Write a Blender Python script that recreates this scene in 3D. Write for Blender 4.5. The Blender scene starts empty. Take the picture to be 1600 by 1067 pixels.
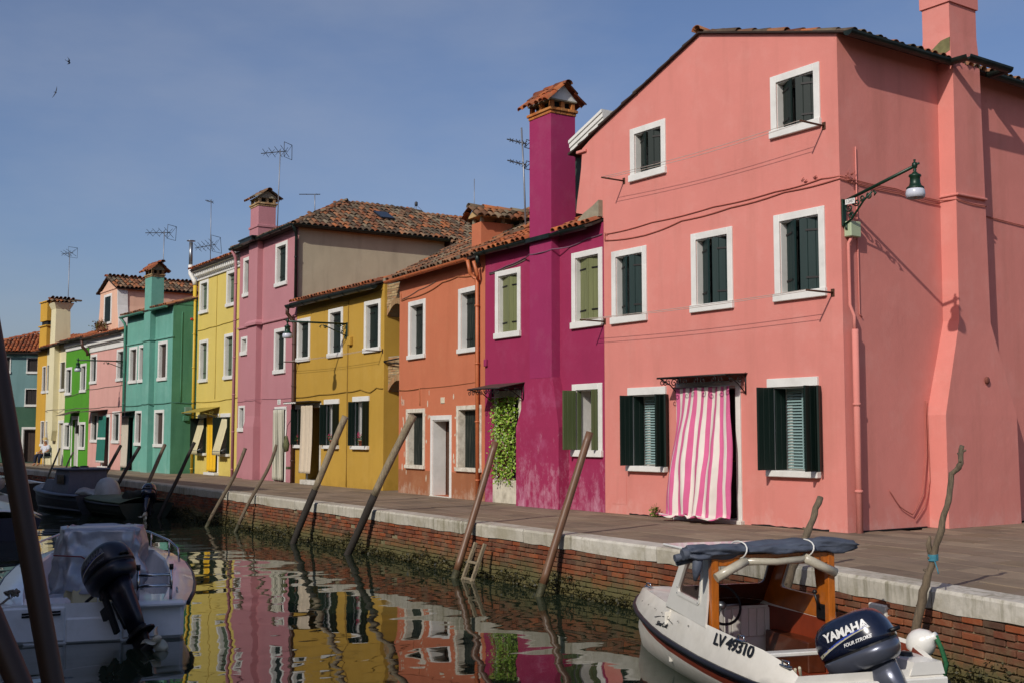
import bpy, bmesh, math, random
from mathutils import Vector, Matrix
from mathutils import noise as mnoise
from mathutils.bvhtree import BVHTree

R = math.radians
rnd = random.Random(11)
scene = bpy.context.scene
COL = scene.collection

# ------------------------------------------------------------------ camera
EYE = 1.45                                   # eye height above the far pavement (z = 0)
cam_d = bpy.data.cameras.new('camera')
cam_d.sensor_width = 36.0
cam_d.lens = 41.0
cam_d.clip_start = 0.05
cam_d.clip_end = 6000
cam = bpy.data.objects.new('camera', cam_d)
COL.objects.link(cam)
cam.location = (0, 0, EYE)
cam.rotation_euler = (R(90 + 4.6), 0, R(54.9))
scene.camera = cam

# ------------------------------------------------------------------ light
SUN_TO = Vector((0.335, -0.775, 0.535)).normalized()      # towards the sun (behind the camera, to its right)
sun_d = bpy.data.lights.new('sun', 'SUN')
sun_d.energy = 3.4
sun_d.angle = R(0.53)
sun_d.color = (1.0, 0.94, 0.86)
sun = bpy.data.objects.new('sun', sun_d)
COL.objects.link(sun)
sun.location = (20, -40, 40)
sun.rotation_euler = (-SUN_TO).to_track_quat('-Z', 'Y').to_euler()

world = bpy.data.worlds.new('World')
scene.world = world
world.use_nodes = True
wn, wl = world.node_tree.nodes, world.node_tree.links
bg = wn['Background']
sky = wn.new('ShaderNodeTexSky')
sky.sky_type = 'NISHITA'
sky.sun_disc = False
sky.sun_elevation = math.asin(SUN_TO.z)
sky.sun_rotation = math.atan2(SUN_TO.x, SUN_TO.y)
sky.altitude = 0
sky.air_density = 1.0
sky.dust_density = 1.9
sky.ozone_density = 3.6
# thin high haze streaks over the whole dome
tc = wn.new('ShaderNodeTexCoord'); mp = wn.new('ShaderNodeMapping'); nz = wn.new('ShaderNodeTexNoise')
mp.inputs['Scale'].default_value = (1.2, 1.2, 3.4); mp.inputs['Rotation'].default_value = (0.25, 0.2, 0.6)
nz.inputs['Scale'].default_value = 2.1; nz.inputs['Detail'].default_value = 7; nz.inputs['Roughness'].default_value = 0.55
rp = wn.new('ShaderNodeMapRange')
rp.inputs['From Min'].default_value = 0.45; rp.inputs['From Max'].default_value = 0.80
rp.inputs['To Min'].default_value = 0.0; rp.inputs['To Max'].default_value = 0.34
mx = wn.new('ShaderNodeMixRGB'); mx.inputs['Color2'].default_value = (4.6, 4.9, 5.6, 1)
wl.new(tc.outputs['Generated'], mp.inputs['Vector']); wl.new(mp.outputs['Vector'], nz.inputs['Vector'])
wl.new(nz.outputs['Fac'], rp.inputs['Value']); wl.new(rp.outputs['Result'], mx.inputs['Fac'])
tint = wn.new('ShaderNodeMixRGB'); tint.blend_type = 'MULTIPLY'; tint.inputs['Fac'].default_value = 1.0; tint.inputs['Color2'].default_value = (1.0, 0.955, 1.05, 1)
wl.new(sky.outputs['Color'], tint.inputs['Color1']); wl.new(tint.outputs['Color'], mx.inputs['Color1']); wl.new(mx.outputs['Color'], bg.inputs['Color'])
bg.inputs['Strength'].default_value = 0.098

vs = scene.view_settings
scene.display_settings.display_device = 'sRGB'
vs.view_transform = 'Standard'
vs.look = 'None'
vs.exposure = -0.08
vs.gamma = 1.0
vs.use_curve_mapping = False
scene.cycles.max_bounces = 8
scene.cycles.caustics_reflective = False
scene.cycles.transparent_max_bounces = 8
scene.cycles.use_denoising = True

# ------------------------------------------------------------------ helpers
def lin(h):
    h = h.lstrip('#')
    out = []
    for i in (0, 2, 4):
        c = int(h[i:i + 2], 16) / 255
        out.append(c / 12.92 if c <= 0.04045 else ((c + 0.055) / 1.055) ** 2.4)
    return tuple(out)

class MB:
    """collects faces and links them as ONE mesh object"""
    def __init__(s):
        s.v = []; s.f = []; s.m = []; s.s = []
    def add(s, vs, fs, mi=0, sm=False, M=None):
        b = len(s.v)
        if M is None: s.v += [tuple(p) for p in vs]
        else: s.v += [tuple(M @ Vector(p)) for p in vs]
        for f in fs:
            s.f.append([b + i for i in f]); s.m.append(mi); s.s.append(sm)
        return s
    def merge(s, o, M=None, mi=None):
        b = len(s.v)
        s.v += [tuple(M @ Vector(p)) if M else p for p in o.v]
        s.f += [[b + i for i in f] for f in o.f]
        s.m += o.m if mi is None else [mi] * len(o.m)
        s.s += o.s
        return s
    def box(s, x0, x1, y0, y1, z0, z1, mi=0, M=None):
        return s.add([(x0,y0,z0),(x1,y0,z0),(x1,y1,z0),(x0,y1,z0),(x0,y0,z1),(x1,y0,z1),(x1,y1,z1),(x0,y1,z1)],
                     [(3,2,1,0),(4,5,6,7),(0,1,5,4),(1,2,6,5),(2,3,7,6),(3,0,4,7)], mi, False, M)
    def cbox(s, x0, x1, y0, y1, z0, z1, c=0.01, mi=0, M=None):
        """box with chamfered edges"""
        c = min(c, (x1-x0)*.45, (y1-y0)*.45, (z1-z0)*.45)
        vs, fs = [], []
        X, Y, Z = (x0,x1), (y0,y1), (z0,z1)
        idx = {}
        for i in (0,1):
            for j in (0,1):
                for k in (0,1):
                    sx, sy, sz = (c if i == 0 else -c), (c if j == 0 else -c), (c if k == 0 else -c)
                    for a, p in ((0,(X[i],Y[j]+sy,Z[k]+sz)),(1,(X[i]+sx,Y[j],Z[k]+sz)),(2,(X[i]+sx,Y[j]+sy,Z[k]))):
                        idx[i,j,k,a] = len(vs); vs.append(p)
        q = lambda *k: [idx[t] for t in k]
        for i in (0,1):
            f = q((i,0,0,0),(i,1,0,0),(i,1,1,0),(i,0,1,0)); fs.append(f if i else f[::-1])
            f = q((0,i,0,1),(0,i,1,1),(1,i,1,1),(1,i,0,1)); fs.append(f if i else f[::-1])
            f = q((0,0,i,2),(1,0,i,2),(1,1,i,2),(0,1,i,2)); fs.append(f if i else f[::-1])
        for i in (0,1):
            for j in (0,1):
                f = q((i,j,0,0),(i,j,1,0),(i,j,1,1),(i,j,0,1)); fs.append(f if (i+j) % 2 else f[::-1])
                f = q((i,0,j,0),(i,0,j,2),(i,1,j,2),(i,1,j,0)); fs.append(f if (i+j) % 2 else f[::-1])
                f = q((0,i,j,1),(1,i,j,1),(1,i,j,2),(0,i,j,2)); fs.append(f if (i+j) % 2 else f[::-1])
                for k in (0,1):
                    f = q((i,j,k,0),(i,j,k,1),(i,j,k,2)); fs.append(f if (i+j+k) % 2 else f[::-1])
        return s.add(vs, fs, mi, False, M)
    def tube(s, pts, r=0.02, seg=6, mi=0, cap=True, sm=True, M=None):
        pts = [Vector(p) for p in pts]
        n = len(pts)
        rs = r if isinstance(r, (list, tuple)) else [r] * n
        t0 = (pts[1] - pts[0]).normalized()
        up = Vector((0,0,1)) if abs(t0.z) < 0.9 else Vector((1,0,0))
        x = t0.cross(up).normalized()
        vs = []
        for i in range(n):
            a = pts[max(i-1,0)]; b = pts[min(i+1,n-1)]
            t = (b - a)
            t = t.normalized() if t.length > 1e-9 else t0
            x = (x - t * x.dot(t))
            x = x.normalized() if x.length > 1e-6 else t.orthogonal().normalized()
            y = t.cross(x)
            for k in range(seg):
                w = 2 * math.pi * k / seg
                vs.append(pts[i] + (x * math.cos(w) + y * math.sin(w)) * rs[i])
        fs = []
        for i in range(n - 1):
            for k in range(seg):
                k2 = (k + 1) % seg
                fs.append((i*seg+k, i*seg+k2, (i+1)*seg+k2, (i+1)*seg+k))
        s.add(vs, fs, mi, sm, M)
        if cap:
            b = len(s.v) - len(vs)
            s.f.append([b + k for k in range(seg)][::-1]); s.m.append(mi); s.s.append(False)
            s.f.append([b + (n-1)*seg + k for k in range(seg)]); s.m.append(mi); s.s.append(False)
        return s
    def lathe(s, prof, seg=16, mi=0, M=None, sm=True):
        """profile of (radius, z)"""
        vs = [(r*math.cos(2*math.pi*k/seg), r*math.sin(2*math.pi*k/seg), z) for r, z in prof for k in range(seg)]
        fs = [(i*seg+k, i*seg+(k+1)%seg, (i+1)*seg+(k+1)%seg, (i+1)*seg+k) for i in range(len(prof)-1) for k in range(seg)]
        return s.add(vs, fs, mi, sm, M)
    def loft(s, rings, mi=0, caps=True, sm=False, closed=True, M=None):
        n = len(rings[0]); vs = [p for r in rings for p in r]; fs = []
        for i in range(len(rings)-1):
            for k in range(n if closed else n-1):
                k2 = (k+1) % n
                fs.append((i*n+k, i*n+k2, (i+1)*n+k2, (i+1)*n+k))
        s.add(vs, fs, mi, sm, M)
        if caps and closed:
            b = len(s.v) - len(vs)
            s.f.append([b+k for k in range(n)][::-1]); s.m.append(mi); s.s.append(False)
            s.f.append([b+(len(rings)-1)*n+k for k in range(n)]); s.m.append(mi); s.s.append(False)
        return s
    def rects(s, rings, mi=0):
        """stack of (u0,u1,y0,y1,z) rectangles"""
        return s.loft([[(a,c,z),(b,c,z),(b,d,z),(a,d,z)] for a,b,c,d,z in rings], mi)
    def grid(s, P, mi=0, sm=True, mif=None):
        """P[i][j] points; mif(i,j) -> material index"""
        n, m = len(P), len(P[0]); b = len(s.v)
        s.v += [tuple(p) for row in P for p in row]
        for i in range(n-1):
            for j in range(m-1):
                s.f.append([b+i*m+j, b+i*m+j+1, b+(i+1)*m+j+1, b+(i+1)*m+j]); s.m.append(mif(i,j) if mif else mi); s.s.append(sm)
        return s
    def prism(s, poly, y0, y1, mi=0, M=None):
        """polygon of (x,z) extruded along y"""
        n = len(poly)
        vs = [(x,y0,z) for x,z in poly] + [(x,y1,z) for x,z in poly]
        fs = [list(range(n)), list(range(n,2*n))[::-1]] + [(i,n+i,n+(i+1)%n,(i+1)%n) for i in range(n)]
        return s.add(vs, fs, mi, False, M)
    def mesh(s, name, mats):
        me = bpy.data.meshes.new(name)
        me.from_pydata(s.v, [], s.f)
        for m in (mats if isinstance(mats, (list, tuple)) else [mats]): me.materials.append(m)
        me.polygons.foreach_set('material_index', s.m)
        me.polygons.foreach_set('use_smooth', s.s)
        me.update()
        return me
    def build(s, name, mats, parent=None, fix=False):
        me = s.mesh(name, mats)
        if fix:
            bm = bmesh.new(); bm.from_mesh(me); bmesh.ops.recalc_face_normals(bm, faces=bm.faces); bm.to_mesh(me); bm.free()
        return link(name, me, parent)

def link(name, me, parent=None):
    o = bpy.data.objects.new(name, me)
    COL.objects.link(o)
    if parent: o.parent = parent
    return o

def tag(o, label=None, cat=None, group=None, kind=None):
    if label: o['label'] = label
    if cat: o['category'] = cat
    if group: o['group'] = group
    if kind: o['kind'] = kind
    return o

def thing(name, label, cat, loc=(0,0,0), rotz=0.0, group=None):
    o = bpy.data.objects.new(name, None)
    COL.objects.link(o)
    o.location = loc; o.rotation_euler = (0, 0, rotz); o.empty_display_size = 0.2
    return tag(o, label, cat, group)

def arc(cx, cz, r, a0, a1, n=10):
    return [(cx + r*math.cos(a0+(a1-a0)*i/n), cz + r*math.sin(a0+(a1-a0)*i/n)) for i in range(n+1)]

def spiral(cx, cz, r0, r1, a0, turns, n=18):
    return [(cx + (r0+(r1-r0)*i/n)*math.cos(a0+turns*2*math.pi*i/n), cz + (r0+(r1-r0)*i/n)*math.sin(a0+turns*2*math.pi*i/n)) for i in range(n+1)]

def text_mesh(txt, size, bold=0.0, shear=0.0, spacing=1.0):
    cu = bpy.data.curves.new('lettering', 'FONT')
    cu.body = txt; cu.size = size; cu.offset = bold; cu.shear = shear; cu.space_character = spacing
    cu.align_x = 'CENTER'; cu.align_y = 'CENTER'; cu.resolution_u = 3
    o = bpy.data.objects.new('lettering', cu)
    COL.objects.link(o)
    dg = bpy.context.evaluated_depsgraph_get()
    me = bpy.data.meshes.new_from_object(o.evaluated_get(dg))
    bpy.data.objects.remove(o); bpy.data.curves.remove(cu)
    return me

# ------------------------------------------------------------------ materials
MATS = {}
def new_mat(name):
    m = bpy.data.materials.new(name)
    m.use_nodes = True
    n, l = m.node_tree.nodes, m.node_tree.links
    return m, n, l, n['Principled BSDF']

def plain(name, col, rough=0.6, metal=0.0, vary=0.12, scale=6.0, bump=0.0, bscale=40.0, coat=0.0, spec=0.5, rnd_obj=False, alpha=None, stretch=None, dirt=None, dirt_amt=0.0):
    """paint, metal, cloth: a base colour with soft mottling, optional relief and dirt"""
    if name in MATS: return MATS[name]
    m, n, l, b = new_mat(name)
    if isinstance(col, str): col = lin(col)
    t = n.new('ShaderNodeTexCoord'); mp = n.new('ShaderNodeMapping')
    if stretch: mp.inputs['Scale'].default_value = stretch
    l.new(t.outputs['Object'], mp.inputs['Vector'])
    z = n.new('ShaderNodeTexNoise'); z.inputs['Scale'].default_value = scale; z.inputs['Detail'].default_value = 5; z.inputs['Roughness'].default_value = 0.6
    l.new(mp.outputs['Vector'], z.inputs['Vector'])
    hs = n.new('ShaderNodeHueSaturation'); hs.inputs['Color'].default_value = (*col, 1)
    mr = n.new('ShaderNodeMapRange')
    mr.inputs['From Min'].default_value = 0.3; mr.inputs['From Max'].default_value = 0.7
    mr.inputs['To Min'].default_value = 1 - vary; mr.inputs['To Max'].default_value = 1 + vary
    l.new(z.outputs['Fac'], mr.inputs['Value'])
    if rnd_obj:
        oi = n.new('ShaderNodeObjectInfo'); ml = n.new('ShaderNodeMath'); ml.operation = 'MULTIPLY_ADD'
        ml.inputs[1].default_value = 0.3; ml.inputs[2].default_value = -0.15
        l.new(oi.outputs['Random'], ml.inputs[0]); ad = n.new('ShaderNodeMath'); ad.operation = 'ADD'
        l.new(mr.outputs['Result'], ad.inputs[0]); l.new(ml.outputs[0], ad.inputs[1]); l.new(ad.outputs[0], hs.inputs['Value'])
    else:
        l.new(mr.outputs['Result'], hs.inputs['Value'])
    out = hs.outputs['Color']
    if dirt:
        z2 = n.new('ShaderNodeTexNoise'); z2.inputs['Scale'].default_value = scale * 0.6; z2.inputs['Detail'].default_value = 8; z2.inputs['Roughness'].default_value = 0.7
        l.new(mp.outputs['Vector'], z2.inputs['Vector'])
        m2 = n.new('ShaderNodeMapRange'); m2.inputs['From Min'].default_value = 0.48; m2.inputs['From Max'].default_value = 0.68
        m2.inputs['To Max'].default_value = dirt_amt
        l.new(z2.outputs['Fac'], m2.inputs['Value'])
        mm = n.new('ShaderNodeMixRGB'); mm.inputs['Color2'].default_value = (*lin(dirt), 1)
        l.new(m2.outputs['Result'], mm.inputs['Fac']); l.new(out, mm.inputs['Color1']); out = mm.outputs['Color']
    l.new(out, b.inputs['Base Color'])
    b.inputs['Roughness'].default_value = rough; b.inputs['Metallic'].default_value = metal
    b.inputs['Coat Weight'].default_value = coat; b.inputs['Specular IOR Level'].default_value = spec
    if alpha is not None: b.inputs['Alpha'].default_value = alpha
    if bump:
        z3 = n.new('ShaderNodeTexNoise'); z3.inputs['Scale'].default_value = bscale; z3.inputs['Detail'].default_value = 4
        l.new(mp.outputs['Vector'], z3.inputs['Vector'])
        bp = n.new('ShaderNodeBump'); bp.inputs['Strength'].default_value = bump; bp.inputs['Distance'].default_value = 0.02
        l.new(z3.outputs['Fac'], bp.inputs['Height']); l.new(bp.outputs['Normal'], b.inputs['Normal'])
    MATS[name] = m
    return m

def stucco(name, col, fade=None, fade_amt=0.25, streak='6b5a48', streak_amt=0.14, salt=None, salt_top=0.9, salt_amt=0.8, rough=0.9, tone=0.07):
    """painted render: broad tone patches, rain streaks, salt or damp blooms low on the wall"""
    if name in MATS: return MATS[name]
    m, n, l, b = new_mat(name)
    col = lin(col) if isinstance(col, str) else col
    t = n.new('ShaderNodeTexCoord'); P = t.outputs['Object']
    def noise(scale, detail=5, rough_=0.6, stretch=None):
        z = n.new('ShaderNodeTexNoise'); z.inputs['Scale'].default_value = scale; z.inputs['Detail'].default_value = detail; z.inputs['Roughness'].default_value = rough_
        if stretch:
            mp = n.new('ShaderNodeMapping'); mp.inputs['Scale'].default_value = stretch
            l.new(P, mp.inputs['Vector']); l.new(mp.outputs['Vector'], z.inputs['Vector'])
        else: l.new(P, z.inputs['Vector'])
        return z.outputs['Fac']
    def rng(v, a, c, lo, hi):
        r = n.new('ShaderNodeMapRange'); r.inputs['From Min'].default_value = a; r.inputs['From Max'].default_value = c
        r.inputs['To Min'].default_value = lo; r.inputs['To Max'].default_value = hi; l.new(v, r.inputs['Value']); return r.outputs['Result']
    def mix(f, a, c):
        q = n.new('ShaderNodeMixRGB'); l.new(f, q.inputs['Fac']); l.new(a, q.inputs['Color1'])
        q.inputs['Color2'].default_value = (*c, 1); return q.outputs['Color']
    hs = n.new('ShaderNodeHueSaturation'); hs.inputs['Color'].default_value = (*col, 1)
    l.new(rng(noise(0.55, 6, 0.65), 0.3, 0.7, 1 - tone, 1 + tone), hs.inputs['Value'])
    c = hs.outputs['Color']
    fade = lin(fade) if fade else tuple(min(1, x * 0.85 + 0.1) for x in col)
    c = mix(rng(noise(1.7, 8, 0.7), 0.5, 0.75, 0, fade_amt), c, fade)
    c = mix(rng(noise(2.2, 6, 0.6, (1.0, 1.0, 0.12)), 0.52, 0.78, 0, streak_amt * 1.5), c, lin(streak))
    sx = n.new('ShaderNodeSeparateXYZ'); l.new(P, sx.inputs[0])
    if salt:
        g = rng(sx.outputs['Z'], 0.05, salt_top, 1.0, 0.0)
        k = n.new('ShaderNodeMath'); k.operation = 'MULTIPLY_ADD'; k.inputs[1].default_value = 0.42
        l.new(g, k.inputs[0]); l.new(noise(4.5, 12, 0.78, (1,1,.55)), k.inputs[2])
        c = mix(rng(k.outputs[0], 0.84, 1.06, 0, salt_amt), c, lin(salt))
    else:
        g = rng(sx.outputs['Z'], 0.0, 0.55, 1.0, 0.0)
        k = n.new('ShaderNodeMath'); k.operation = 'MULTIPLY_ADD'; k.inputs[1].default_value = 0.35
        l.new(g, k.inputs[0]); l.new(noise(3.5, 9, 0.7), k.inputs[2])
        c = mix(rng(k.outputs[0], 0.70, 1.0, 0, 0.35), c, lin(streak))
    l.new(c, b.inputs['Base Color'])
    b.inputs['Roughness'].default_value = rough; b.inputs['Specular IOR Level'].default_value = 0.25
    ad = n.new('ShaderNodeMath'); ad.operation = 'MULTIPLY_ADD'; ad.inputs[1].default_value = 2.5
    l.new(noise(3.0, 3), ad.inputs[0]); l.new(noise(55, 5), ad.inputs[2])
    bp = n.new('ShaderNodeBump'); bp.inputs['Strength'].default_value = 0.35; bp.inputs['Distance'].default_value = 0.008
    l.new(ad.outputs[0], bp.inputs['Height']); l.new(bp.outputs['Normal'], b.inputs['Normal'])
    MATS[name] = m
    return m

def pieces(name, cols, rough=0.85, lichen=None, lichen_amt=0.5, lscale=9.0, bump=0.5, bscale=30.0, moss_z=None):
    """tiles, bricks, slabs: each piece takes its own colour from the list"""
    if name in MATS: return MATS[name]
    m, n, l, b = new_mat(name)
    ge = n.new('ShaderNodeNewGeometry'); oi = n.new('ShaderNodeObjectInfo')
    ad = n.new('ShaderNodeMath'); ad.operation = 'ADD'; l.new(ge.outputs['Random Per Island'], ad.inputs[0]); l.new(oi.outputs['Random'], ad.inputs[1])
    fr = n.new('ShaderNodeMath'); fr.operation = 'FRACT'; l.new(ad.outputs[0], fr.inputs[0])
    cr = n.new('ShaderNodeValToRGB'); cr.color_ramp.interpolation = 'LINEAR'
    e = cr.color_ramp.elements
    for i, h in enumerate(cols):
        x = i / max(1, len(cols)-1)
        if i == 0: e[0].position = 0; k = e[0]
        elif i == len(cols)-1: k = e[len(e)-1]; k.position = 1
        else: k = e.new(x)
        k.color = (*lin(h), 1)
    l.new(fr.outputs[0], cr.inputs['Fac'])
    t = n.new('ShaderNodeTexCoord')
    z = n.new('ShaderNodeTexNoise'); z.inputs['Scale'].default_value = lscale; z.inputs['Detail'].default_value = 8; z.inputs['Roughness'].default_value = 0.7
    l.new(ge.outputs['Position'], z.inputs['Vector'])
    hs = n.new('ShaderNodeHueSaturation'); l.new(cr.outputs['Color'], hs.inputs['Color'])
    mr = n.new('ShaderNodeMapRange'); mr.inputs['From Min'].default_value = 0.3; mr.inputs['From Max'].default_value = 0.7; mr.inputs['To Min'].default_value = 0.82; mr.inputs['To Max'].default_value = 1.15
    l.new(z.outputs['Fac'], mr.inputs['Value']); l.new(mr.outputs['Result'], hs.inputs['Value'])
    out = hs.outputs['Color']
    if lichen:
        z2 = n.new('ShaderNodeTexNoise'); z2.inputs['Scale'].default_value = lscale * 0.35; z2.inputs['Detail'].default_value = 10; z2.inputs['Roughness'].default_value = 0.75
        l.new(ge.outputs['Position'], z2.inputs['Vector'])
        m2 = n.new('ShaderNodeMapRange'); m2.inputs['From Min'].default_value = 0.46; m2.inputs['From Max'].default_value = 0.62; m2.inputs['To Max'].default_value = lichen_amt
        l.new(z2.outputs['Fac'], m2.inputs['Value'])
        mm = n.new('ShaderNodeMixRGB'); mm.inputs['Color2'].default_value = (*lin(lichen), 1)
        l.new(m2.outputs['Result'], mm.inputs['Fac']); l.new(out, mm.inputs['Color1']); out = mm.outputs['Color']
    if moss_z:                              # weed and damp creeping up from the waterline, ragged edge
        z0, z1, mc = moss_z
        sx = n.new('ShaderNodeSeparateXYZ'); l.new(ge.outputs['Position'], sx.inputs[0])
        g = n.new('ShaderNodeMapRange'); g.inputs['From Min'].default_value = z0; g.inputs['From Max'].default_value = z1; g.inputs['To Min'].default_value = 1; g.inputs['To Max'].default_value = 0
        l.new(sx.outputs['Z'], g.inputs['Value'])
        z3 = n.new('ShaderNodeTexNoise'); z3.inputs['Scale'].default_value = 2.5; z3.inputs['Detail'].default_value = 8; z3.inputs['Roughness'].default_value = 0.7
        l.new(ge.outputs['Position'], z3.inputs['Vector'])
        k = n.new('ShaderNodeMath'); k.operation = 'ADD'; l.new(g.outputs['Result'], k.inputs[0]); l.new(z3.outputs['Fac'], k.inputs[1])
        g2 = n.new('ShaderNodeMapRange'); g2.inputs['From Min'].default_value = 0.85; g2.inputs['From Max'].default_value = 1.25; g2.inputs['To Max'].default_value = 0.9
        l.new(k.outputs[0], g2.inputs['Value'])
        mm = n.new('ShaderNodeMixRGB'); mm.inputs['Color2'].default_value = (*lin(mc), 1)
        l.new(g2.outputs['Result'], mm.inputs['Fac']); l.new(out, mm.inputs['Color1']); out = mm.outputs['Color']
    l.new(out, b.inputs['Base Color']); b.inputs['Roughness'].default_value = rough; b.inputs['Specular IOR Level'].default_value = 0.3
    z4 = n.new('ShaderNodeTexNoise'); z4.inputs['Scale'].default_value = bscale; z4.inputs['Detail'].default_value = 5
    l.new(ge.outputs['Position'], z4.inputs['Vector'])
    bp = n.new('ShaderNodeBump'); bp.inputs['Strength'].default_value = bump; bp.inputs['Distance'].default_value = 0.01
    l.new(z4.outputs['Fac'], bp.inputs['Height']); l.new(bp.outputs['Normal'], b.inputs['Normal'])
    MATS[name] = m
    return m

WHITE = plain('white_paint', 'dad9d2', 0.6, vary=0.05, scale=3, dirt='8f8a80', dirt_amt=0.22, bump=0.15)
STONE = plain('istrian_stone', 'cdc9be', 0.75, vary=0.08, scale=4, bump=0.4, bscale=25, dirt='6f6a52', dirt_amt=0.45, rnd_obj=True)
GREEN = plain('dark_green_shutter_paint', '0d1d18', 0.5, spec=0.25, vary=0.14, scale=3, bump=0.1, stretch=(8, 8, 0.6))
TEALSH = plain('teal_green_shutter_paint', '122a28', 0.5, spec=0.25, vary=0.14, scale=3, bump=0.1, stretch=(8, 8, 0.6))
BLACKGREEN = plain('worn_black_green_shutter_paint', '131d19', 0.65, spec=0.25, vary=0.25, scale=6, stretch=(6, 6, 0.5), dirt='6c6a5e', dirt_amt=0.35)
OLIVE = plain('olive_shutter_paint', '6c7048', 0.6, vary=0.12, scale=3, stretch=(8, 8, 0.6))
OLIVED = plain('deep_olive_shutter_paint', '48542f', 0.6, vary=0.12, scale=3, stretch=(8, 8, 0.6))
BROWNSH = plain('brown_shutter_paint', '3a2c24', 0.55, vary=0.18, scale=3, stretch=(8, 8, 0.6))
IRON = plain('black_iron', '14110f', 0.55, metal=0.3, vary=0.2)
RUST = plain('rusty_iron', '4a2e1c', 0.8, metal=0.2, vary=0.3, scale=20)
ZINC = plain('dark_green_gutter_metal', '1d2723', 0.42, metal=0.45, vary=0.25, scale=5, dirt='4a5347', dirt_amt=0.3)
STEEL = plain('galvanised_steel', '8e9294', 0.35, metal=0.8, vary=0.15)
CHROME = plain('stainless_steel', 'b9bdc0', 0.18, metal=1.0, vary=0.06)
DARK = plain('dark_interior', '0d0b0a', 0.9)
GLASS = plain('window_glass', '1c2428', 0.06, vary=0.05, spec=0.8)
WOODOLD = plain('weathered_wood', '6d5f4c', 0.85, vary=0.28, scale=7, bump=0.6, bscale=30, stretch=(6, 6, 0.8), dirt='39342b', dirt_amt=0.5)
WOODGREY = plain('grey_driftwood', '8f8168', 0.85, vary=0.28, scale=7, bump=0.7, bscale=25, stretch=(6, 6, 0.8), dirt='423c30', dirt_amt=0.55)
WOODDARK = plain('tarred_wood', '2a241d', 0.75, vary=0.3, scale=7, bump=0.5, stretch=(6, 6, 0.8))
WOODBROWN = plain('painted_brown_pole', '3c2718', 0.5, vary=0.14, scale=5, stretch=(5, 5, 0.6), dirt='3c2618', dirt_amt=0.35)
CABLE = plain('grey_cable', '6d6258', 0.7)
TILE_OLD = pieces('lichened_roof_tile', ['5a3020', '6f5640', '9a5a36', '5e5040', '46382c', 'a05e36', '7c6f5a', '4e4034', '3a2e26', '8a4e2e'], lichen='6f6654', lichen_amt=0.5, lscale=12)
TILE_RED = pieces('terracotta_roof_tile', ['8a4426', 'a65a32', '7a3c22', 'b06538', '94583a', '6c3a26', '9c4e2c'], lichen='7e6c55', lichen_amt=0.35, lscale=12)
DECK = plain('roof_underlay', '2e211a', 0.95, vary=0.3)
BRICK = pieces('quay_brick', ['7c4026', '8a4828', '6e3c28', '56382a', '84492c', '6c4230', '4e382c', '80422a', '5e3c2c'], lichen='8a7d62', lichen_amt=0.3, lscale=7, moss_z=(-0.85, -0.20, '5c5a38'))
BRICKTAN = pieces('pale_brick', ['a48a62', 'b39a70', '9a7c58', '8f7350', 'a57c56', 'bda37a'], lichen='7c6c52', lichen_amt=0.35)
BRICKCAP = pieces('orange_chimney_brick', ['a85f30', 'b87238', '9c5428', 'c07c40', '8d5a30'], lichen='a58a5a', lichen_amt=0.3)
MORTAR = plain('lime_mortar', '8d8570', 0.95, vary=0.2, bump=0.5, bscale=50)
MORTARQ = pieces('quay_mortar', ['83795f', '83795f'], moss_z=(-0.85, -0.20, '585635'))
SLAB = pieces('trachyte_slab', ['867662', '786853', '8e7d6a', '6e6050', '827260', '7c6a58', '93826c'], rough=0.8, lichen='8a7965', lichen_amt=0.35, lscale=3.0, bump=0.35, bscale=18)
JOINT = plain('paving_joint', '4a4136', 0.95, vary=0.2)
# ================================================================== setting: ground, canal, quay, paving
QX = [(2500,-560),(10,5.4),(-5.78,9.43),(-8.6,10.08),(-11.45,10.33),(-20.2,10.95),(-31.7,11.46),(-50.9,11.85),(-58,11.7),(-68,10.6),(-90,7.0),(-2500,-380)]
def q(x):
    for (a, ya), (b, yb) in zip(QX, QX[1:]):
        if b <= x <= a: return ya + (yb - ya) * (x - a) / (b - a)
    return 5.0
WATER_Z = -0.85
cs, sn = math.cos(R(54.9)), math.sin(R(54.9)); pc, ps = math.cos(R(4.6)), math.sin(R(4.6))
FW = Vector((-sn*pc, cs*pc, ps)); RT = Vector((cs, sn, 0)); UP = RT.cross(FW)
def seen(p):
    """rough size test used to rank repeated pieces: pixels per metre, 0 when outside the view"""
    d = Vector(p) - Vector((0,0,EYE)); z = d.dot(FW)
    if z < 1: return 0
    x, y = d.dot(RT)/z, d.dot(UP)/z
    return 1/z if abs(x) < 0.45 and abs(y) < 0.31 else 0

# far bank: one sheet from the quay edge to the horizon
mb = MB()
n = len(QX)
mb.add([(x, y + 0.1, -0.03) for x, y in QX] + [(x, 2600, -0.03) for x, y in QX], [(i, i+1, n+i+1, n+i) for i in range(n-1)])
tag(mb.build('ground', JOINT, fix=True), kind='structure')
# near bank, where the photographer stands
mb = MB()
mb.add([(-2500,-700,-0.03),(-80,-2.6,-0.03),(-40,-0.4,-0.03),(-14,1.0,-0.03),(14,1.0,-0.03),(2500,-640,-0.03),(2500,-2600,-0.03),(-2500,-2600,-0.03)], [list(range(8))])
mb.add([(-80,-2.6,-0.03),(-40,-0.4,-0.03),(-14,1.0,-0.03),(14,1.0,-0.03),(-80,-2.6,-2.4),(-40,-0.4,-2.4),(-14,1.0,-2.4),(14,1.0,-2.4)], [(0,1,5,4),(1,2,6,5),(2,3,7,6)])
tag(mb.build('near_bank_ground', plain('near_paving', '75685a', 0.85, vary=0.2, bump=0.4), fix=False), kind='structure')
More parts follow.
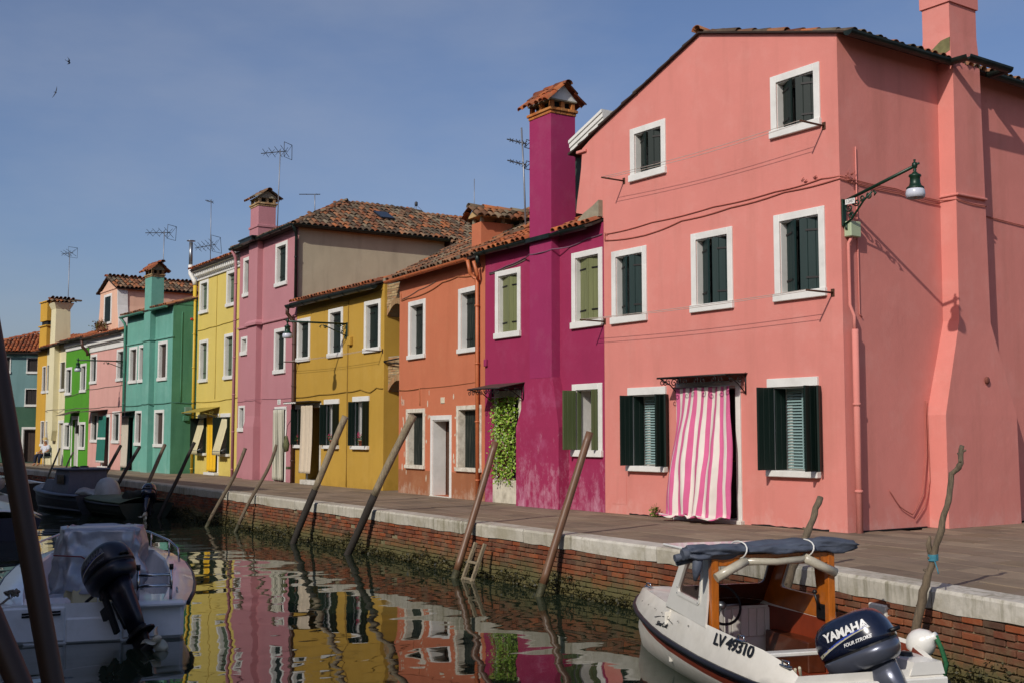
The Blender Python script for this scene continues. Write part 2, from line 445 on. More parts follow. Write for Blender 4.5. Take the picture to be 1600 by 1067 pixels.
# canal bed
mb = MB(); mb.add([(-2600,-900,-2.4),(2600,-900,-2.4),(2600,60,-2.4),(-2600,60,-2.4)], [(0,1,2,3)])
tag(mb.build('canal_bed', plain('canal_mud', '2a2a1e', 0.95)), kind='structure')

# water
m, nn, ll, b = new_mat('canal_water')
b.inputs['Base Color'].default_value = (0.015, 0.023, 0.013, 1)
b.inputs['Roughness'].default_value = 0.02
b.inputs['IOR'].default_value = 1.34
b.inputs['Specular IOR Level'].default_value = 0.5
t = nn.new('ShaderNodeTexCoord')
def wave(scale, rot, stretch, detail, dist):
    mp = nn.new('ShaderNodeMapping'); mp.inputs['Rotation'].default_value = (0,0,rot); mp.inputs['Scale'].default_value = stretch
    z = nn.new('ShaderNodeTexNoise'); z.inputs['Scale'].default_value = scale; z.inputs['Detail'].default_value = detail; z.inputs['Distortion'].default_value = 0.35
    bp = nn.new('ShaderNodeBump'); bp.inputs['Strength'].default_value = 1.0; bp.inputs['Distance'].default_value = dist
    ll.new(t.outputs['Object'], mp.inputs['Vector']); ll.new(mp.outputs['Vector'], z.inputs['Vector']); ll.new(z.outputs['Fac'], bp.inputs['Height'])
    return bp
w1 = wave(0.75, R(20), (1.0, 0.6, 1), 1.0, 0.027)
w2 = wave(2.6, R(-30), (1.0, 0.6, 1), 1.5, 0.0028)
ll.new(w1.outputs['Normal'], w2.inputs['Normal']); ll.new(w2.outputs['Normal'], b.inputs['Normal'])
WATER = m
mb = MB(); mb.add([(-2500,-700,WATER_Z),(2500,-640,WATER_Z),(2500,20,WATER_Z),(-2500,20,WATER_Z)], [(0,1,2,3)])
tag(mb.build('canal_water', WATER), kind='structure')

# quay wall: mortar body, bricks, coping stones
quay = tag(bpy.data.objects.new('quay_wall', None), 'long brick quay wall capped with white stone along the canal', kind='structure'); COL.objects.link(quay)
xs = [10,-5.78,-8.6,-11.45,-20.2,-31.7,-50.9,-58,-68,-90]
mb = MB()
for a, c in zip(xs, xs[1:]):
    mb.add([(a,q(a)+0.058,-2.4),(c,q(c)+0.058,-2.4),(c,q(c)+0.058,-0.185),(a,q(a)+0.058,-0.185)], [(0,3,2,1)])
    mb.add([(a,q(a)+0.058,-0.185),(c,q(c)+0.058,-0.185),(c,q(c)+0.4,-0.185),(a,q(a)+0.4,-0.185)], [(0,3,2,1)])
mb.build('mortar_bed', MORTARQ, quay)
bmb = MB(); bmb.cbox(-0.121,0.121,-0.03,0.05,-0.029,0.029,0.006)
brick_me = bmb.mesh('brick', BRICK)
cand = []
for k in range(11):
    z = -0.228 - k * 0.0705
    x = 8.0 - (0.13 if k % 2 else 0)
    while x > -66:
        ln = 0.2525
        cand.append((x, z)); x -= ln
cand = [(x, z, seen((x, q(x), z))) for x, z in cand if z > -0.99]
cand.sort(key=lambda c: -c[2])
stuffmb = MB()
for i, (x, z, s_) in enumerate(cand):
    sl = math.atan2(q(x-0.1)-q(x+0.1), -0.2)
    loc = Vector((x + rnd.uniform(-.004,.004), q(x) + 0.058 + rnd.uniform(-.018,.010), z + rnd.uniform(-.003,.003)))
    Mx = Matrix.Translation(loc) @ Matrix.Rotation(sl + math.pi + rnd.uniform(-.012,.012), 4, 'Z')
    if rnd.random() < 0.022 and i > 20: continue                     # a few bricks have fallen out
    if i < 300:
        o = link('brick', brick_me, quay); o.matrix_local = Mx
    else:
        stuffmb.merge(bmb, Mx)
tag(stuffmb.build('brickwork', BRICK, quay), kind='stuff')
# one pale stone let into the brickwork behind the cabin boat
mb = MB(); mb.cbox(-0.13,0.13,-0.05,0.03,-0.075,0.075,0.012); o = mb.build('stone_block', STONE, quay)
o.matrix_local = Matrix.Translation((-7.62, q(-7.62)+0.035, -0.31)) @ Matrix.Rotation(math.atan2(q(-7.7)-q(-7.5), -0.2) + math.pi, 4, 'Z')
x = 9.0
STONEQ = pieces('coping_stone', ['bdb7a8', 'b0aa9a', 'c4bfb2', 'aaa392', 'b9b3a4'], rough=0.7, lichen='8c8468', lichen_amt=0.55, lscale=5, bump=0.45, bscale=22)
# rain-washed moss streaks running down from the upper edge of the stones
_n, _l = STONEQ.node_tree.nodes, STONEQ.node_tree.links; _b = _n['Principled BSDF']
_ge = _n.new('ShaderNodeNewGeometry'); _mp = _n.new('ShaderNodeMapping'); _mp.inputs['Scale'].default_value = (14, 14, 1.1)
_z = _n.new('ShaderNodeTexNoise'); _z.inputs['Scale'].default_value = 1.0; _z.inputs['Detail'].default_value = 6; _z.inputs['Roughness'].default_value = .65
_z2 = _n.new('ShaderNodeTexNoise'); _z2.inputs['Scale'].default_value = .5; _z2.inputs['Detail'].default_value = 3
_ad = _n.new('ShaderNodeMath'); _ad.operation = 'MULTIPLY_ADD'; _ad.inputs[1].default_value = 1.1
_r = _n.new('ShaderNodeMapRange'); _r.inputs['From Min'].default_value = 1.08; _r.inputs['From Max'].default_value = 1.28; _r.inputs['To Max'].default_value = .6
_m = _n.new('ShaderNodeMixRGB'); _m.inputs['Color2'].default_value = (*lin('55512f'), 1)
_l.new(_ge.outputs['Position'], _mp.inputs['Vector']); _l.new(_mp.outputs['Vector'], _z.inputs['Vector']); _l.new(_ge.outputs['Position'], _z2.inputs['Vector'])
_l.new(_z2.outputs['Fac'], _ad.inputs[0]); _l.new(_z.outputs['Fac'], _ad.inputs[2]); _l.new(_ad.outputs[0], _r.inputs['Value'])
_src = _b.inputs['Base Color'].links[0].from_socket
_l.new(_r.outputs['Result'], _m.inputs['Fac']); _l.new(_src, _m.inputs['Color1']); _l.new(_m.outputs['Color'], _b.inputs['Base Color'])
while x > -72:
    ln = rnd.uniform(1.15, 2.1); x2 = x - ln
    brk = [v for v in xs if x2 < v < x]
    if brk: x2 = brk[0] if x - brk[0] > 0.5 else x2
    g = 0.006
    mb = MB(); rings = []
    nseg = 5
    for i in range(nseg + 1):
        xx = x - g + (x2 + 2*g - x) * i / nseg
        y = q(xx); j = lambda s: rnd.uniform(-s, s)
        low = -0.19 + j(0.014)
        rings.append([(xx, y+0.012+j(.003), low), (xx, y+0.002+j(.004), -0.02), (xx, y+0.022+j(.003), 0.012), (xx, y+0.385+j(.006), 0.014), (xx, y+0.385, low)])
    mb.loft(rings, 0)
    mb.build('coping_stone', STONEQ, quay, fix=True)
    x = x2

# seaweed and moss skirt at the waterline
WEED = pieces('wet_seaweed', ['1c1d0d', '2b2a13', '3a3718', '24240f', '4a4420', '15170b'], rough=0.55, bump=0.2)
mb = MB(); r2 = random.Random(5)
def clump(mbx, c, s, nl, rr, flat=0.5):
    for _ in range(nl):
        p = Vector(c) + Vector((rr.gauss(0,s), rr.gauss(0,s*flat), rr.gauss(0,s*0.6)))
        d = Vector((rr.uniform(-1,1), rr.uniform(-1.3,0.1), rr.uniform(-1,0.5))).normalized() * rr.uniform(.4,1.1) * s * 1.1
        w = d.cross(Vector((rr.uniform(-1,1),rr.uniform(-1,1),rr.uniform(-1,1)))).normalized() * d.length * 0.32
        mbx.add([p-w*.3, p+d*.5-w, p+d, p+d*.5+w], [(0,1,2,3)])
x = 6.0
while x > -64:
    dens = 1.0 if x > -36 else 0.6
    h = 0.13 + 0.08*math.sin(x*1.7) + 0.06*math.sin(x*4.1+1) + .04*math.sin(x*9.3)
    for k in range(4):
        clump(mb, (x + r2.uniform(-.06,.06), q(x) + 0.02 - r2.uniform(0,.06), WATER_Z + r2.uniform(-0.02, max(.03,h) + 0.05)), 0.05, int(7*dens), r2)
    if r2.random() < 0.12: clump(mb, (x, q(x)+0.02, WATER_Z + 0.28 + r2.uniform(-.05,.05)), 0.035, 6, r2)
    x -= 0.085 if x > -36 else 0.16
tag(mb.build('seaweed', WEED), 'dark olive seaweed fringe along the foot of the quay wall', 'seaweed', kind='stuff')

# paving slabs
pave = tag(bpy.data.objects.new('pavement', None), 'brown stone paved walkway between the quay and the houses', kind='structure'); COL.objects.link(pave)
slabs = []
row = 0; t0 = 0.395
while t0 < 13:
    wd = rnd.uniform(0.36, 0.56)
    x = -0.5 - rnd.uniform(0, 0.8)
    lim = -66 if t0 < 4.3 else -11.2
    while x > lim:
        ln = rnd.uniform(0.5, 1.05)
        slabs.append((x, x - ln, t0, t0 + wd)); x -= ln
    t0 += wd; row += 1
slabs.sort(key=lambda s: -seen(((s[0]+s[1])/2, q((s[0]+s[1])/2)+s[2], 0)) * (1 if s[2] < 11 else 0))
stuffmb = MB()
for i, (a, c, t0, t1) in enumerate(slabs):
    g = 0.004; h = rnd.uniform(-0.005, 0.002)
    tl = rnd.uniform(-.004,.004)
    P = [(a-g, q(a)+t0+g), (a-g, q(a)+t1-g), (c+g, q(c)+t1-g), (c+g, q(c)+t0+g)]
    cxm = sum(p[0] for p in P)/4; cym = sum(p[1] for p in P)/4
    ch = 0.010
    low = [(x, y, -0.04) for x, y in P]
    midr = [(x, y, h - 0.006) for x, y in P]
    top = [(x + (cxm-x)*ch/abs(cxm-x+1e-9)*(1 if abs(cxm-x)>ch else 0), y + (cym-y)*ch/max(abs(cym-y),1e-9), h + tl*(1 if k in (0,1) else -1)*0.3) for k, (x, y) in enumerate(P)]
    if i < 300:
        one = MB(); one.loft([low, midr, top]); one.build('paving_slab', SLAB, pave, fix=True)
    else:
        stuffmb.loft([low, midr, top])
tag(stuffmb.build('paving', SLAB, pave, fix=True), kind='stuff')
# ================================================================== house kit
tmb = MB()
def barrel(r0, r1, L, th=0.012, seg=6):
    o = MB(); n = seg + 1
    ang = [math.pi * i / seg for i in range(n)]
    out0 = [(r0*math.cos(a), 0, r0*math.sin(a)*0.85) for a in ang]; out1 = [(r1*math.cos(a), L, r1*math.sin(a)*0.85) for a in ang]
    in0 = [((r0-th)*math.cos(a), 0, (r0-th)*math.sin(a)*0.85) for a in ang]; in1 = [((r1-th)*math.cos(a), L, (r1-th)*math.sin(a)*0.85) for a in ang]
    vs = out0 + out1 + in0 + in1
    fs = []; sm = []
    for i in range(seg):
        fs.append((i+1, i, n+i, n+i+1)); fs.append((2*n+i, 2*n+i+1, 3*n+i+1, 3*n+i)); fs.append((i, i+1, 2*n+i+1, 2*n+i))
    o.add(vs, fs, 0, True)
    return o
TILE = barrel(0.088, 0.074, 0.46)
tile_meshes = {}
def tile_me(mat):
    if mat.name not in tile_meshes: tile_meshes[mat.name] = TILE.mesh('tile', mat)
    return tile_meshes[mat.name]

def roof_tiles(parent, org, sdir, udir, S, T, mat, single=False, inside=None, pitch=0.195, step=0.36, seed=1, tl=1.0, rows=None):
    """barrel tiles over a slope: org + s*sdir + t*udir, 0<=s<=S, 0<=t<=T"""
    rr = random.Random(seed)
    org, sd, ud = Vector(org), Vector(sdir).normalized(), Vector(udir).normalized()
    nd = sd.cross(ud).normalized()
    mb = MB(); k = 0
    ns = max(1, int(round(S / pitch))); nt = max(1, int(math.ceil(T / step)))
    if rows: nt = min(nt, rows)
    for i in range(ns):
        for j in range(nt):
            s = (i + .5) * S / ns; t = j * step
            if inside and not inside(s, t + step*.5): continue
            yaw = rr.gauss(0, 0.035); tilt = -0.055 + rr.gauss(0, 0.015)
            a = ud.copy(); a = (a + nd * tilt + sd * yaw).normalized()
            b = (sd - a * sd.dot(a)).normalized(); c = b.cross(a)
            p = org + sd*(s + rr.gauss(0,.008)) + ud*(t + rr.gauss(0,.018) - 0.04) + nd*(0.03 + rr.uniform(-.006,.008))
            Mx = Matrix(((b.x,a.x*tl,c.x,p.x),(b.y,a.y*tl,c.y,p.y),(b.z,a.z*tl,c.z,p.z),(0,0,0,1)))
            if single and k < 300:
                o = link('tile', tile_me(mat), parent); o.matrix_local = Mx
            else: mb.merge(TILE, Mx)
            k += 1
    if mb.v: tag(mb.build('tiles', mat, parent), kind='stuff')

def ridge_tiles(parent, a, b, mat, seed=3, step=0.38):
    a, b = Vector(a), Vector(b); rr = random.Random(seed)
    L = (b - a).length; d = (b - a).normalized(); mb = MB()
    x = d.cross(Vector((0,0,1))).normalized(); z = x.cross(d)
    big = barrel(0.11, 0.095, 0.44)
    t = 0
    while t < L:
        p = a + d*t + Vector((0,0,rr.uniform(-.008,.012)))
        dd = (d + x*rr.gauss(0,.03) + z*rr.gauss(-.03,.015)).normalized(); xx = dd.cross(z).normalized(); zz = xx.cross(dd)
        mb.merge(big, Matrix(((xx.x,dd.x,zz.x,p.x),(xx.y,dd.y,zz.y,p.y),(xx.z,dd.z,zz.z,p.z),(0,0,0,1)))); t += step
    return tag(mb.build('ridge_tiles', mat, parent), kind='stuff')

def planks(w, h, t, n, gap=0.005, mat_i=0):
    """a boarded leaf in x:0..w, y:0..t, z:0..h"""
    mb = MB()
    for i in range(n):
        mb.cbox(i*w/n + gap/2, (i+1)*w/n - gap/2, 0, t, 0, h, 0.004, mat_i)
    mb.box(0.02, w-0.02, t*0.3, t*0.7, 0.01, h-0.01, mat_i)
    return mb

class House:
    def __init__(s, label, A, B, wall, H, D=8.0, band=None, name='house', cat='house', group=None):
        s.A, s.B = Vector((A[0],A[1],0)), Vector((B[0],B[1],0))
        s.rot = math.atan2(B[1]-A[1], B[0]-A[0]); s.W = (s.B - s.A).length
        s.root = thing(name, label, cat, s.A, s.rot, group)
        s.M = Matrix.Translation(s.A) @ Matrix.Rotation(s.rot, 4, 'Z')
        s.wall_mat, s.H, s.D, s.band = wall, H, D, band
        s.holes = []
    def at(s, u, y, z): return s.M @ Vector((u, y, z))
    def thing(s, name, label, cat, u=0, y=0, z=0, group=None, rz=0): return thing(name, label, cat, s.at(u,y,z), s.rot + rz, group)
    def part(s, name, mb, mats, fix=False): return mb.build(name, mats, s.root, fix)
    def walls(s, clip=None, z1=None, u0=0.0, back=True, extra=None):
        W, H = s.W, z1 or s.H
        us = sorted({u0, W} | {h[0] for h in s.holes} | {h[1] for h in s.holes})
        zs = sorted({0.0, H} | {h[2] for h in s.holes} | {h[3] for h in s.holes} | ({s.band[0]} if s.band else set()))
        mb = MB()
        for a, b in zip(us, us[1:]):
            for c, d in zip(zs, zs[1:]):
                mu, mz = (a+b)/2, (c+d)/2
                if any(h[0] < mu < h[1] and h[2] < mz < h[3] for h in s.holes): continue
                mb.add([(a,0,c),(b,0,c),(b,0,d),(a,0,d)], [(0,1,2,3)], 1 if s.band and mz < s.band[0] else 0)
        for a, b, c, d, dep, *rest in s.holes:
            mi = 0
            mb.add([(a,0,c),(b,0,c),(b,0,d),(a,0,d),(a,dep,c),(b,dep,c),(b,dep,d),(a,dep,d)], [(0,4,5,1),(1,5,6,2),(2,6,7,3),(3,7,4,0)], mi)
        sz = s.band[0] if s.band else None
        for x, rev in ((u0, False), (W, True)):
            for c, d in (((0, sz), (sz, H)) if sz else ((0, H),)):
                f = [(x,0,c),(x,s.D,c),(x,s.D,d),(x,0,d)]
                mb.add(f, [(0,1,2,3) if rev else (3,2,1,0)], 1 if sz and d == sz else 0)
        mb.add([(u0,s.D,0),(W,s.D,0),(W,s.D,H),(u0,s.D,H)], [(3,2,1,0)])
        mb.add([(u0,0,H),(W,0,H),(W,s.D,H),(u0,s.D,H)], [(0,1,2,3)])
        me = mb.mesh('wall', [s.wall_mat] + ([s.band[1]] if s.band else []))
        bm = bmesh.new(); bm.from_mesh(me)
        bmesh.ops.remove_doubles(bm, verts=bm.verts, dist=1e-4)
        for co, no in (clip or []):
            bmesh.ops.bisect_plane(bm, geom=bm.verts[:]+bm.edges[:]+bm.faces[:], plane_co=co, plane_no=no, clear_outer=True)
            ed = [e for e in bm.edges if e.is_boundary]
        bm.to_mesh(me); bm.free()
        s.wall = link('wall', me, s.root)
        return s.wall
    def leaf(s, parent, hinge, ang, w, h, mat, t=0.035, n=3, flip=1, hinges=True, band=False):
        """shutter leaf hinged at (u,y,z); ang 0 = along +u, +90 = inwards"""
        pl = planks(w, h, t, n)
        Mx = Matrix.Translation(hinge) @ Matrix.Rotation(R(ang), 4, 'Z')
        if flip < 0: Mx = Mx @ Matrix.Translation((-w, 0, 0))
        mb = MB(); mb.merge(pl, Mx)
        o = mb.build('shutter', mat, parent)
        if hinges:
            for zz in (0.16*h, 0.82*h):
                hb = MB(); x0, x1 = (0.0, min(.32, w*.75)) if flip > 0 else (w - min(.32, w*.75), w)
                hb.box(x0, x1, -0.012, 0, zz, zz+0.03, 0, Mx); hb.build('hinge', IRON, o)
        return o
    def window(s, u0, z0, u1, z1, mat=GREEN, fw=0.12, dep=0.10, ajar=None, style='full', frame=WHITE, sill=True, n=3, hinges=False, glass=False, inner=None, proud=0.03, arch=0):
        ft = fw; fb = 0.13 if sill else fw*0.9
        if style == 'lintel': a, b, c, d = u0+0.09, u1-0.09, z0+0.10, z1-0.14
        else: a, b, c, d = u0+fw, u1-fw, z0+fb, z1-ft
        s.holes.append((a, b, c, d, dep+0.25))
        mb = MB(); e = 0.004
        if style == 'full':
            mb.cbox(u0, a, -proud, 0.004, z0+fb, z1, 0.006); mb.cbox(b, u1, -proud, 0.004, z0+fb, z1, 0.006)
            mb.cbox(a+.0005, b-.0005, -proud, 0.004, d, z1, 0.006)
        else:
            mb.cbox(u0, u1, -0.045, 0.004, d, z1, 0.006)
        # painted lining of the reveal
        mb.box(a+e, a+e+0.012, 0.003, dep+0.2, c+.001, d-e); mb.box(b-e-0.012, b-e, 0.003, dep+0.2, c+.001, d-e); mb.box(a+e+.013, b-e-.013, 0.003, dep+0.2, d-e-0.012, d-e)
        w = mb.build('window', frame, s.root)
        so = MB()
        if style == 'full': so.cbox(u0-0.015, u1+0.015, -proud-0.035, 0.006, z0, z0+fb, 0.008)
        else: so.cbox(u0-0.01, u1+0.01, -0.10, 0.006, z0, z0+0.10, 0.01)
        so.box(a+e, b-e, 0.007, dep+0.2, c-0.02, c+0.0005)
        so.build('sill', frame, w)
        aa, bb, cc, dd = a+e+0.014, b-e-0.014, c+0.004, d-e-0.016
        lw = (bb - aa) / 2
        if mat is not None:
            if ajar:
                s.leaf(w, (aa, dep, cc), -ajar, lw, dd-cc, mat, n=n, hinges=hinges)
                s.leaf(w, (bb, dep, cc), ajar, lw, dd-cc, mat, n=n, flip=-1, hinges=hinges)
            else:
                s.leaf(w, (aa, dep, cc), 0, lw-.002, dd-cc, mat, n=n, hinges=hinges)
                s.leaf(w, (bb, dep+.001, cc), 0, lw-.002, dd-cc, mat, n=n, flip=-1, hinges=hinges)
        if glass or mat is None or ajar:
            g = MB(); y = dep + 0.12
            for x0, x1 in ((aa, aa+.05), (bb-.05, bb), ((aa+bb)/2-.03, (aa+bb)/2+.03)): g.box(x0, x1, y, y+.04, cc, dd)
            g.box(aa, bb, y+.001, y+.039, cc, cc+.05); g.box(aa, bb, y+.001, y+.039, dd-.05, dd)
            f = g.build('sash', inner or WHITE, w)
            g = MB(); g.box(aa, bb, y+.012, y+.02, cc, dd); g.build('pane', GLASS, w)
        return w, (a, b, c, d)
    def lining(s, a, b, d, dep, mat):
        mb = MB(); e = .003
        mb.box(a+e,a+e+.018,.002,dep,.02,d-e); mb.box(b-e-.018,b-e,.002,dep,.02,d-e); mb.box(a+e+.019,b-e-.019,.002,dep,d-e-.018,d-e)
        return s.part('door_lining', mb, mat)
    def gutter(s, u0, u1, z, y=-0.24, r=0.075, mat=ZINC, name='gutter', ends=0.0):
        mb = MB(); prof = [(y + r*math.cos(a), z + r*math.sin(a)) for a in [math.pi + math.pi*i/8 for i in range(9)]]
        prof2 = [(y + (r-.012)*math.cos(a), z + (r-.012)*math.sin(a) + .002) for a in [2*math.pi - math.pi*i/8 for i in range(9)]]
        ring = prof + prof2
        mb.loft([[(u, p[0], p[1]) for p in ring] for u in (u0, u1)], sm=False)
        cap = [(y + r*math.cos(a), z + r*math.sin(a)) for a in [math.pi + math.pi*i/8 for i in range(9)]]
        for u in (u0+.002, u1-.002): mb.add([(u, p[0], p[1]) for p in cap], [list(range(9))])
        u = u0 + 0.4
        while u < u1:
            mb.tube([(u, y + (r+.008)*math.cos(a), z + (r+.008)*math.sin(a)) for a in [math.pi + math.pi*i/8 for i in range(9)]], 0.008, 4); u += 0.95
        return s.part(name, mb, mat, True)
    def pipe(s, pts, r=0.045, mat=ZINC, name='downpipe', seg=10, clips=True):
        mb = MB(); mb.tube(pts, r, seg)
        for p, p2 in zip(pts, pts[1:]):
            d = Vector(p2) - Vector(p)
            if clips and d.length > 1.5:
                k = 0.6
                while k < d.length:
                    c = Vector(p) + d.normalized()*k; mb.tube([c, c + d.normalized()*0.04], r+.012, seg); k += 1.3
        return s.part(name, mb, mat)
    def slope(s, z, rise, T, u0=None, u1=None, over=0.22, mat=TILE_RED, single=False, seed=1, rows=None, name='roof', inside=None, th=0.05):
        """roof plane rising from the canal-side eave"""
        u0 = -0.05 if u0 is None else u0; u1 = s.W + .05 if u1 is None else u1
        L = math.hypot(1, rise); uy, uz = 1/L, rise/L
        ye, ze = -over, z - over*rise
        mb = MB()
        mb.add([(u0,ye,ze),(u1,ye,ze),(u1,ye+T*uy,ze+T*uz),(u0,ye+T*uy,ze+T*uz)] + [(u0,ye,ze-th),(u1,ye,ze-th),(u1,ye+T*uy,ze+T*uz-th),(u0,ye+T*uy,ze+T*uz-th)],
               [(0,1,2,3),(7,6,5,4),(0,4,5,1),(1,5,6,2),(2,6,7,3),(3,7,4,0)])
        r = s.part(name, mb, DECK)
        roof_tiles(r, (u0, ye, ze), (1,0,0), (0,uy,uz), u1-u0, T, mat, single, inside, seed=seed, rows=rows)
        return r
    def cable(s, pts, r=0.008, mat=None, name='cable'):
        P = []
        for a, b in zip(pts, pts[1:]):
            for i in range(6):
                t = i/6; sag = -0.02*math.sin(math.pi*t)*min(1,(Vector(b)-Vector(a)).length)
                P.append(Vector(a).lerp(Vector(b), t) + Vector((0,0,sag)))
        P.append(Vector(pts[-1]))
        mb = MB(); mb.tube(P, r, 5); return s.part(name, mb, mat or CABLE)
    def chimney(s, rings, mat, name='chimney'):
        mb = MB(); mb.rects(rings); return s.part(name, mb, mat, True)
    def cap_gable(s, ch, u0, u1, y0, y1, z, along='y', h=0.28, over=0.12, mat=TILE_RED, gable=WHITE, bricks=3, bmat=BRICKCAP, rows=2):
        """brick collar, open smoke slots and a little tiled gable roof; the ridge runs along u or y"""
        rr = random.Random(int(u0*100))
        bm_ = MB(); bm_.cbox(-0.5,0.5,-0.5,0.5,-0.5,0.5,0.04)
        def brick(a,b,c,d,e,f):
            m1 = MB(); m1.cbox(a,b,c,d,e,f,0.008); m1.build('brick', bmat, ch)
        cz = z
        for k in range(2):
            o = 0.02 + 0.03*k
            nu = max(2, int(round((u1-u0)/.2))); ny = max(2, int(round((y1-y0)/.2)))
            for i in range(nu):
                a = u0-o+(u1-u0+2*o)*i/nu; b = u0-o+(u1-u0+2*o)*(i+1)/nu
                brick(a+.004,b-.004,y0-o,y0-o+.09,cz+.003,cz+.062); brick(a+.004,b-.004,y1+o-.09,y1+o,cz+.003,cz+.062)
            for i in range(ny):
                a = y0-o+.09+(y1-y0+2*o-.18)*i/ny; b = y0-o+.09+(y1-y0+2*o-.18)*(i+1)/ny
                brick(u0-o,u0-o+.09,a+.004,b-.004,cz+.003,cz+.062); brick(u1+o-.09,u1+o,a+.004,b-.004,cz+.003,cz+.062)
            cz += 0.065
        m1 = MB(); m1.box(u0+.03,u1-.03,y0+.03,y1-.03,z-.1,cz-.002); m1.build('collar', MORTAR, ch)
        sl = 0.15
        for uu in (u0+.045, (u0+u1)/2, u1-.045):
            for yy in (y0+.045, (y0+y1)/2, y1-.045):
                if uu == (u0+u1)/2 and yy == (y0+y1)/2: continue
                brick(uu-.045, uu+.045, yy-.045, yy+.045, cz, cz+sl)
        m1 = MB(); m1.box(u0+.1,u1-.1,y0+.1,y1-.1,cz,cz+sl); m1.build('flue', DARK, ch)
        cz += sl
        m1 = MB(); m1.cbox(u0-.03,u1+.03,y0-.03,y1+.03,cz,cz+.03,.006); m1.build('slab', MORTAR, ch); cz += .03
        a0, a1, b0, b1 = u0-.03, u1+.03, y0-.03, y1+.03
        m1 = MB()
        if along == 'y':
            mid = (a0+a1)/2; m1.prism([(a0,cz),(a1,cz),(mid,cz+h)], b0, b1)
        else:
            mid = (b0+b1)/2; m1.prism([(b0,cz),(b1,cz),(mid,cz+h)], a0, a1, 0, Matrix(((0,1,0,0),(1,0,0,0),(0,0,1,0),(0,0,0,1))))
        m1.build('gable', gable, ch, True)
        if along == 'y':
            L = math.hypot(mid-a0, h); ov = over/L
            for sg, st in ((1, a0), (-1, a1)):
                ux, uz = sg*(mid-a0)/L, h/L
                org = (st - ux*over, b0-over, cz - uz*over + .01); sd = (0,1,0)
                if sg > 0: org = (org[0], b1+over, org[2]); sd = (0,-1,0)
                roof_tiles(ch, org, sd, (ux,0,uz), b1-b0+2*over, L+over, mat, True, seed=int(u0*77)+sg, step=(L+over)/2, pitch=0.18, tl=((L+over)/2+.06)/.46)
            ridge_tiles(ch, (mid, b0-over, cz+h+.02), (mid, b1+over, cz+h+.02), mat)
        else:
            L = math.hypot(mid-b0, h)
            for sg, st in ((1, b0), (-1, b1)):
                uy, uz = sg*(mid-b0)/L, h/L
                org = (a0-over, st - uy*over, cz - uz*over + .01); sd = (1,0,0)
                if sg < 0: org = (a1+over, org[1], org[2]); sd = (-1,0,0)
                roof_tiles(ch, org, sd, (0,uy,uz), a1-a0+2*over, L+over, mat, True, seed=int(u0*77)+sg, step=(L+over)/2, pitch=0.18, tl=((L+over)/2+.06)/.46)
            ridge_tiles(ch, (a0-over, mid, cz+h+.02), (a1+over, mid, cz+h+.02), mat)

def scroll_canopy(h, u0, u1, z, dep, mat=None, name='canopy', zi=0.06):
    """thin sheet canopy on wrought-iron scroll brackets"""
    mb = MB()
    mb.add([(u0,-dep,z-zi),(u1,-dep,z-zi),(u1,0,z+zi),(u0,0,z+zi)] + [(u0,-dep,z-zi-.012),(u1,-dep,z-zi-.012),(u1,0,z+zi-.012),(u0,0,z+zi-.012)], [(0,1,2,3),(7,6,5,4),(0,4,5,1),(1,5,6,2),(3,2,6,7),(0,3,7,4)])
    c = h.part(name, mb, mat or plain('canopy_sheet', '4a3c34', 0.6, vary=.2))
    b = MB(); b.tube([(u0,-dep,z-zi-.02),(u1,-dep,z-zi-.02)], .014, 6)
    for u in (u0+.04, u1-.04):
        b.tube([(u,-dep,z-zi-.02),(u,-0.01,z-.02)], .013, 6); b.tube([(u,-0.012,z+.02),(u,-0.012,z-.34)], .013, 6)
        b.tube([(u,-dep*.9,z-zi-.03),(u,-dep*.45,z-.14),(u,-.02,z-.32)], .011, 6)
        b.tube([(u, p[0], p[1]) for p in spiral(-dep*.28, z-.10, .075, .015, 0.3, 1.3)], .009, 5)
        b.tube([(u, p[0], p[1]) for p in spiral(-dep*.68, z-.10, .05, .012, 2.5, 1.3)], .009, 5)
    nsc = 4
    for i in range(nsc):
        uu = u0 + (u1-u0)*(i+.5)/nsc
        for sg in (-1, 1):
            b.tube([(uu + sg*.085 + p[0]*sg, -dep, z-zi-.09 + p[1]) for p in spiral(0, 0, .065, .012, math.pi/2, 1.25)], .008, 5)
    b.build('bracket', IRON, c)
    return c

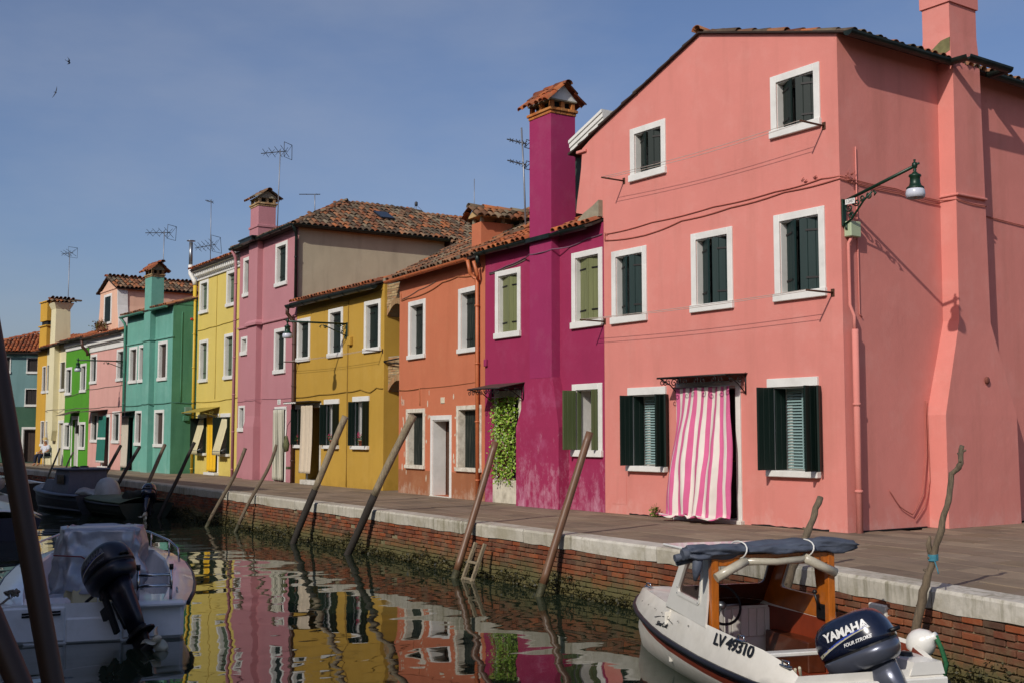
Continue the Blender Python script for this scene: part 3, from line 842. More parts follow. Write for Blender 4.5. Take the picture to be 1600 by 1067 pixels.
def street_lamp(h, label, u, y, z, ang, L, rise, group='wall lamps', tagtext=None, s=1.0):
    """green wall lamp: scrolled bracket, long arm, bell head with milky bowl; arm points along ang (0 = +u, -90 = out over the canal)"""
    t = h.thing('wall_lamp', label, 'street lamp', u, y, z, group, R(ang))
    G = plain('lamp_green', '12301f', 0.4, metal=0.2, vary=.2)
    mb = MB(); mb.cbox(0,0.03,-.045,.045,-.36,.06,.008); mb.tube([(.02,0,0.02),(L,0,rise)], .026, 8); mb.build('arm', G, t)
    mb = MB(); k = rise/L
    mb.tube([(.03,0,-.33),(.16,0,-.27),(L*.30,0,k*L*.3-.12),(L*.42,0,k*L*.42-.05)], .016, 6)
    for cx, cz, r0, a, tr in ((.12,-.09,.085,0.4,1.5),(.26,-.03,.06,2.6,1.4),(.16,-.21,.045,1,1.3),(L*.38,k*L*.38-.09,.05,2,1.4),(.36,.02,.045,4,1.2)):
        mb.tube([(p[0],0,p[1]) for p in spiral(cx, cz, r0, .014, a, tr)], .012, 5)
    mb.tube([(.06,0,-.33),(.055,0,-.40),(.075,0,-.42)], [.02,.022,.006], 6)
    mb.tube([(L*.44,0,k*L*.44-.05),(L*.47,0,k*L*.47-.10),(L*.45,0,k*L*.45-.13)], [.012,.02,.008], 6)
    mb.build('scrollwork', G, t)
    hd = MB(); c = Matrix.Translation((L,0,rise))
    hd.lathe([(.0,.10),(.02,.095),(.012,.06),(.035,.045),(.042,.01),(.03,-.03),(.016,-.045),(.03,-.06),(.016,-.075),(.03,-.09),(.045,-.11),(.085,-.13),(.09,-.15),(.072,-.17),(.075,-.25),(.09,-.29),(.125,-.315),(.125,-.335),(.05,-.34)], 16, 0, c)
    hd.tube([(L,0,rise+.02),(L+.075,0,rise+.025)], [.012,.018], 6)
    hd.build('lamp_head', G, t)
    bw = MB(); bw.lathe([(.118,-.335),(.132,-.36),(.138,-.41),(.128,-.465),(.122,-.465),(.130,-.41),(.124,-.36),(.11,-.34)], 18, 0, c)
    bw.build('lamp_bowl', plain('milky_glass', 'c9cdd6', 0.2, vary=.03, alpha=0.88), t)
    bb = MB(); bb.lathe([(.0,-.34),(.022,-.36),(.034,-.42),(.03,-.455),(.0,-.475)], 10, 0, c); bb.build('bulb', plain('bulb_glass', 'a08c78', 0.3), t)
    if tagtext:
        p = MB(); p.box(.09,.27,-.055,-.05,-.045,.035); pl = p.build('number_plate', WHITE, t)
        me = text_mesh(tagtext, .075); me.materials.append(IRON); o = link('numeral', me, pl)
        o.matrix_local = Matrix.Translation((.18,-.0565,-.005)) @ Matrix.Rotation(R(90), 4, 'X')
    return t

def cloth(W, Hh, nu, nz, fold, top_flat=0.25, seed=1, flare=0.0, out=0.0, gather=1.0, freq=5):
    """hanging cloth grid: rows from top to bottom, returns points in (u,y,z) with z going down from 0"""
    rr = random.Random(seed); ph = [rr.uniform(0,6.28) for _ in range(6)]
    P = []
    for j in range(nz+1):
        v = j/nz; row = []
        for i in range(nu+1):
            u = i/nu
            a = fold*(top_flat + (1-top_flat)*min(1,v*1.8))
            y = a*(math.sin(freq*2*math.pi*u+ph[0]+.6*math.sin(2.2*v+ph[1]))*.6 + .35*math.sin(freq*1.7*2*math.pi*u+ph[2]+1.1*v)+.3*math.sin(3*v+ph[3]+2*u))
            uu = u + 0.012*math.sin(freq*4*math.pi*u+ph[4]+v)
            row.append(((uu-.5)*W*(1+flare*v*v)+W/2, -out*v*v + y, -Hh*v))
        P.append(row)
    return P
# ================================================================== the coral house on the corner
S_CORAL = stucco('coral_render', 'cf8277', fade='d8a095', fade_amt=.3, streak='94604f', streak_amt=.18, salt='d6aca2', salt_top=.9, salt_amt=.4, tone=.06)
h = House('tall coral gabled house on the corner with white framed windows', (-17.2,14.25), (-11.5,14.21), S_CORAL, 8.62, D=9.0)
PINK = h
for w in ((0.82,6.17,1.80,7.18),(4.34,6.25,5.36,7.28),(0.25,3.54,1.25,4.93),(2.43,3.57,3.43,4.96),(4.36,3.58,5.40,4.99)):
    h.window(w[0],w[1],w[2],w[3],TEALSH if w[1] < 5 else GREEN, ajar=30, hinges=True, n=3, dep=.13)
BLIND = plain('pale_blue_blind', '7f9896', 0.5, vary=.06)
for u0, u1, lf, zt in ((0.71,1.75,.29,2.33),(4.17,5.21,.36,2.36)):
    w, (a, b, c, d) = h.window(u0, 0.80, u1, zt, None, style='lintel', dep=0.26)
    hh = d - c - .01
    h.leaf(w, (a+.005,-0.012,c+.005), -92, lf, hh, GREEN, n=3)                  # leaf standing straight out from the wall
    h.leaf(w, (a+.045,0.02,c+.005), 86, .22, hh, GREEN, n=2, hinges=False)      # its folded half inside the reveal
    h.leaf(w, (b+.06,-0.012,c+.005), -84, lf, hh, GREEN, n=3)
    h.leaf(w, (b+.10,-0.014,c+.005), -62, lf*.55, hh, GREEN, n=2, hinges=False)
    mb = MB(); z = c + .03; i = 0
    while z < d - .03:
        y = .235
        skew = 0.0
        mb.box(a+.09, b-.03, y-.012, y+.012, z, z+.028, 0, Matrix.Translation((0,y,z)) @ Matrix.Rotation(R(-32),4,'X') @ Matrix.Translation((0,-y,-z)))
        z += .048; i += 1
    mb.box((a+b)/2-.012,(a+b)/2+.012,.205,.213,c+.01,d-.01)
    bl = mb.build('slatted_blind', BLIND, w); tag(bl, kind='stuff')
# door opening
h.holes.append((2.12,3.45,0.02,2.27,0.6))
mb = MB(); mb.cbox(3.452,3.56,-.03,.3,0.0,2.27,.006); mb.cbox(2.02,2.118,-.03,.3,0.0,2.27,.006); mb.cbox(2.02,3.56,-.032,.3,2.272,2.37,.006)
h.lining(2.12,3.45,2.27,.4,WHITE)
dr = h.part('door_frame', mb, WHITE)
mb = MB(); mb.cbox(1.98,3.60,-.10,.35,-.03,.06,.012); mb.build('threshold', STONE, dr)
mb = MB()
for i in range(2): mb.merge(planks(.64,2.1,.045,4), Matrix.Translation((2.14+.66*i,.42,.07)))
d_ = h.part('door', mb, plain('dark_door_wood','2a1a12',.6,vary=.2))
mb = MB(); mb.tube([(2.95,.40,1.02),(2.95,.36,1.02),(3.05,.36,1.02)], .012, 6); mb.build('handle', plain('brass','8a6a30',.35,metal=.8), d_)
h.walls(clip=[((2.73,0,8.50),(.285,0,1)), ((2.73,0,8.50),(-.383,0,1))])
# wing wall leaning over the neighbour's roof, curved on its left
cur = [(-.86,5.86),(-.82,6.12),(-.745,6.45),(-.69,6.75),(-.665,7.0),(-.655,7.12)]
mb = MB(); mb.prism([(-.002,5.63),(-.002,7.455)] + cur[::-1][:1] + cur[::-1][1:], 0.0, .35)
h.part('wing_wall', mb, S_CORAL, True)
# white rake cornice with stepped moulding
mb = MB()
k = .383
for o, t0, t1 in ((.035,0,.10),(.06,.10,.19),(.085,.19,.25)):
    mb.prism([(-1.0,7.095+t0),(0.06,7.095+1.06*k+t0),(0.06,7.095+1.06*k+t1),(-1.0,7.095+t1)], -o, .34)
h.part('cornice', mb, WHITE, True)
mb = MB(); mb.cbox(-.80,-.5,-.05,.2,7.03,7.09,.01); h.part('corbel', mb, S_CORAL)
# roof
mb = MB(); D = 9.0
for x0, z0, x1, z1 in ((2.73,8.485,5.98,8.485-3.25*.285),(2.73,8.485,-1.02,8.485-3.75*.383)):
    mb.loft([[(x0,y,z0),(x1,y,z1),(x1,y,z1+.03),(x0,y,z0+.03)] for y in (-.07,D)])
rf = h.part('roof', mb, DECK, True)
roof_tiles(rf, (5.98,-.06,8.485-3.25*.285), (0,1,0), (-1,0,.285), D, 3.25*1.04-.32, TILE_OLD, inside=lambda s,t: s < .4 or t < .7, seed=4)
roof_tiles(rf, (-1.02,D,8.485-3.75*.383), (0,-1,0), (1,0,.383), D+.06, 3.75*1.07-.36, TILE_OLD, inside=lambda s,t: s > D-.35, seed=5)
ridge_tiles(rf, (2.73,-.12,8.53), (2.73,D,8.53), TILE_OLD)
mb = MB()                                        # gutter along the side wall, stepping out round the chimney breast
def gut(path, r=.085):
    for a, b in zip(path, path[1:]):
        a, b = Vector(a), Vector(b); d = (b-a).normalized(); x = d.cross(Vector((0,0,1)))
        ring = [x*(r*math.cos(t)) + Vector((0,0,r*math.sin(t))) for t in [math.pi + math.pi*i/8 for i in range(9)]]
        ring += [x*((r-.014)*math.cos(t)) + Vector((0,0,(r-.014)*math.sin(t))) for t in [2*math.pi - math.pi*i/8 for i in range(9)]]
        e = d*.03
        mb.loft([[tuple(a - e + p) for p in ring], [tuple(b + e + p) for p in ring]])
zg = 8.52-3.25*.285 - .02
gut([(6.02,-.10,zg),(6.02,2.42,zg),(6.34,2.42,zg-.005),(6.34,3.55,zg-.01),(6.02,3.55,zg-.012),(6.02,9.0,zg-.05)])
mb.add([(6.02+.085*math.cos(t),-.125,zg+.085*math.sin(t)) for t in [math.pi + math.pi*i/8 for i in range(9)]], [list(range(9))])
y = .3
while y < 8.5:
    if not 2.2 < y < 3.7: mb.box(5.9,6.02,y-.012,y+.012,zg-.015,zg+.0)
    y += .8
h.part('gutter', mb, ZINC, True)
# chimney breast on the side wall and chimney above the eave
h.chimney([(5.68,6.05,1.98,3.95,0),(5.68,6.05,1.98,3.92,1.78),(5.68,6.0,2.48,3.34,3.3),(5.68,6.0,2.52,3.26,7.6)], S_CORAL, 'chimney_breast')
c = h.chimney([(5.42,5.98,2.5,3.3,7.62),(5.44,5.96,2.52,3.26,8.12),(5.44,5.96,2.52,3.26,8.60),(5.41,5.99,2.49,3.29,8.605),(5.41,5.99,2.49,3.29,8.9),(5.37,6.03,2.45,3.33,8.905),(5.37,6.03,2.45,3.33,9.4)], S_CORAL)
h.cap_gable(c, 5.40,6.0,2.48,3.30,9.4)
mb = MB(); mb.prism([(5.435,7.75),(5.80,7.72),(5.965,7.78),(5.965,8.0),(5.80,7.98)], 2.50, 2.515); mb.build('bare_render', plain('bare_mossy_render','6e6a45',.95,vary=.3,scale=8), c)
mb = MB(); mb.cbox(5.70,6.05,2.47,3.30,5.34,5.38,.01); h.part('ledge', mb, S_CORAL)
# drain pipe boxed in render up the corner, conduit and meter box
h.pipe([(5.80,.15,0.0),(5.80,.15,3.05)], .05, S_CORAL)
h.pipe([(5.80,.14,3.0),(5.80,.14,3.25),(5.755,.10,3.42),(5.755,.10,4.36),(5.80,.16,4.5)], .026, S_CORAL, 'conduit', 8)
h.pipe([(5.755,.10,4.30),(5.755,.18,4.42),(5.78,.30,4.5)], .02, S_CORAL, 'conduit', 8, False)
mb = MB(); mb.cbox(5.705,5.84,.06,.30,4.46,4.70,.012); h.part('junction_box', mb, plain('pale_green_plastic','a9b592',.5,vary=.05))
h.pipe([(5.72,.42,3.25),(5.72,.36,3.3),(5.72,.36,5.9)], .011, S_CORAL, 'conduit', 6, False)
CC = plain('coral_painted_cable', 'a85f52', .7)
h.cable([(0.05,-.012,5.30),(1.4,-.012,5.33),(3.0,-.012,5.36),(4.4,-.012,5.38),(5.36,-.012,5.42),(5.72,.0,5.40),(5.72,1.3,5.36),(5.72,2.46,5.30),(6.02,2.5,5.28),(6.02,3.3,5.25),(5.72,3.4,5.2),(5.72,6,5.1)], .010, CC)
h.cable([(0.05,-.012,5.18),(1.2,-.012,5.12),(2.2,-.012,5.24),(3.4,-.012,5.28),(4.6,-.012,5.34),(5.72,-.012,5.36),(5.725,1.4,5.30),(5.725,2.44,5.24)], .012, CC)
h.cable([(0.05,-.012,5.18),(0.06,-.012,5.33),(.12,-.012,5.27)], .012, CC)
rr = random.Random(3)
mb = MB()
for i in range(10):
    p = Vector((5.73,.12+rr.uniform(-.08,.2),5.40+rr.uniform(-.05,.05))); mb.tube([p, p+Vector((.03,rr.uniform(-.12,.12),rr.uniform(-.08,.08)))], .008, 4)
for i in range(6):
    p = Vector((5.0+rr.uniform(-.1,.25),-.015,5.43+rr.uniform(-.03,.03))); mb.tube([p, p+Vector((.06,-.02,rr.uniform(-.03,.05)))], .008, 4)
h.part('cable_joint', mb, CC)
h.cable([(5.72,1.92,2.0),(5.74,1.90,1.2),(5.74,1.78,.55),(5.74,1.5,.22),(5.74,1.2,.35),(5.73,.95,.62)], .009, CC)
h.cable([(5.72,1.96,2.0),(5.74,1.96,.75),(5.74,1.8,.35),(5.74,1.55,.14)], .009, CC)
mb = MB(); mb.box(.2,.62,-.006,0.002,.18,.72); h.part('inspection_panel', mb, S_CORAL)
mb = MB()
for a, b, c, d in ((0.7,1.9,.0,.03),(3.75,5.35,0.0,.035)):
    P = [(a + (b-a)*i/12, rr.uniform(0,.02)) for i in range(13)]
    mb.prism([(x, .0) for x, z in P] + [(x, .012+z) for x, z in P[::-1]], -.004, .01)
mb.prism([(5.705,0),(5.715,0),(5.715,.02),(5.705,.02)], .2, 1.9)
h.part('dark_foot_strip', mb, DARK, True)  # ragged near-black strips along the foot of the walls
mb = MB(); mb.lathe([(0,0),(.06,0),(.06,.02),(.02,.03),(0,.03)], 14, 0, Matrix.Translation((6.05,3.1,2.35)) @ Matrix.Rotation(R(90),4,'Y')); h.part('vent_cap', mb, plain('clay_vent','7a4436',.8))
scroll_canopy(h, 2.05, 3.72, 2.47, .5, zi=.012)
# striped door curtain
t = h.thing('striped_curtain', 'pink and white striped curtain hanging over the coral house door', 'curtain', 2.16, -.17, 2.27)
Wc, Hc = 1.36, 2.25
P = []
rr = random.Random(8)
NU, NZ = 68, 46
for j in range(NZ+1):
    v = j/NZ; row = []
    for i in range(NU+1):
        u = i/NU
        bil = math.sin(min(1,v*1.05)*math.pi*.5)**2
        f = .035*(.35+.65*min(1,v*2))
        y = -.34*bil*(0.55+.45*math.sin(u*3.0+.3)) + f*math.sin(u*30+1.2*math.sin(3*v)) + .03*math.sin(u*11+4*v) - .05*math.exp(-((u-.22)/.06)**2)*math.sin(math.pi*min(1,v*1.4))
        x = u*Wc - .03*v**1.6*(1-u)**1.2 + .12*math.sin(math.pi*.5*v)**2*u*(1 if v < .92 else 1-(v-.92)*4) + .02*math.sin(7*v+u*5)
        y += .012*mnoise.noise(Vector((u*9, v*7, 1))) + .006*mnoise.noise(Vector((u*30, v*9, 5))); x += .012*mnoise.noise(Vector((u*3, v*6, 9)))
        z = -Hc*v
        if v > .955:                                     # hem lies crumpled on the paving
            e = (v-.955)/.045; z = -Hc*.965 + .03*math.sin(u*21)*e + .012*math.sin(u*50); z = max(z, -Hc+.02); y -= .16*e*(.6+.4*math.sin(u*9+1)); x -= .10*e*(1-u)
        row.append((x, y, z))
    P.append(row)
CW = plain('white_curtain_cloth', 'd8cfc4', .9, vary=.04, scale=5, bump=.2, bscale=200)
CP = plain('pink_curtain_cloth', 'c85e88', .9, vary=.08, scale=3, bump=.2, bscale=200)
CPr = plain('rose_curtain_cloth', 'c8405e', .9, vary=.08, scale=3, bump=.2, bscale=200)
mb = MB(); mb.grid(P, mif=lambda j, i: (1 if (i//4) % 2 == 0 else 0)); o = mb.build('cloth', [CW, CP], t)
sd = o.modifiers.new('thick', 'SOLIDIFY'); sd.thickness = .004
mb = MB(); mb.tube([(-.05,.0,.01),(1.34,.0,.01)], .012, 6); mb.build('curtain_rod', STEEL, t)

def clothesline(h, label, u0, u1, z, out, sag, grp='clotheslines', sticks=True):
    t = h.thing('clothesline', label, 'clothesline', u0, 0, z, grp)
    L = u1-u0
    for x in (0, L):
        mb = MB(); mb.cbox(x-.035,x+.035,-.012,-.002,-.06,.06,.004); mb.tube([(x,-.005,0),(x,-out,0.0)], .016, 6); mb.build('bracket', RUST, t)
    for k, oo in enumerate((out*.97, out*.78)):
        mb = MB(); mb.tube([(x*L/14, -oo, .01 - sag*math.sin(math.pi*x/14)*(1+.3*k)) for x in range(15)], .005, 4); mb.build('line', plain('line_cord','b8aca0',.6), t)
    return t
clothesline(h, 'clothesline strung under the top floor windows of the coral house', 0.62, 5.42, 6.24, .55, .05)
clothesline(h, 'clothesline strung under the middle floor windows of the coral house', 0.02, 5.52, 3.62, .6, .03)
street_lamp(h, 'green scrolled wall lamp on the corner of the coral house', 5.705, .05, 4.98, 0, 1.30, .33, tagtext='1347')
t = h.thing('weed_tuft', 'small green weed growing at the foot of the coral house', 'weed', 1.48, -.06, 0)
mb = MB(); rr = random.Random(4)
for i in range(60):
    a = rr.uniform(0,6.28); r = rr.uniform(.02,.12); p = Vector((r*math.cos(a), -abs(r*math.sin(a))*.7, rr.uniform(.0,.16)))
    d = Vector((math.cos(a),math.sin(a),rr.uniform(.1,.8))).normalized()*.06; w = d.cross(Vector((0,0,1))).normalized()*.022
    mb.add([p, p+d*.5-w, p+d, p+d*.5+w], [(0,1,2,3)])
mb.build('leaves', plain('weed_leaf','668a2a',.6,vary=.3), t)
mb = MB()
for i in range(4): mb.tube([(0,0,0),(.03*i-.04,-.03,.10+.03*i),(.05*i-.07,-.04,.2+.02*i)], .004, 4)
mb.build('stem', plain('weed_stem','55501e',.7), t)

# ================================================================== the magenta house
S_MAG = stucco('magenta_render', '942b50', fade='aa5a78', fade_amt=.22, streak='6a2440', streak_amt=.15, salt='d5aebd', salt_top=2.9, salt_amt=.5, tone=.07)
h = House('magenta house with a massive chimney breast and salt stained base', (-21.6,14.45), (-17.21,14.25), S_MAG, 5.55, D=8.0)
MAG = h
h.window(0.45,3.55,1.47,5.04,OLIVE,ajar=12,dep=.10,hinges=True,n=3); h.window(3.36,3.55,4.37,5.07,OLIVE,ajar=12,dep=.10,hinges=True,n=3)
w, (a,b,c,d) = h.window(3.36,1.04,4.34,2.46,None,dep=.28,inner=plain('brown_window_frame','8a5424',.5,vary=.2,stretch=(8,8,.6)))
hh = d-c-.01
h.leaf(w,(a+.005,-.035,c+.005),-93,.30,hh,OLIVED,n=3); h.leaf(w,(a+.04,0,c+.005),84,.09,hh,OLIVED,n=1,hinges=False); h.leaf(w,(b-.03,-.03,c+.005),-96,.13,hh,OLIVED,n=2)
h.holes.append((0.52,1.38,0.02,2.28,.5))
mb = MB(); mb.cbox(.42,.518,-.02,.25,0.5,2.40,.006); mb.cbox(1.382,1.48,-.02,.25,.5,2.40,.006); mb.cbox(.42,1.48,-.024,.25,2.282,2.42,.006)
mb.cbox(.40,1.50,-.05,.26,0,.5,.01)
dr = h.part('door_frame', mb, plain('stained_white_paint','c9c2ae',.8,vary=.1,dirt='6d6350',dirt_amt=.5))
mb = MB(); mb.merge(planks(.84,1.76,.045,4), Matrix.Translation((.53,.3,.52))); h.part('door', mb, plain('black_door','15110e',.6))
h.walls()
h.chimney([(1.66,3.22,-.25,.05,0),(1.66,3.22,-.25,.05,1.62),(2.10,2.94,-.2,.05,2.62)], stucco('magenta_salted_render', '942b50', fade='b4688a', fade_amt=.5, streak='6a2440', streak_amt=.15, salt='d8b4c2', salt_top=4.2, salt_amt=.55), 'chimney_breast')
h.chimney([(2.12,2.92,-.205,.05,2.62),(2.12,2.92,-.205,.05,5.5)], stucco('magenta_render_clean','942d58',streak='6a2440',streak_amt=.1), 'chimney_breast')
c = h.chimney([(2.12,2.92,-.205,.40,5.5),(2.12,2.92,-.205,.40,8.02)], stucco('magenta_render_clean','942d58'))
h.cap_gable(c, 2.12,2.92,-.205,.40,8.02,along='u',h=.30,over=.14)
def skip(u0,u1,y): return lambda s,t: not (u0 < s-.05 < u1 and t < y)
h.slope(5.62,.44,4.4,mat=TILE_RED,single=True,seed=21,over=.24,u1=4.36,inside=skip(2.0,3.0,.8))
mb = MB(); mb.prism([(3.55,5.62),(4.38,5.66),(4.38,5.98),(4.2,5.9),(3.9,5.80)], -.1, .3); h.part('mortar_fillet', mb, MORTAR, True)
h.gutter(0.02,2.08,5.50); h.gutter(2.96,4.12,5.50)
mb = MB(); mb.box(2.08,2.96,-.30,-.22,5.43,5.52); h.part('gutter_apron', mb, ZINC)
h.pipe([(0.06,-.24,5.45),(0.02,-.22,5.32),(-.06,-.12,5.24)], .05, ZINC)
h.cable([(0.2,-.012,5.05),(.9,-.012,5.12),(1.6,-.012,5.2),(2.1,-.2,5.2),(2.5,-.22,5.18),(2.95,-.2,5.2),(3.3,-.012,5.22),(3.9,-.012,5.3),(4.37,-.012,5.32)], .014, plain('purple_grey_cable','6e4a5c',.7))
h.cable([(0.2,-.012,5.02),(.9,-.012,5.08),(1.7,-.012,5.17)], .012)
scroll_canopy(h, .28, 1.62, 2.52, .62)
mb = MB(); mb.cbox(.02,.12,-.06,0.0,2.98,3.14,.01); h.part('junction_box', mb, stucco('magenta_render_clean','942d58'))
# leaf curtain in the doorway
t = h.thing('leaf_curtain', 'curtain of green artificial leaves filling the magenta house doorway', 'curtain', .46, -.09, .38)
LEAF = pieces('plastic_leaf', ['5d7d1c','7a9a2a','8fb03a','4a6a18','9aba4a','66862a','b0c060'], rough=.5, bump=.1)
mb = MB(); rr = random.Random(12)
for s_ in range(15):
    x0 = .03 + .92*s_/14
    zend = .0 + rr.uniform(0,.28) + (.15 if s_ > 11 else 0)
    z = 1.88
    while z > zend:
        for _ in range(3):
            p = Vector((x0+rr.gauss(0,.035)+.02*math.sin(z*9+s_), rr.gauss(0,.045)-.01, z+rr.gauss(0,.03)))
            d = Vector((rr.uniform(-1,1), rr.uniform(-1,.1), rr.uniform(-1.2,.3))).normalized()*rr.uniform(.02,.075); w_ = d.cross(Vector((rr.uniform(-1,1),1,rr.uniform(-1,1)))).normalized()*d.length*.42
            mb.add([p, p+d*.45-w_, p+d, p+d*.45+w_], [(0,1,2,3)])
        z -= .033
tag(mb.build('leaves', LEAF, t), kind='stuff')
mb = MB()
for i in range(70):
    p = Vector((rr.uniform(0,.98), -.05+rr.gauss(0,.02), rr.uniform(.1,1.85))); s_ = .016
    mb.add([p+Vector((s_,0,0)),p+Vector((0,-.01,s_)),p+Vector((-s_,0,0)),p+Vector((0,-.01,-s_)),p+Vector((0,-s_,0))], [(0,1,4),(1,2,4),(2,3,4),(3,0,4)])
tag(mb.build('blossoms', pieces('blossom',['c9b8b8','b86a70','c08a7a','d5cfd0','7a8aa0'],rough=.6), t), kind='stuff')
mb = MB(); mb.tube([(-.02,0,1.9),(1.0,0,1.9)], .012, 6); mb.build('rod', STEEL, t)
# flower pot on the ground floor sill
t = h.thing('flower_pot', 'clay pot with dry stems on the magenta house window sill', 'flower pot', 4.0, .1, 1.175)
mb = MB(); mb.lathe([(0,0),(.07,0),(.09,.13),(.10,.13),(.10,.16),(.085,.16),(.07,.05),(0,.05)], 14); mb.build('pot', plain('clay_pot','9a7a5c',.9), t)
mb = MB()
for i in range(9): mb.tube([(0,0,.1),(rr.uniform(-.05,.05),rr.uniform(-.05,.05),.25),(rr.uniform(-.1,.1),rr.uniform(-.08,.05),.42)], [.006,.005,.002], 4)
mb.build('stems', plain('dry_stem','6a5424',.8), t)
# gap behind the chimney: dark shed wall of the attic behind
mb = MB(); mb.box(.8,3.0,1.7,1.85,5.9,7.72); mb.box(.75,3.05,1.55,2.0,7.72,7.8); h.part('attic_wall', mb, plain('dark_green_board','2a3a34',.8,vary=.15))

# ================================================================== the orange house
S_OR = stucco('orange_render', 'be7050', fade='c88a64', fade_amt=.3, streak='8a4a2c', streak_amt=.16, tone=.07)
S_ORB = stucco('brown_plinth_render', '9a6242', fade='b08a68', fade_amt=.4, streak='5e4030', streak_amt=.2, salt='cfc3b0', salt_top=.95, salt_amt=.5)
h = House('orange house with a brown plinth and narrow white doorway', (-26.35,14.95), (-21.61,14.45), S_OR, 5.5, D=7.0, band=(.6,S_ORB))
ORA = h
FL = plain('flaking_white_paint','d2ccbb',.8,vary=.1,scale=8,dirt='8a7a62',dirt_amt=.6)
h.window(.60,3.36,1.62,4.83,BLACKGREEN,sill=False,hinges=True,dep=.14); h.window(3.46,3.34,4.48,4.85,BLACKGREEN,sill=False,hinges=True,dep=.14)
h.window(.50,.63,1.62,2.12,BLACKGREEN,fw=.1,frame=FL,sill=False,dep=.15); h.window(3.38,.63,4.62,2.14,BLACKGREEN,fw=.1,frame=FL,sill=False,dep=.15)
h.holes.append((2.06,3.0,0.02,1.82,.9))
mb = MB(); mb.cbox(1.95,2.058,-.02,.05,0,1.93,.006); mb.cbox(3.002,3.10,-.02,.05,0,1.93,.006); mb.cbox(1.952,3.098,-.022,.05,1.822,1.935,.006)
h.lining(2.06,3.0,1.82,.34,WHITE)
dr = h.part('door_frame', mb, WHITE)
mb = MB(); mb.merge(planks(.9,1.78,.05,5), Matrix.Translation((2.08,.36,.03))); d_ = h.part('door', mb, plain('old_brown_door','4a3020',.7,vary=.3,stretch=(6,6,.5)))
mb = MB(); mb.box(2.72,2.88,.352,.356,.95,1.22); mb.build('notice', WHITE, d_)
mb = MB(); mb.box(1.96,3.09,-.04,.3,-.02,.018); mb.build('threshold', STONE, dr)
h.walls()
h.slope(5.60,.54,4.4,u0=-.25,mat=TILE_OLD,single=True,seed=31,over=.26)
ORP = plain('orange_gutter_paint','b5653c',.5,vary=.1)
h.gutter(-.28,4.38,5.45,y=-.28,r=.07,mat=ORP)
h.pipe([(4.42,-.27,5.40),(4.42,-.2,5.1),(4.42,-.09,5.0),(4.52,-.08,4.98),(4.55,-.07,0.0)], .043, ORP)
h.pipe([(4.66,-.24,5.35),(4.66,-.14,5.05),(4.60,-.10,4.95)], .04, ORP)
h.cable([(.1,-.012,5.1),(.12,-.012,4.92),(.5,-.012,4.94),(1.6,-.012,4.96),(2.6,-.012,5.12),(3.4,-.012,5.16),(4.4,-.012,5.08)], .016, plain('orange_painted_cable','a3643f',.7))
h.cable([(.15,-.012,4.95),(1.2,-.012,5.08),(2.2,-.012,5.18)], .008)
h.cable([(.02,-.012,2.62),(1.3,-.012,2.62),(1.32,-.012,2.2)], .016, plain('orange_painted_cable','a3643f',.7))
h.cable([(1.3,-.012,2.62),(4.4,-.012,2.66)], .006, plain('orange_painted_cable','a3643f',.7))
mb = MB(); mb.cbox(2.52,2.72,-.02,0.002,2.22,2.36,.004); h.part('house_plate', mb, plain('cream_tile','d6cbb0',.4))
mb = MB(); rr = random.Random(2)
for i in range(26):
    u = rr.choice([rr.uniform(.15,.5), rr.uniform(1.62,1.9), rr.uniform(3.14,3.36), rr.uniform(.15,.4)]); z = rr.uniform(.3,2.5); a = rr.uniform(.015,.05); b_ = rr.uniform(.03,.12)
    mb.add([(u+a*math.cos(k*1.05)*rr.uniform(.6,1.1), -.003, z+b_*math.sin(k*1.05)*rr.uniform(.6,1.1)) for k in range(6)], [list(range(6))])
h.part('bare_patches', mb, plain('bare_lime_patch','cdbfa8',.9,vary=.15))
c = h.chimney([(3.42,3.90,.35,1.2,5.5),(3.42,3.90,.35,1.2,6.42)], S_OR)
mb = MB(); mb.box(3.44,3.88,1.21,1.5,5.6,6.40); mb.build('yellow_flue', stucco('yellow_flue_render','c9a83a'), c)
for u in (3.46,3.86):
    for y in (.39,.95,1.44): mb = MB(); mb.cbox(u-.035,u+.035,y-.035,y+.035,6.42,6.55,.005); mb.build('cap_post', MORTAR, c)
mb = MB(); mb.prism([(3.34,6.55),(3.98,6.55),(3.66,6.75)], .27, 1.58); mb.build('gable', plain('tan_render','b89a6c',.9), c, True)
for sg in (1,-1):
    st = 3.34 if sg > 0 else 3.98; L = math.hypot(.32,.2); ux, uz = sg*.32/L, .2/L
    roof_tiles(c, (st-ux*.12, 1.72 if sg > 0 else .13, 6.56-uz*.12), (0,-sg,0), (ux,0,uz), 1.59, L+.12, TILE_OLD, True, seed=40+sg, step=.25, pitch=.18, tl=.66)
ridge_tiles(c, (3.66,.13,6.79), (3.66,1.72,6.79), TILE_OLD)
# ================================================================== the ochre house
S_OC = stucco('ochre_render', 'b48f3c', fade='c2a25c', fade_amt=.25, streak='86661e', streak_amt=.16, tone=.06)
h = House('ochre yellow house with dark green shutters beside the alley', (-33.4,15.3), (-27.4,15.08), S_OC, 5.5, D=8.0)
OCH = h
for u in (.06,2.40,4.80): h.window(u,3.70,u+1.0,5.12 if u > 1 else 5.03,GREEN,hinges=True)
for u0,u1,zt in ((.02,.75,2.40),(2.20,3.22,2.50),(4.14,5.16,2.53)):
    w, (a,b,c,d) = h.window(u0,1.07,u1,zt,None,style='lintel',dep=.26)
    hh = d-c-.01
    h.leaf(w,(a+.005,-.012,c+.005),-92,.20,hh,GREEN,n=2); h.leaf(w,(a+.04,.02,c+.005),86,.07,hh,GREEN,n=1,hinges=False); h.leaf(w,(b+.03,-.012,c+.005),-86,.20,hh,GREEN,n=2)
h.holes.append((1.02,1.86,.02,2.28,.6))
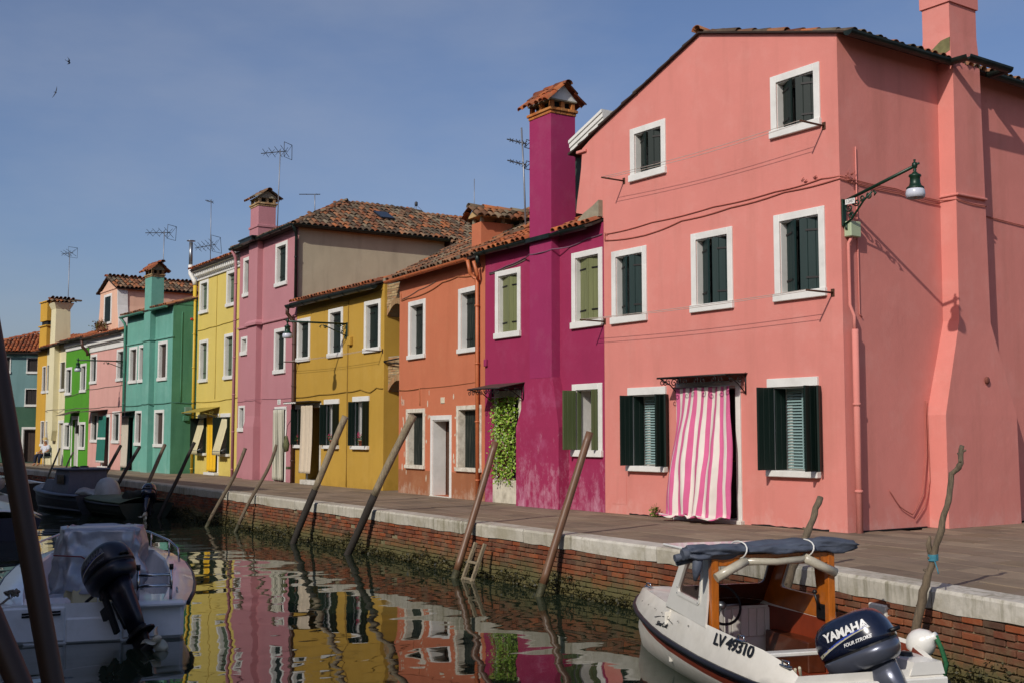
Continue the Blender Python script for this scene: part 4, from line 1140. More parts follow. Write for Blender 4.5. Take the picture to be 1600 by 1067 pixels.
mb = MB(); mb.cbox(.92,1.018,-.02,.3,0,2.4,.006); mb.cbox(1.862,1.95,-.02,.3,0,2.4,.006); mb.cbox(.92,1.95,-.024,.3,2.285,2.42,.006); mb.cbox(.9,1.98,-.22,.3,0,.14,.01)
h.part('door_frame', mb, STONE)
mb = MB(); mb.merge(planks(.82,2.1,.05,4), Matrix.Translation((1.03,.4,.15))); h.part('door', mb, plain('dark_door_wood','2a1a12',.6,vary=.2))
h.walls()
h.slope(5.60,.28,5.0,u0=-.02,u1=5.95,mat=TILE_RED,seed=51,over=.26)
h.gutter(-.05,5.95,5.46,y=-.30,r=.11)
h.pipe([(-.05,-.30,5.40),(-.12,-.28,5.22),(-.10,-.14,5.05),(-.02,-.08,4.9),(-.02,-.08,2.6),(-.02,-.08,0.0)], .06, plain('brown_downpipe','4a2f22',.5,vary=.2))
h.cable([(.0,-.012,5.22),(1.5,-.012,5.26),(3,-.012,5.28),(4.4,-.012,5.3),(5.9,-.012,5.36)], .02, plain('ochre_painted_cable','8a6c22',.7))
h.cable([(0,-.012,2.62),(1.8,-.012,2.66),(3.6,-.012,2.68),(4.6,-.012,2.72),(5.2,-.012,2.62),(5.6,-.012,2.74),(5.98,-.01,2.70)], .018, plain('ochre_painted_cable','8a6c22',.7))
h.cable([(3.76,-.012,5.3),(3.76,-.012,4.1),(3.74,-.012,2.7),(3.74,-.012,.02)], .018, plain('ochre_painted_cable','8a6c22',.7))
mb = MB(); mb.cbox(3.86,4.06,-.10,0,3.98,4.22,.015); h.part('meter_box', mb, S_OC)
mb = MB(); mb.box(-.0,1.95,-.42,-.02,2.46,2.475); c_ = h.part('canopy', mb, plain('canopy_sheet', '4a3c34', 0.6, vary=.2))
mb = MB()
for i in range(11): mb.lathe([(0,-.04),(.028,-.03),(.03,0),(0,.015)], 6, 0, Matrix.Translation((.05+.085*i,-.40,2.44+.012*(i%2))))
mb.build('beads', WHITE, c_)
street_lamp(h, 'green wall lamp on a long straight arm over the ochre house windows', 3.72, -.02, 4.58, -90, 1.80, 0.0)
clothesline(h, 'clothesline strung under the upper windows of the ochre house', .2, 5.92, 3.70, .5, .03)
t = h.thing('cloth_curtain', 'plain beige cloth curtain hanging across the ochre house door', 'curtain', .98, -.24, 2.36)
mb = MB(); mb.grid(cloth(.86,2.02,28,26,.03,seed=3,freq=3,out=.06)); o = mb.build('cloth', plain('beige_cloth','c6b7a0',.9,vary=.05,bump=.15,bscale=150), t); o.modifiers.new('thick','SOLIDIFY').thickness = .006
mb = MB(); mb.tube([(-.04,.1,.03),(.9,.02,.03)], .012, 6); mb.build('rod', STEEL, t)
PETAL = pieces('geranium_petal', ['a8184a','c2265a','d04878','8e1438','d86a90'], rough=.6, bump=.1)
FOL = pieces('geranium_leaf', ['3c5a1c','4f7226','2f4816','66843a'], rough=.6, bump=.1)
def geranium(h, label, u, z, seed, y=-.02):
    t = h.thing('geranium_pot', label, 'potted plant', u, y, z, 'geraniums on the ochre house sills'); rr = random.Random(seed)
    mb = MB(); mb.lathe([(0,0),(.075,0),(.10,.13),(.11,.13),(.11,.15),(.09,.15),(0,.13)], 12); mb.build('pot', plain('terracotta_pot','9a5234',.85), t)
    mb = MB()
    for i in range(90):
        p = Vector((rr.gauss(0,.07),rr.gauss(-.03,.06),.17+rr.gauss(0.03,.05))); d = Vector((rr.uniform(-1,1),rr.uniform(-1,.5),rr.uniform(-.3,1))).normalized()*.045; w = d.cross(Vector((rr.random(),rr.random(),rr.random()))).normalized()*.02
        mb.add([p,p+d*.5-w,p+d,p+d*.5+w],[(0,1,2,3)])
    tag(mb.build('leaves', FOL, t), kind='stuff')
    mb = MB()
    for k in range(7):
        c = Vector((rr.gauss(0,.08),rr.uniform(-.1,.02),rr.uniform(.18,.36)))
        for i in range(14):
            p = c + Vector((rr.gauss(0,.018),rr.gauss(0,.018),rr.gauss(0,.016))); d = Vector((rr.uniform(-1,1),rr.uniform(-1,1),rr.uniform(-1,1))).normalized()*.026; w = d.cross(Vector((rr.random(),rr.random(),.5))).normalized()*.015
            mb.add([p,p+d*.5-w,p+d,p+d*.5+w],[(0,1,2,3)])
    tag(mb.build('blossoms', PETAL, t), kind='stuff')
geranium(h, 'pink geranium on the ochre house sill beside the drainpipe', .42, 1.172, 5)
geranium(h, 'pink geranium on the middle ground floor sill of the ochre house', 2.82, 1.172, 6)
geranium(h, 'pink geranium on the ochre house sill next to the alley', 4.74, 1.172, 7)
t = h.thing('hanging_bag', 'green patterned cloth bag hanging beside the ochre house corner', 'bag', -.10, -.26, .95)
mb = MB(); mb.loft([[(-.10+.02*math.sin(k),-.04,0.0),(.10,-.04,.03),(.10,.04,.03),(-.10,.04,0)] if k == 0 else ([(-.15,-.06,.2),(.16,-.06,.24),(.16,.05,.24),(-.15,.05,.2)] if k == 1 else [(-.04,-.02,.5),(.05,-.02,.5),(.05,.02,.5),(-.04,.02,.5)]) for k in range(3)], sm=True); mb.build('pouch', plain('patterned_green_cloth','5a5c3a',.9,vary=.5,scale=18), t, True)
mb = MB(); mb.tube([(0,0,.5),(.03,.02,.8),(.06,.14,1.0)], .01, 5); mb.build('strap', plain('dark_strap','2a2a22',.8), t)

# brick arches across the alley
t = thing('alley_arch', 'pale brick arches bridging the narrow alley beside the orange house', 'arch', OCH.B + Vector((.02,.06,0)), math.atan2(ORA.A.y-OCH.B.y, ORA.A.x-OCH.B.x)*0)
Wd = (ORA.A - OCH.B).x - .02
def arch_wall(z0, ztop, spring, rise, y0, y1):
    n = 9
    core = MB(); poly = [(0,ztop),(0,spring)] + [(Wd*(i/n), spring + rise*math.sin(math.pi*i/n)) for i in range(1,n)] + [(Wd,spring),(Wd,ztop)]
    core.prism(poly, y0+.012, y1); core.build('mortar', MORTAR, t, True)
    for i in range(n):                                                 # voussoirs
        x0, x1 = Wd*i/n+.004, Wd*(i+1)/n-.004; a, b = spring+rise*math.sin(math.pi*i/n), spring+rise*math.sin(math.pi*(i+1)/n)
        m1 = MB(); m1.prism([(x0,a),(x1,b),(x1,b+.17),(x0,a+.17)], y0, y0+.1); m1.build('brick', BRICKTAN, t, True)
    z = spring + .19; k = 0
    rr = random.Random(int(ztop*10))
    while z + .065 < ztop:
        x = -.12*(k % 2)
        while x < Wd-.02:
            a, b = max(x,.0)+.004, min(x+.25,Wd)-.004
            mid = (a+b)/2/Wd
            if b-a > .04 and z > spring + rise*math.sin(math.pi*min(1,max(0,mid))) + .16:
                m1 = MB(); m1.cbox(a,b,y0+rr.uniform(-.012,.01),y0+.1,z,z+.058,.006); m1.build('brick', BRICKTAN, t)
            x += .25
        z += .066; k += 1
arch_wall(0,5.5,4.62,.30,0,.4)
arch_wall(0,3.55,2.62,.28,.05,.45)
mb = MB(); mb.tube([(-.02,-.06,3.42),(Wd+.0,-.10,3.46)], .02, 6); mb.tube([(-.02,-.06,3.40),(Wd,-.06,3.28)], .015, 6); mb.build('tie_rod', IRON, t)
mb = MB(); mb.box(-.05,Wd+.05,-.1,.5,5.56,5.64); mb.build('coping', MORTAR, t)

# ================================================================== the three-storey pink house
S_P3 = stucco('dusty_pink_render', 'b27b80', fade='bd9194', fade_amt=.2, streak='8a5460', streak_amt=.12, tone=.05)
S_GREY = stucco('grey_cement_render', 'aba188', fade='b8ae96', fade_amt=.35, streak='5e574a', streak_amt=.25, tone=.1)
h = House('three storey dusty pink house with a bare grey cement side wall', (-38.87,15.6), (-33.42,15.3), S_P3, 8.06, D=5.2)
P3 = h
h.window(.42,6.22,1.22,7.60,GREEN); h.window(3.55,6.23,4.60,7.66,GREEN,hinges=True)
h.window(.30,4.21,.95,4.85,None,fw=.09,dep=.1); h.window(3.55,3.42,4.56,4.88,GREEN,hinges=True); h.window(.18,1.58,.80,2.48,GREEN,fw=.08)
h.holes.append((3.78,4.62,.02,2.26,.5))
mb = MB(); mb.cbox(3.68,3.778,-.02,.25,0,2.36,.006); mb.cbox(4.622,4.72,-.02,.25,0,2.36,.006); mb.cbox(3.68,4.72,-.024,.25,2.265,2.37,.006)
h.part('door_frame', mb, WHITE)
mb = MB(); mb.merge(planks(.82,2.2,.05,4), Matrix.Translation((3.79,.3,.04))); h.part('door', mb, DARK)
h.walls()
mb = MB(); W = h.W                                          # grey side wall skin, roof overhang boards
mb.box(W+.001,W+.02,.02,5.2,0,8.05); h.part('side_render', mb, S_GREY)
h.chimney([(1.36,2.36,-.25,.05,0),(1.36,2.36,-.25,.05,1.75),(1.46,2.32,-.19,.05,2.1),(1.46,2.32,-.19,.05,5.12)], S_P3, 'chimney_breast')
h.chimney([(1.46,2.32,-.19,.05,5.3),(1.46,2.32,-.19,.05,8.0)], S_P3, 'chimney_breast')
mb = MB(); mb.cbox(-.02,1.3,-.06,.02,5.13,5.20,.015); mb.cbox(2.46,W+.02,-.06,.02,5.13,5.20,.015); mb.rects([(1.3,2.46,-.27,.02,5.12),(1.3,2.46,-.27,.02,5.2),(1.46,2.32,-.19,.02,5.3)]); h.part('string_course', mb, S_P3, True)
c = h.chimney([(1.48,2.32,-.19,.45,8.0),(1.48,2.32,-.19,.45,8.42),(1.45,2.35,-.22,.48,8.43),(1.45,2.35,-.22,.48,8.50),(1.50,2.30,-.17,.43,8.52),(1.50,2.30,-.17,.43,9.14)], S_P3)
h.cap_gable(c,1.50,2.30,-.17,.43,9.14,along='u',h=.22,over=.12,mat=TILE_OLD,gable=MORTAR,bmat=BRICKTAN)
# hipped roof
ez, rise, ov = 8.10, .49, .24
mid = W/2; ry0, ry1 = 2.65, 5.6; rz = ez + rise*(mid)
mb = MB(); z_ = ez - ov*rise
e = [(-ov,-ov,z_),(W+ov,-ov,z_),(W+ov,ry1,z_),(-ov,ry1,z_),(mid,ry0,rz),(mid,ry1,rz)]
mb.add(e + [(x,y,z-.05) for x,y,z in e[:4]], [(0,1,4),(1,2,5,4),(3,0,4,5),(2,3,5),(0,6,7,1),(1,7,8,2),(6,9,8,7),(0,3,9,6)])
rf = h.part('roof', mb, DECK, True)
Ls = math.hypot(1,rise); TS = (mid+ov)*Ls
roof_tiles(rf,(W+ov,-ov,z_),(0,1,0),(-1,0,rise),ry1+ov,TS,TILE_OLD,inside=lambda s,t: s > (t/Ls)*(ry0+ov)/(mid+ov)-.05,seed=61)
L2 = math.hypot(1,(rz-z_)/(ry0+ov)); T2 = (ry0+ov)*L2
roof_tiles(rf,(-ov,-ov,z_),(1,0,0),(0,1,(rz-z_)/(ry0+ov)),W+2*ov,T2,TILE_OLD,inside=lambda s,t: abs(s-(W/2+ov)) < (W/2+ov)*(1-t/T2)+.05 and not (1.6 < s < 2.7 and t < .9),seed=62)
ridge_tiles(rf,(mid,ry0,rz+.03),(mid,ry1,rz+.03),TILE_OLD); ridge_tiles(rf,(W+ov,-ov,z_+.03),(mid,ry0,rz+.03),TILE_OLD,seed=4); ridge_tiles(rf,(-ov,-ov,z_+.03),(mid,ry0,rz+.03),TILE_OLD,seed=5)
mb = MB(); mb.box(-.35,.35,-.25,.25,0,.05); o = mb.build('skylight', plain('skylight_glass','222a33',.25,spec=.4,vary=.05), rf)
o.matrix_local = Matrix.Translation((W-1.35,3.6,ez+rise*1.35+.12)) @ Matrix.Rotation(math.atan(rise),4,'Y')
h.gutter(-.2,1.30,8.0,y=-.30); h.gutter(2.5,W+.25,8.0,y=-.30)
mb = MB(); mb.box(1.30,2.50,-.48,-.30,7.93,8.03); mb.box(1.2,2.6,-.50,.0,8.03,8.07); h.part('gutter_apron', mb, ZINC)
mb = MB()
def gut2(a, b, r=.08):
    a, b = Vector(a), Vector(b); d = (b-a).normalized(); x = d.cross(Vector((0,0,1)))
    ring = [x*(r*math.cos(t)) + Vector((0,0,r*math.sin(t))) for t in [math.pi + math.pi*i/8 for i in range(9)]] + [x*((r-.014)*math.cos(t)) + Vector((0,0,(r-.014)*math.sin(t))) for t in [2*math.pi - math.pi*i/8 for i in range(9)]]
    mb.loft([[tuple(a+p) for p in ring], [tuple(b+p) for p in ring]])
gut2((W+.32,-.3,7.99),(W+.32,5.25,7.97)); h.part('gutter', mb, ZINC, True)
h.pipe([(W+.30,-.28,7.92),(W+.14,-.12,7.75),(W+.09,-.09,7.6),(W+.09,-.09,5.6)], .05, ZINC)
h.pipe([(-.05,-.28,7.93),(-.14,-.12,7.7),(-.14,-.10,7.4),(-.14,-.10,0)], .055, S_P3)
h.cable([(0,-.012,2.62),(1.3,-.012,2.66),(1.45,-.25,2.66),(2.4,-.25,2.66),(2.5,-.012,2.66),(W,-.012,2.62)], .008, plain('pink_painted_cable','94606a',.7))
mb = MB(); mb.cbox(3.92,4.18,-.015,0.002,2.44,2.60,.004); pl = h.part('number_plate', mb, WHITE)
me = text_mesh('32', .14); me.materials.append(IRON); o = link('numeral', me, pl); o.matrix_local = Matrix.Translation((4.05,-.017,2.52)) @ Matrix.Rotation(R(90),4,'X')
mb = MB(); mb.cbox(W-.18,W-.02,-.22,-.02,.42,.50,.01); h.part('letter_flap', mb, plain('olive_metal','4a5030',.6))
t = h.thing('pale_striped_curtain', 'pale grey striped curtain in the dusty pink house doorway', 'curtain', 3.74, -.07, 2.27)
mb = MB(); mb.grid(cloth(.92,2.22,60,20,.035,seed=5,freq=6), mif=lambda j,i: 1 if (i % 10) in (3,4) else (2 if (i % 10) == 7 else 0))
o = mb.build('cloth',[plain('pale_stripe_cloth','bdb9a6',.9,vary=.06),plain('grey_stripe_cloth','6b6b5e',.9),plain('olive_stripe_cloth','8a8a74',.9)],t); o.modifiers.new('thick','SOLIDIFY').thickness = .005
mb = MB(); mb.tube([(-.04,0,.02),(.96,0,.02)], .012, 6); mb.build('rod', STEEL, t)
# lower roofs and walls behind, between the grey side wall and the orange house
S_TAN = stucco('tan_back_render','b7aa8c')
b2 = House('tan walled house with a lichened roof behind the ochre house', (-38.6,20.95), (-33.0,20.65), S_TAN, 8.0, D=9.0)
b2.window(4.2,5.5,5.0,6.8,GREEN)
b2.walls()
mb = MB(); W2 = b2.W; m2 = W2/2; z0 = 7.85; r0 = z0+.49*(m2+.2)
mb.loft([[(-.2,y,z0),(m2,y,r0),(W2+.2,y,z0),(W2+.2,y,z0-.05),(-.2,y,z0-.05)] for y in (-.1,9.0)])
rf = b2.part('roof', mb, DECK, True)
roof_tiles(rf,(W2+.2,-.1,z0),(0,1,0),(-1,0,.49),9.1,(m2+.2)*1.114,TILE_OLD,seed=71)
ridge_tiles(rf,(m2,-.1,r0+.03),(m2,9,r0+.03),TILE_OLD)
b3 = House('low tan house roofed in red tiles behind the orange house', (-30.5,21.5), (-21.0,20.5), S_TAN, 6.2, D=7.0)
b3.window(7.0,4.2,7.9,5.6,GREEN)
b3.walls(); b3.slope(6.25,.36,5.2,mat=TILE_RED,seed=72)
b3.gutter(0,b3.W,6.1)

# ================================================================== the yellow house
S_YE = stucco('lemon_render', 'cfba64', fade='d6c680', fade_amt=.25, streak='a08a3a', streak_amt=.12, tone=.05)
h = House('lemon yellow house under a white dentil cornice', (-44.06,16.0), (-39.1,15.83), S_YE, 7.45, D=8.0)
YEL = h
TG = plain('grey_green_shutter','4a5a44',.6,vary=.15,stretch=(8,8,.6))
for u,z0,z1 in ((.24,6.1,7.40),(3.28,6.1,7.43),(.34,3.47,5.10),(3.16,3.47,5.13)): h.window(u,z0,u+1.0,z1,TG,proud=.04,hinges=True)
for u0,u1 in ((.35,1.35),(2.92,3.92)):
    w, (a,b,c,d) = h.window(u0,.70,u1,2.26,None,style='lintel',dep=.2); hh = d-c
    h.leaf(w,(a,-.012,c),-92,.34,hh,GREEN,n=3); h.leaf(w,(b,-.012,c),-88,.10,hh,GREEN,n=1,hinges=False)
h.holes.append((1.72,2.62,.02,2.10,.5))
mb = MB(); mb.cbox(1.62,1.718,-.02,.25,0,2.25,.006); mb.cbox(2.622,2.72,-.02,.25,0,2.25,.006); mb.cbox(1.62,2.72,-.024,.25,2.105,2.26,.006); mb.cbox(1.6,2.76,-.2,.25,0,.10,.01)
h.part('door_frame', mb, WHITE)
mb = MB(); mb.merge(planks(.88,2.0,.05,4), Matrix.Translation((1.73,.3,.1))); h.part('door', mb, DARK)
h.walls()
mb = MB()
for o,z0,z1 in ((.06,7.44,7.54),(.10,7.54,7.58),(.22,7.70,7.76),(.30,7.76,7.90),(.34,7.90,7.96)): mb.cbox(-.02-o*.3,h.W-.12,-o,.1,z0,z1,.01)
co = h.part('cornice', mb, WHITE)
mb = MB(); mb.box(0,h.W-.13,-.12,.1,7.58,7.70); mb.build('frieze', WHITE, co)
u = .08
while u < h.W-.3:
    mb = MB(); mb.cbox(u,u+.10,-.21,-.12,7.585,7.70,.01); mb.build('dentil', WHITE, co); u += .20
h.slope(8.0,.42,5.0,mat=TILE_RED,over=.36,seed=81,u1=h.W-.1)
mb = MB(); mb.cbox(4.1,4.5,1.2,1.5,8.3,8.95,.01); mb.box(4.06,4.54,1.16,1.54,8.95,9.0); h.part('chimney', mb, plain('soot_brick','3a2e28',.9))
YP = plain('yellow_pipe_paint','cfae3a',.5,vary=.08)
h.pipe([(-.12,-.10,7.3),(-.12,-.10,0)], .075, YP)
h.pipe([(-.12,-.10,7.3),(-.12,-.12,7.45),(-.32,-.22,7.75),(-.36,-.22,8.1)], .095, WHITE, 'flue_elbow')
h.pipe([(-.36,-.22,8.05),(-.36,-.22,9.0)], .075, STEEL, 'flue', clips=False)
mb = MB(); mb.lathe([(0,.03),(.17,.02),(.17,0),(0,0)], 14, 0, Matrix.Translation((-.36,-.22,9.05))); h.part('flue_cap', mb, STEEL)
h.cable([(0,-.012,5.5),(1.5,-.012,5.52),(3,-.012,5.54),(4.8,-.012,5.6)], .015, plain('yellow_painted_cable','a8923a',.7)); h.cable([(0,-.012,2.75),(2,-.012,2.72),(3.4,-.012,2.76),(4.9,-.012,2.82)], .015, plain('yellow_painted_cable','a8923a',.7))
h.cable([(2.2,-.012,7.4),(2.2,-.012,2.8)], .012, plain('yellow_painted_cable','a8923a',.7))
mb = MB(); mb.lathe([(0,-.07),(.06,-.04),(.075,0),(.06,.04),(0,.07)], 12, 0, Matrix.Translation((-.10,-.22,5.95))); h.part('alarm_light', mb, plain('red_plastic','b01818',.4))
mb = MB()
mb.add([(.55,-.75,2.32),(2.75,-.75,2.32),(2.75,0,2.52),(.55,0,2.52)],[(0,1,2,3)]); c_ = h.part('canopy', mb, plain('yellow_sheet','9c8a3c',.5,vary=.2)); c_.modifiers.new('thick','SOLIDIFY').thickness = .015
mb = MB()
for u in (.6,2.7):
    mb.tube([(u,-.72,2.30),(u,0,2.15)],.015,5); mb.tube([(u,p[0],p[1]) for p in spiral(-.3,2.28,.09,.02,0,1.3)],.011,5)
mb.build('bracket', plain('yellow_iron','8a7a34',.6), c_)
t = h.thing('yellow_door_curtain', 'bright yellow curtain hanging in the lemon house doorway', 'curtain', 1.66, -.1, 2.14)
mb = MB(); mb.grid(cloth(.96,2.0,24,20,.03,seed=9,freq=3)); o = mb.build('cloth', plain('bright_yellow_cloth','e0b018',.85,vary=.06), t); o.modifiers.new('thick','SOLIDIFY').thickness = .006
mb = MB(); mb.tube([(-.03,0,.02),(1.0,0,.02)], .012, 6); mb.build('rod', STEEL, t)
AW = plain('cream_awning_cloth','c9bf98',.9,vary=.06)
for i,(u0,lab) in enumerate(((.42,'cream awning leaning out from the lemon house window beside the teal house'),(2.98,'cream awning leaning out from the lemon house window beside the pink house'))):
    t = h.thing('window_awning', lab, 'awning', u0, -.02, 2.05, 'awnings on the lemon house')
    mb = MB(); P = []
    for j in range(13):
        v = j/12; P.append([(x*.84/8, -.32*v, -1.15*v + .01*math.sin(x*2+j)) for x in range(9)])
    P.append([(x*.84/8, -.32, -1.30+.02*math.sin(x*3)) for x in range(9)])
    mb.grid(P); o = mb.build('cloth', AW, t); o.modifiers.new('thick','SOLIDIFY').thickness = .008
    mb = MB(); mb.tube([(0,-.32,-1.16),(.84,-.32,-1.16)], .014, 6)
    for x in (0,.84): mb.tube([(x,0,-1.0),(x,-.32,-1.16)], .01, 5)
    mb.build('frame', STEEL, t)
# ================================================================== the teal house
S_TE = stucco('teal_render', '68a090', fade='8ab4a6', fade_amt=.5, streak='3c6a5c', streak_amt=.3, salt='a8b8aa', salt_top=.7, salt_amt=.35, tone=.1)
S_TED = stucco('green_side_render', '4d8264', fade='62947a', fade_amt=.4, streak='2a5540', streak_amt=.3, tone=.1)
h = House('teal house with a projecting chimney breast and darker green side wall', (-49.6,14.95), (-44.14,15.05), S_TE, 6.45, D=6.0)
TEA = h
h.window(.42,3.60,1.42,5.13,BROWNSH); h.window(1.60,3.60,2.56,5.14,BROWNSH); h.window(3.92,3.58,4.95,5.13,BROWNSH)
h.window(3.66,1.0,4.74,2.46,BROWNSH); h.window(1.36,1.04,2.2,2.46,BROWNSH,fw=.1)
h.holes.append((.18,1.12,.02,2.2,.5))
mb = MB(); mb.cbox(.10,.178,-.02,.2,0,2.28,.006); mb.cbox(1.122,1.2,-.02,.2,0,2.28,.006); mb.cbox(.1,1.2,-.024,.2,2.205,2.3,.006); h.part('door_frame', mb, S_TE)
mb = MB(); mb.merge(planks(.92,2.15,.05,4), Matrix.Translation((.19,.18,.03))); h.part('door', mb, plain('brown_door','3a2a20',.6,vary=.25))
h.walls()
W = h.W
mb = MB(); mb.box(W+.001,W+.02,.0,4.0,0,6.5); h.part('side_render', mb, S_TED)
mb = MB(); mb.prism([(0,6.45),(4.0,6.45),(4.0,7.6)], W-.3, W+.02, 0, Matrix(((0,1,0,0),(1,0,0,0),(0,0,1,0),(0,0,0,1)))); h.part('gable_side', mb, S_TED, True)
h.chimney([(2.74,3.50,-.22,.05,0),(2.74,3.50,-.22,.05,5.2)], S_TE, 'chimney_breast'); h.chimney([(2.74,3.50,-.22,.05,5.28),(2.74,3.50,-.22,.05,6.3)], S_TE, 'chimney_breast')
mb = MB(); mb.cbox(.1,2.7,-.05,.02,5.21,5.28,.012); mb.cbox(3.54,W+.05,-.05,.02,5.21,5.28,.012); mb.cbox(2.70,3.54,-.27,.02,5.205,5.275,.012); h.part('string_course', mb, S_TE)
c = h.chimney([(2.78,3.56,-.22,.28,6.3),(2.78,3.56,-.22,.28,7.75)], S_TE)
h.cap_gable(c,2.78,3.56,-.22,.28,7.75,along='u',h=.24,over=.16,gable=MORTAR,bmat=BRICKTAN)
h.slope(6.52,.30,5.0,mat=TILE_OLD,seed=91,over=.25,inside=skip(2.7,3.65,.8))
TP = plain('teal_gutter_paint','4f8a76',.5,vary=.12)
h.gutter(-.1,2.70,6.42,y=-.28,mat=TP); h.gutter(3.6,W,6.42,y=-.28,mat=TP)
h.pipe([(.02,-.28,6.36),(.02,-.12,6.15),(.02,-.09,6.0),(.02,-.09,0)], .055, TP)
h.cable([(.1,-.012,2.68),(2.6,-.012,2.7),(2.75,-.23,2.7),(3.5,-.23,2.7),(3.6,-.012,2.7),(W,-.012,2.72),(W+.03,.2,2.72),(W+.03,.95,2.7)], .02, plain('teal_painted_cable','3c6a5c',.7))
h.cable([(W+.03,.35,6.2),(W+.03,.35,2.72)], .02, S_TED)
mb = MB(); mb.cbox(W+.02,W+.14,.50,.78,2.28,2.56,.012); h.part('meter_box', mb, plain('teal_grey_box','6a8a7a',.5))
mb = MB(); mb.cbox(W+.02,W+.10,.45,.7,2.02,2.2,.012); h.part('cable_box', mb, S_TED)
mb = MB(); mb.add([(-.05,-.8,2.36),(1.35,-.8,2.36),(1.35,0,2.48),(-.05,0,2.48)],[(0,1,2,3)]); c_ = h.part('canopy', mb, plain('canopy_sheet','4a3c34',.6,vary=.2)); c_.modifiers.new('thick','SOLIDIFY').thickness = .012
t = h.thing('off_white_curtain', 'off white curtain pulled aside at the teal house door', 'curtain', .02, -.14, 2.24)
mb = MB(); mb.grid(cloth(.86,2.1,36,20,.03,seed=14,freq=5,flare=-.1,out=.03)); o = mb.build('cloth', plain('off_white_cloth','bdb4a2',.9,vary=.06), t); o.modifiers.new('thick','SOLIDIFY').thickness = .006
mb = MB(); mb.tube([(-.05,0,.02),(1.05,0,.02)], .012, 6); mb.build('rod', STEEL, t)

# ================================================================== the pale rose house with the dormer
S_RO = stucco('pale_rose_render', 'cf9d92', fade='d8b2a6', fade_amt=.25, streak='9a7066', streak_amt=.14)
S_DO = stucco('peach_dormer_render', 'dbb096', fade='e0c2ac', fade_amt=.2)
h = House('pale rose house with a curved peach dormer on its roof', (-54.9,14.9), (-49.62,14.95), S_RO, 5.3, D=7.0)
ROS = h
h.window(.12,3.78,1.12,5.13,GREEN); h.window(4.02,3.76,5.04,5.14,GREEN); h.window(.46,1.14,1.5,2.49,GREEN); h.window(3.62,1.12,4.66,2.49,GREEN)
h.holes.append((2.30,3.16,.02,2.25,.5))
mb = MB(); mb.cbox(2.18,2.298,-.02,.2,0,2.36,.006); mb.cbox(3.162,3.28,-.02,.2,0,2.36,.006); mb.cbox(2.18,3.28,-.024,.2,2.255,2.38,.006); mb.cbox(2.15,3.3,-.2,.2,0,.12,.01); h.part('door_frame', mb, WHITE)
mb = MB(); mb.merge(planks(.84,2.1,.05,4), Matrix.Translation((2.31,.3,.12))); h.part('door', mb, DARK)
h.walls()
mb = MB()
for o,z0,z1 in ((.05,5.22,5.46),(.12,5.46,5.52),(.20,5.52,5.74),(.26,5.74,5.80)): mb.cbox(-.02,h.W+.0,-o,.1,z0,z1,.02)
h.part('cornice', mb, WHITE)
h.slope(5.95,.34,5.5,mat=TILE_RED,seed=101,over=.32)
h.gutter(-.1,h.W,5.86,y=-.40,r=.09,mat=plain('brown_gutter','3a2c22',.6,vary=.2))
h.pipe([(-.02,-.40,5.78),(-.02,-.36,5.5),(-.06,-.14,5.3),(-.06,-.10,5.1)], .07, plain('brown_downpipe','4a2f22',.5,vary=.2))
h.cable([(0,-.012,3.55),(2.5,-.012,3.58),(5.2,-.012,3.6)], .012); h.cable([(0,-.012,2.68),(2.5,-.012,2.72),(5.2,-.012,2.7)], .014)
mb = MB(); mb.add([(.3,-.7,2.50),(2.9,-.7,2.50),(2.9,0,2.60),(.3,0,2.60)],[(0,1,2,3)]); c_ = h.part('canopy', mb, plain('canopy_sheet','4a3c34',.6,vary=.2)); c_.modifiers.new('thick','SOLIDIFY').thickness = .012
# dormer: curved flanks, white return edge, little gable
dy = .35
prof = [(-.20,6.15),(-.17,6.45),(-.07,6.8),(.03,7.2),(.07,7.6),(.09,7.98)]
dm = MB(); L = prof
cx = 1.40
poly = L + [(cx, 8.5)] + [(2*cx-x, z) for x, z in L[::-1]]
dm.prism(poly, dy, dy+4.2); d_ = h.part('dormer', dm, S_DO, True)
mb = MB()
Rp = [(2*cx-x, z) for x, z in prof]
mb.loft([[(x-.002,dy-.03,z),(x+.05,dy-.03,z),(x+.05,dy+.42,z),(x-.002,dy+.42,z)] for x, z in Rp]); mb.build('white_flank', WHITE, d_, True)
mb = MB(); mb.cbox(.05,2*cx-.05,dy-.04,dy+.02,7.96,8.03,.01); mb.build('moulding', S_DO, d_)
a, b, c, d = cx-.62, cx+.52, 6.55, 7.82
mb = MB(); mb.cbox(a,a+.12,dy-.04,dy+.01,c,d,.006); mb.cbox(b-.12,b,dy-.04,dy+.01,c,d,.006); mb.cbox(a+.121,b-.121,dy-.04,dy+.01,d-.12,d,.006); mb.cbox(a-.02,b+.02,dy-.07,dy+.01,c-.1,c-.001,.006); mb.build('window_frame', WHITE, d_)
mb = MB(); mb.merge(planks((b-a-.24)/2,d-c-.125,.03,3), Matrix.Translation((a+.121,dy-.02,c))); mb.merge(planks((b-a-.24)/2,d-c-.125,.03,3), Matrix.Translation(((a+b)/2,dy-.02,c))); mb.build('shutter', GREEN, d_)
for sg in (1,-1):
    st = cx-1.5 if sg > 0 else cx+1.5; ux, uz = sg*1.5/1.62, .62/1.62
    m1 = MB(); zz = 7.92
    m1.loft([[(st,y,zz),(cx,y,zz+.62),(cx,y,zz+.66),(st,y,zz+.04)] for y in (dy-.15,dy+4.2)]); m1.build('dormer_roof', DECK, d_, True)
    roof_tiles(d_, (st, dy+4.2 if sg > 0 else dy-.15, zz+.05), (0,-sg,0), (ux,0,uz), 4.35, 1.62, TILE_OLD, seed=110+sg)
ridge_tiles(d_, (cx,dy-.2,8.62), (cx,dy+4.2,8.62), TILE_RED)
t = h.thing('flower_box', 'box of red and green trailing plants under the dormer window', 'flower box', cx-.3, dy-.22, 6.16)
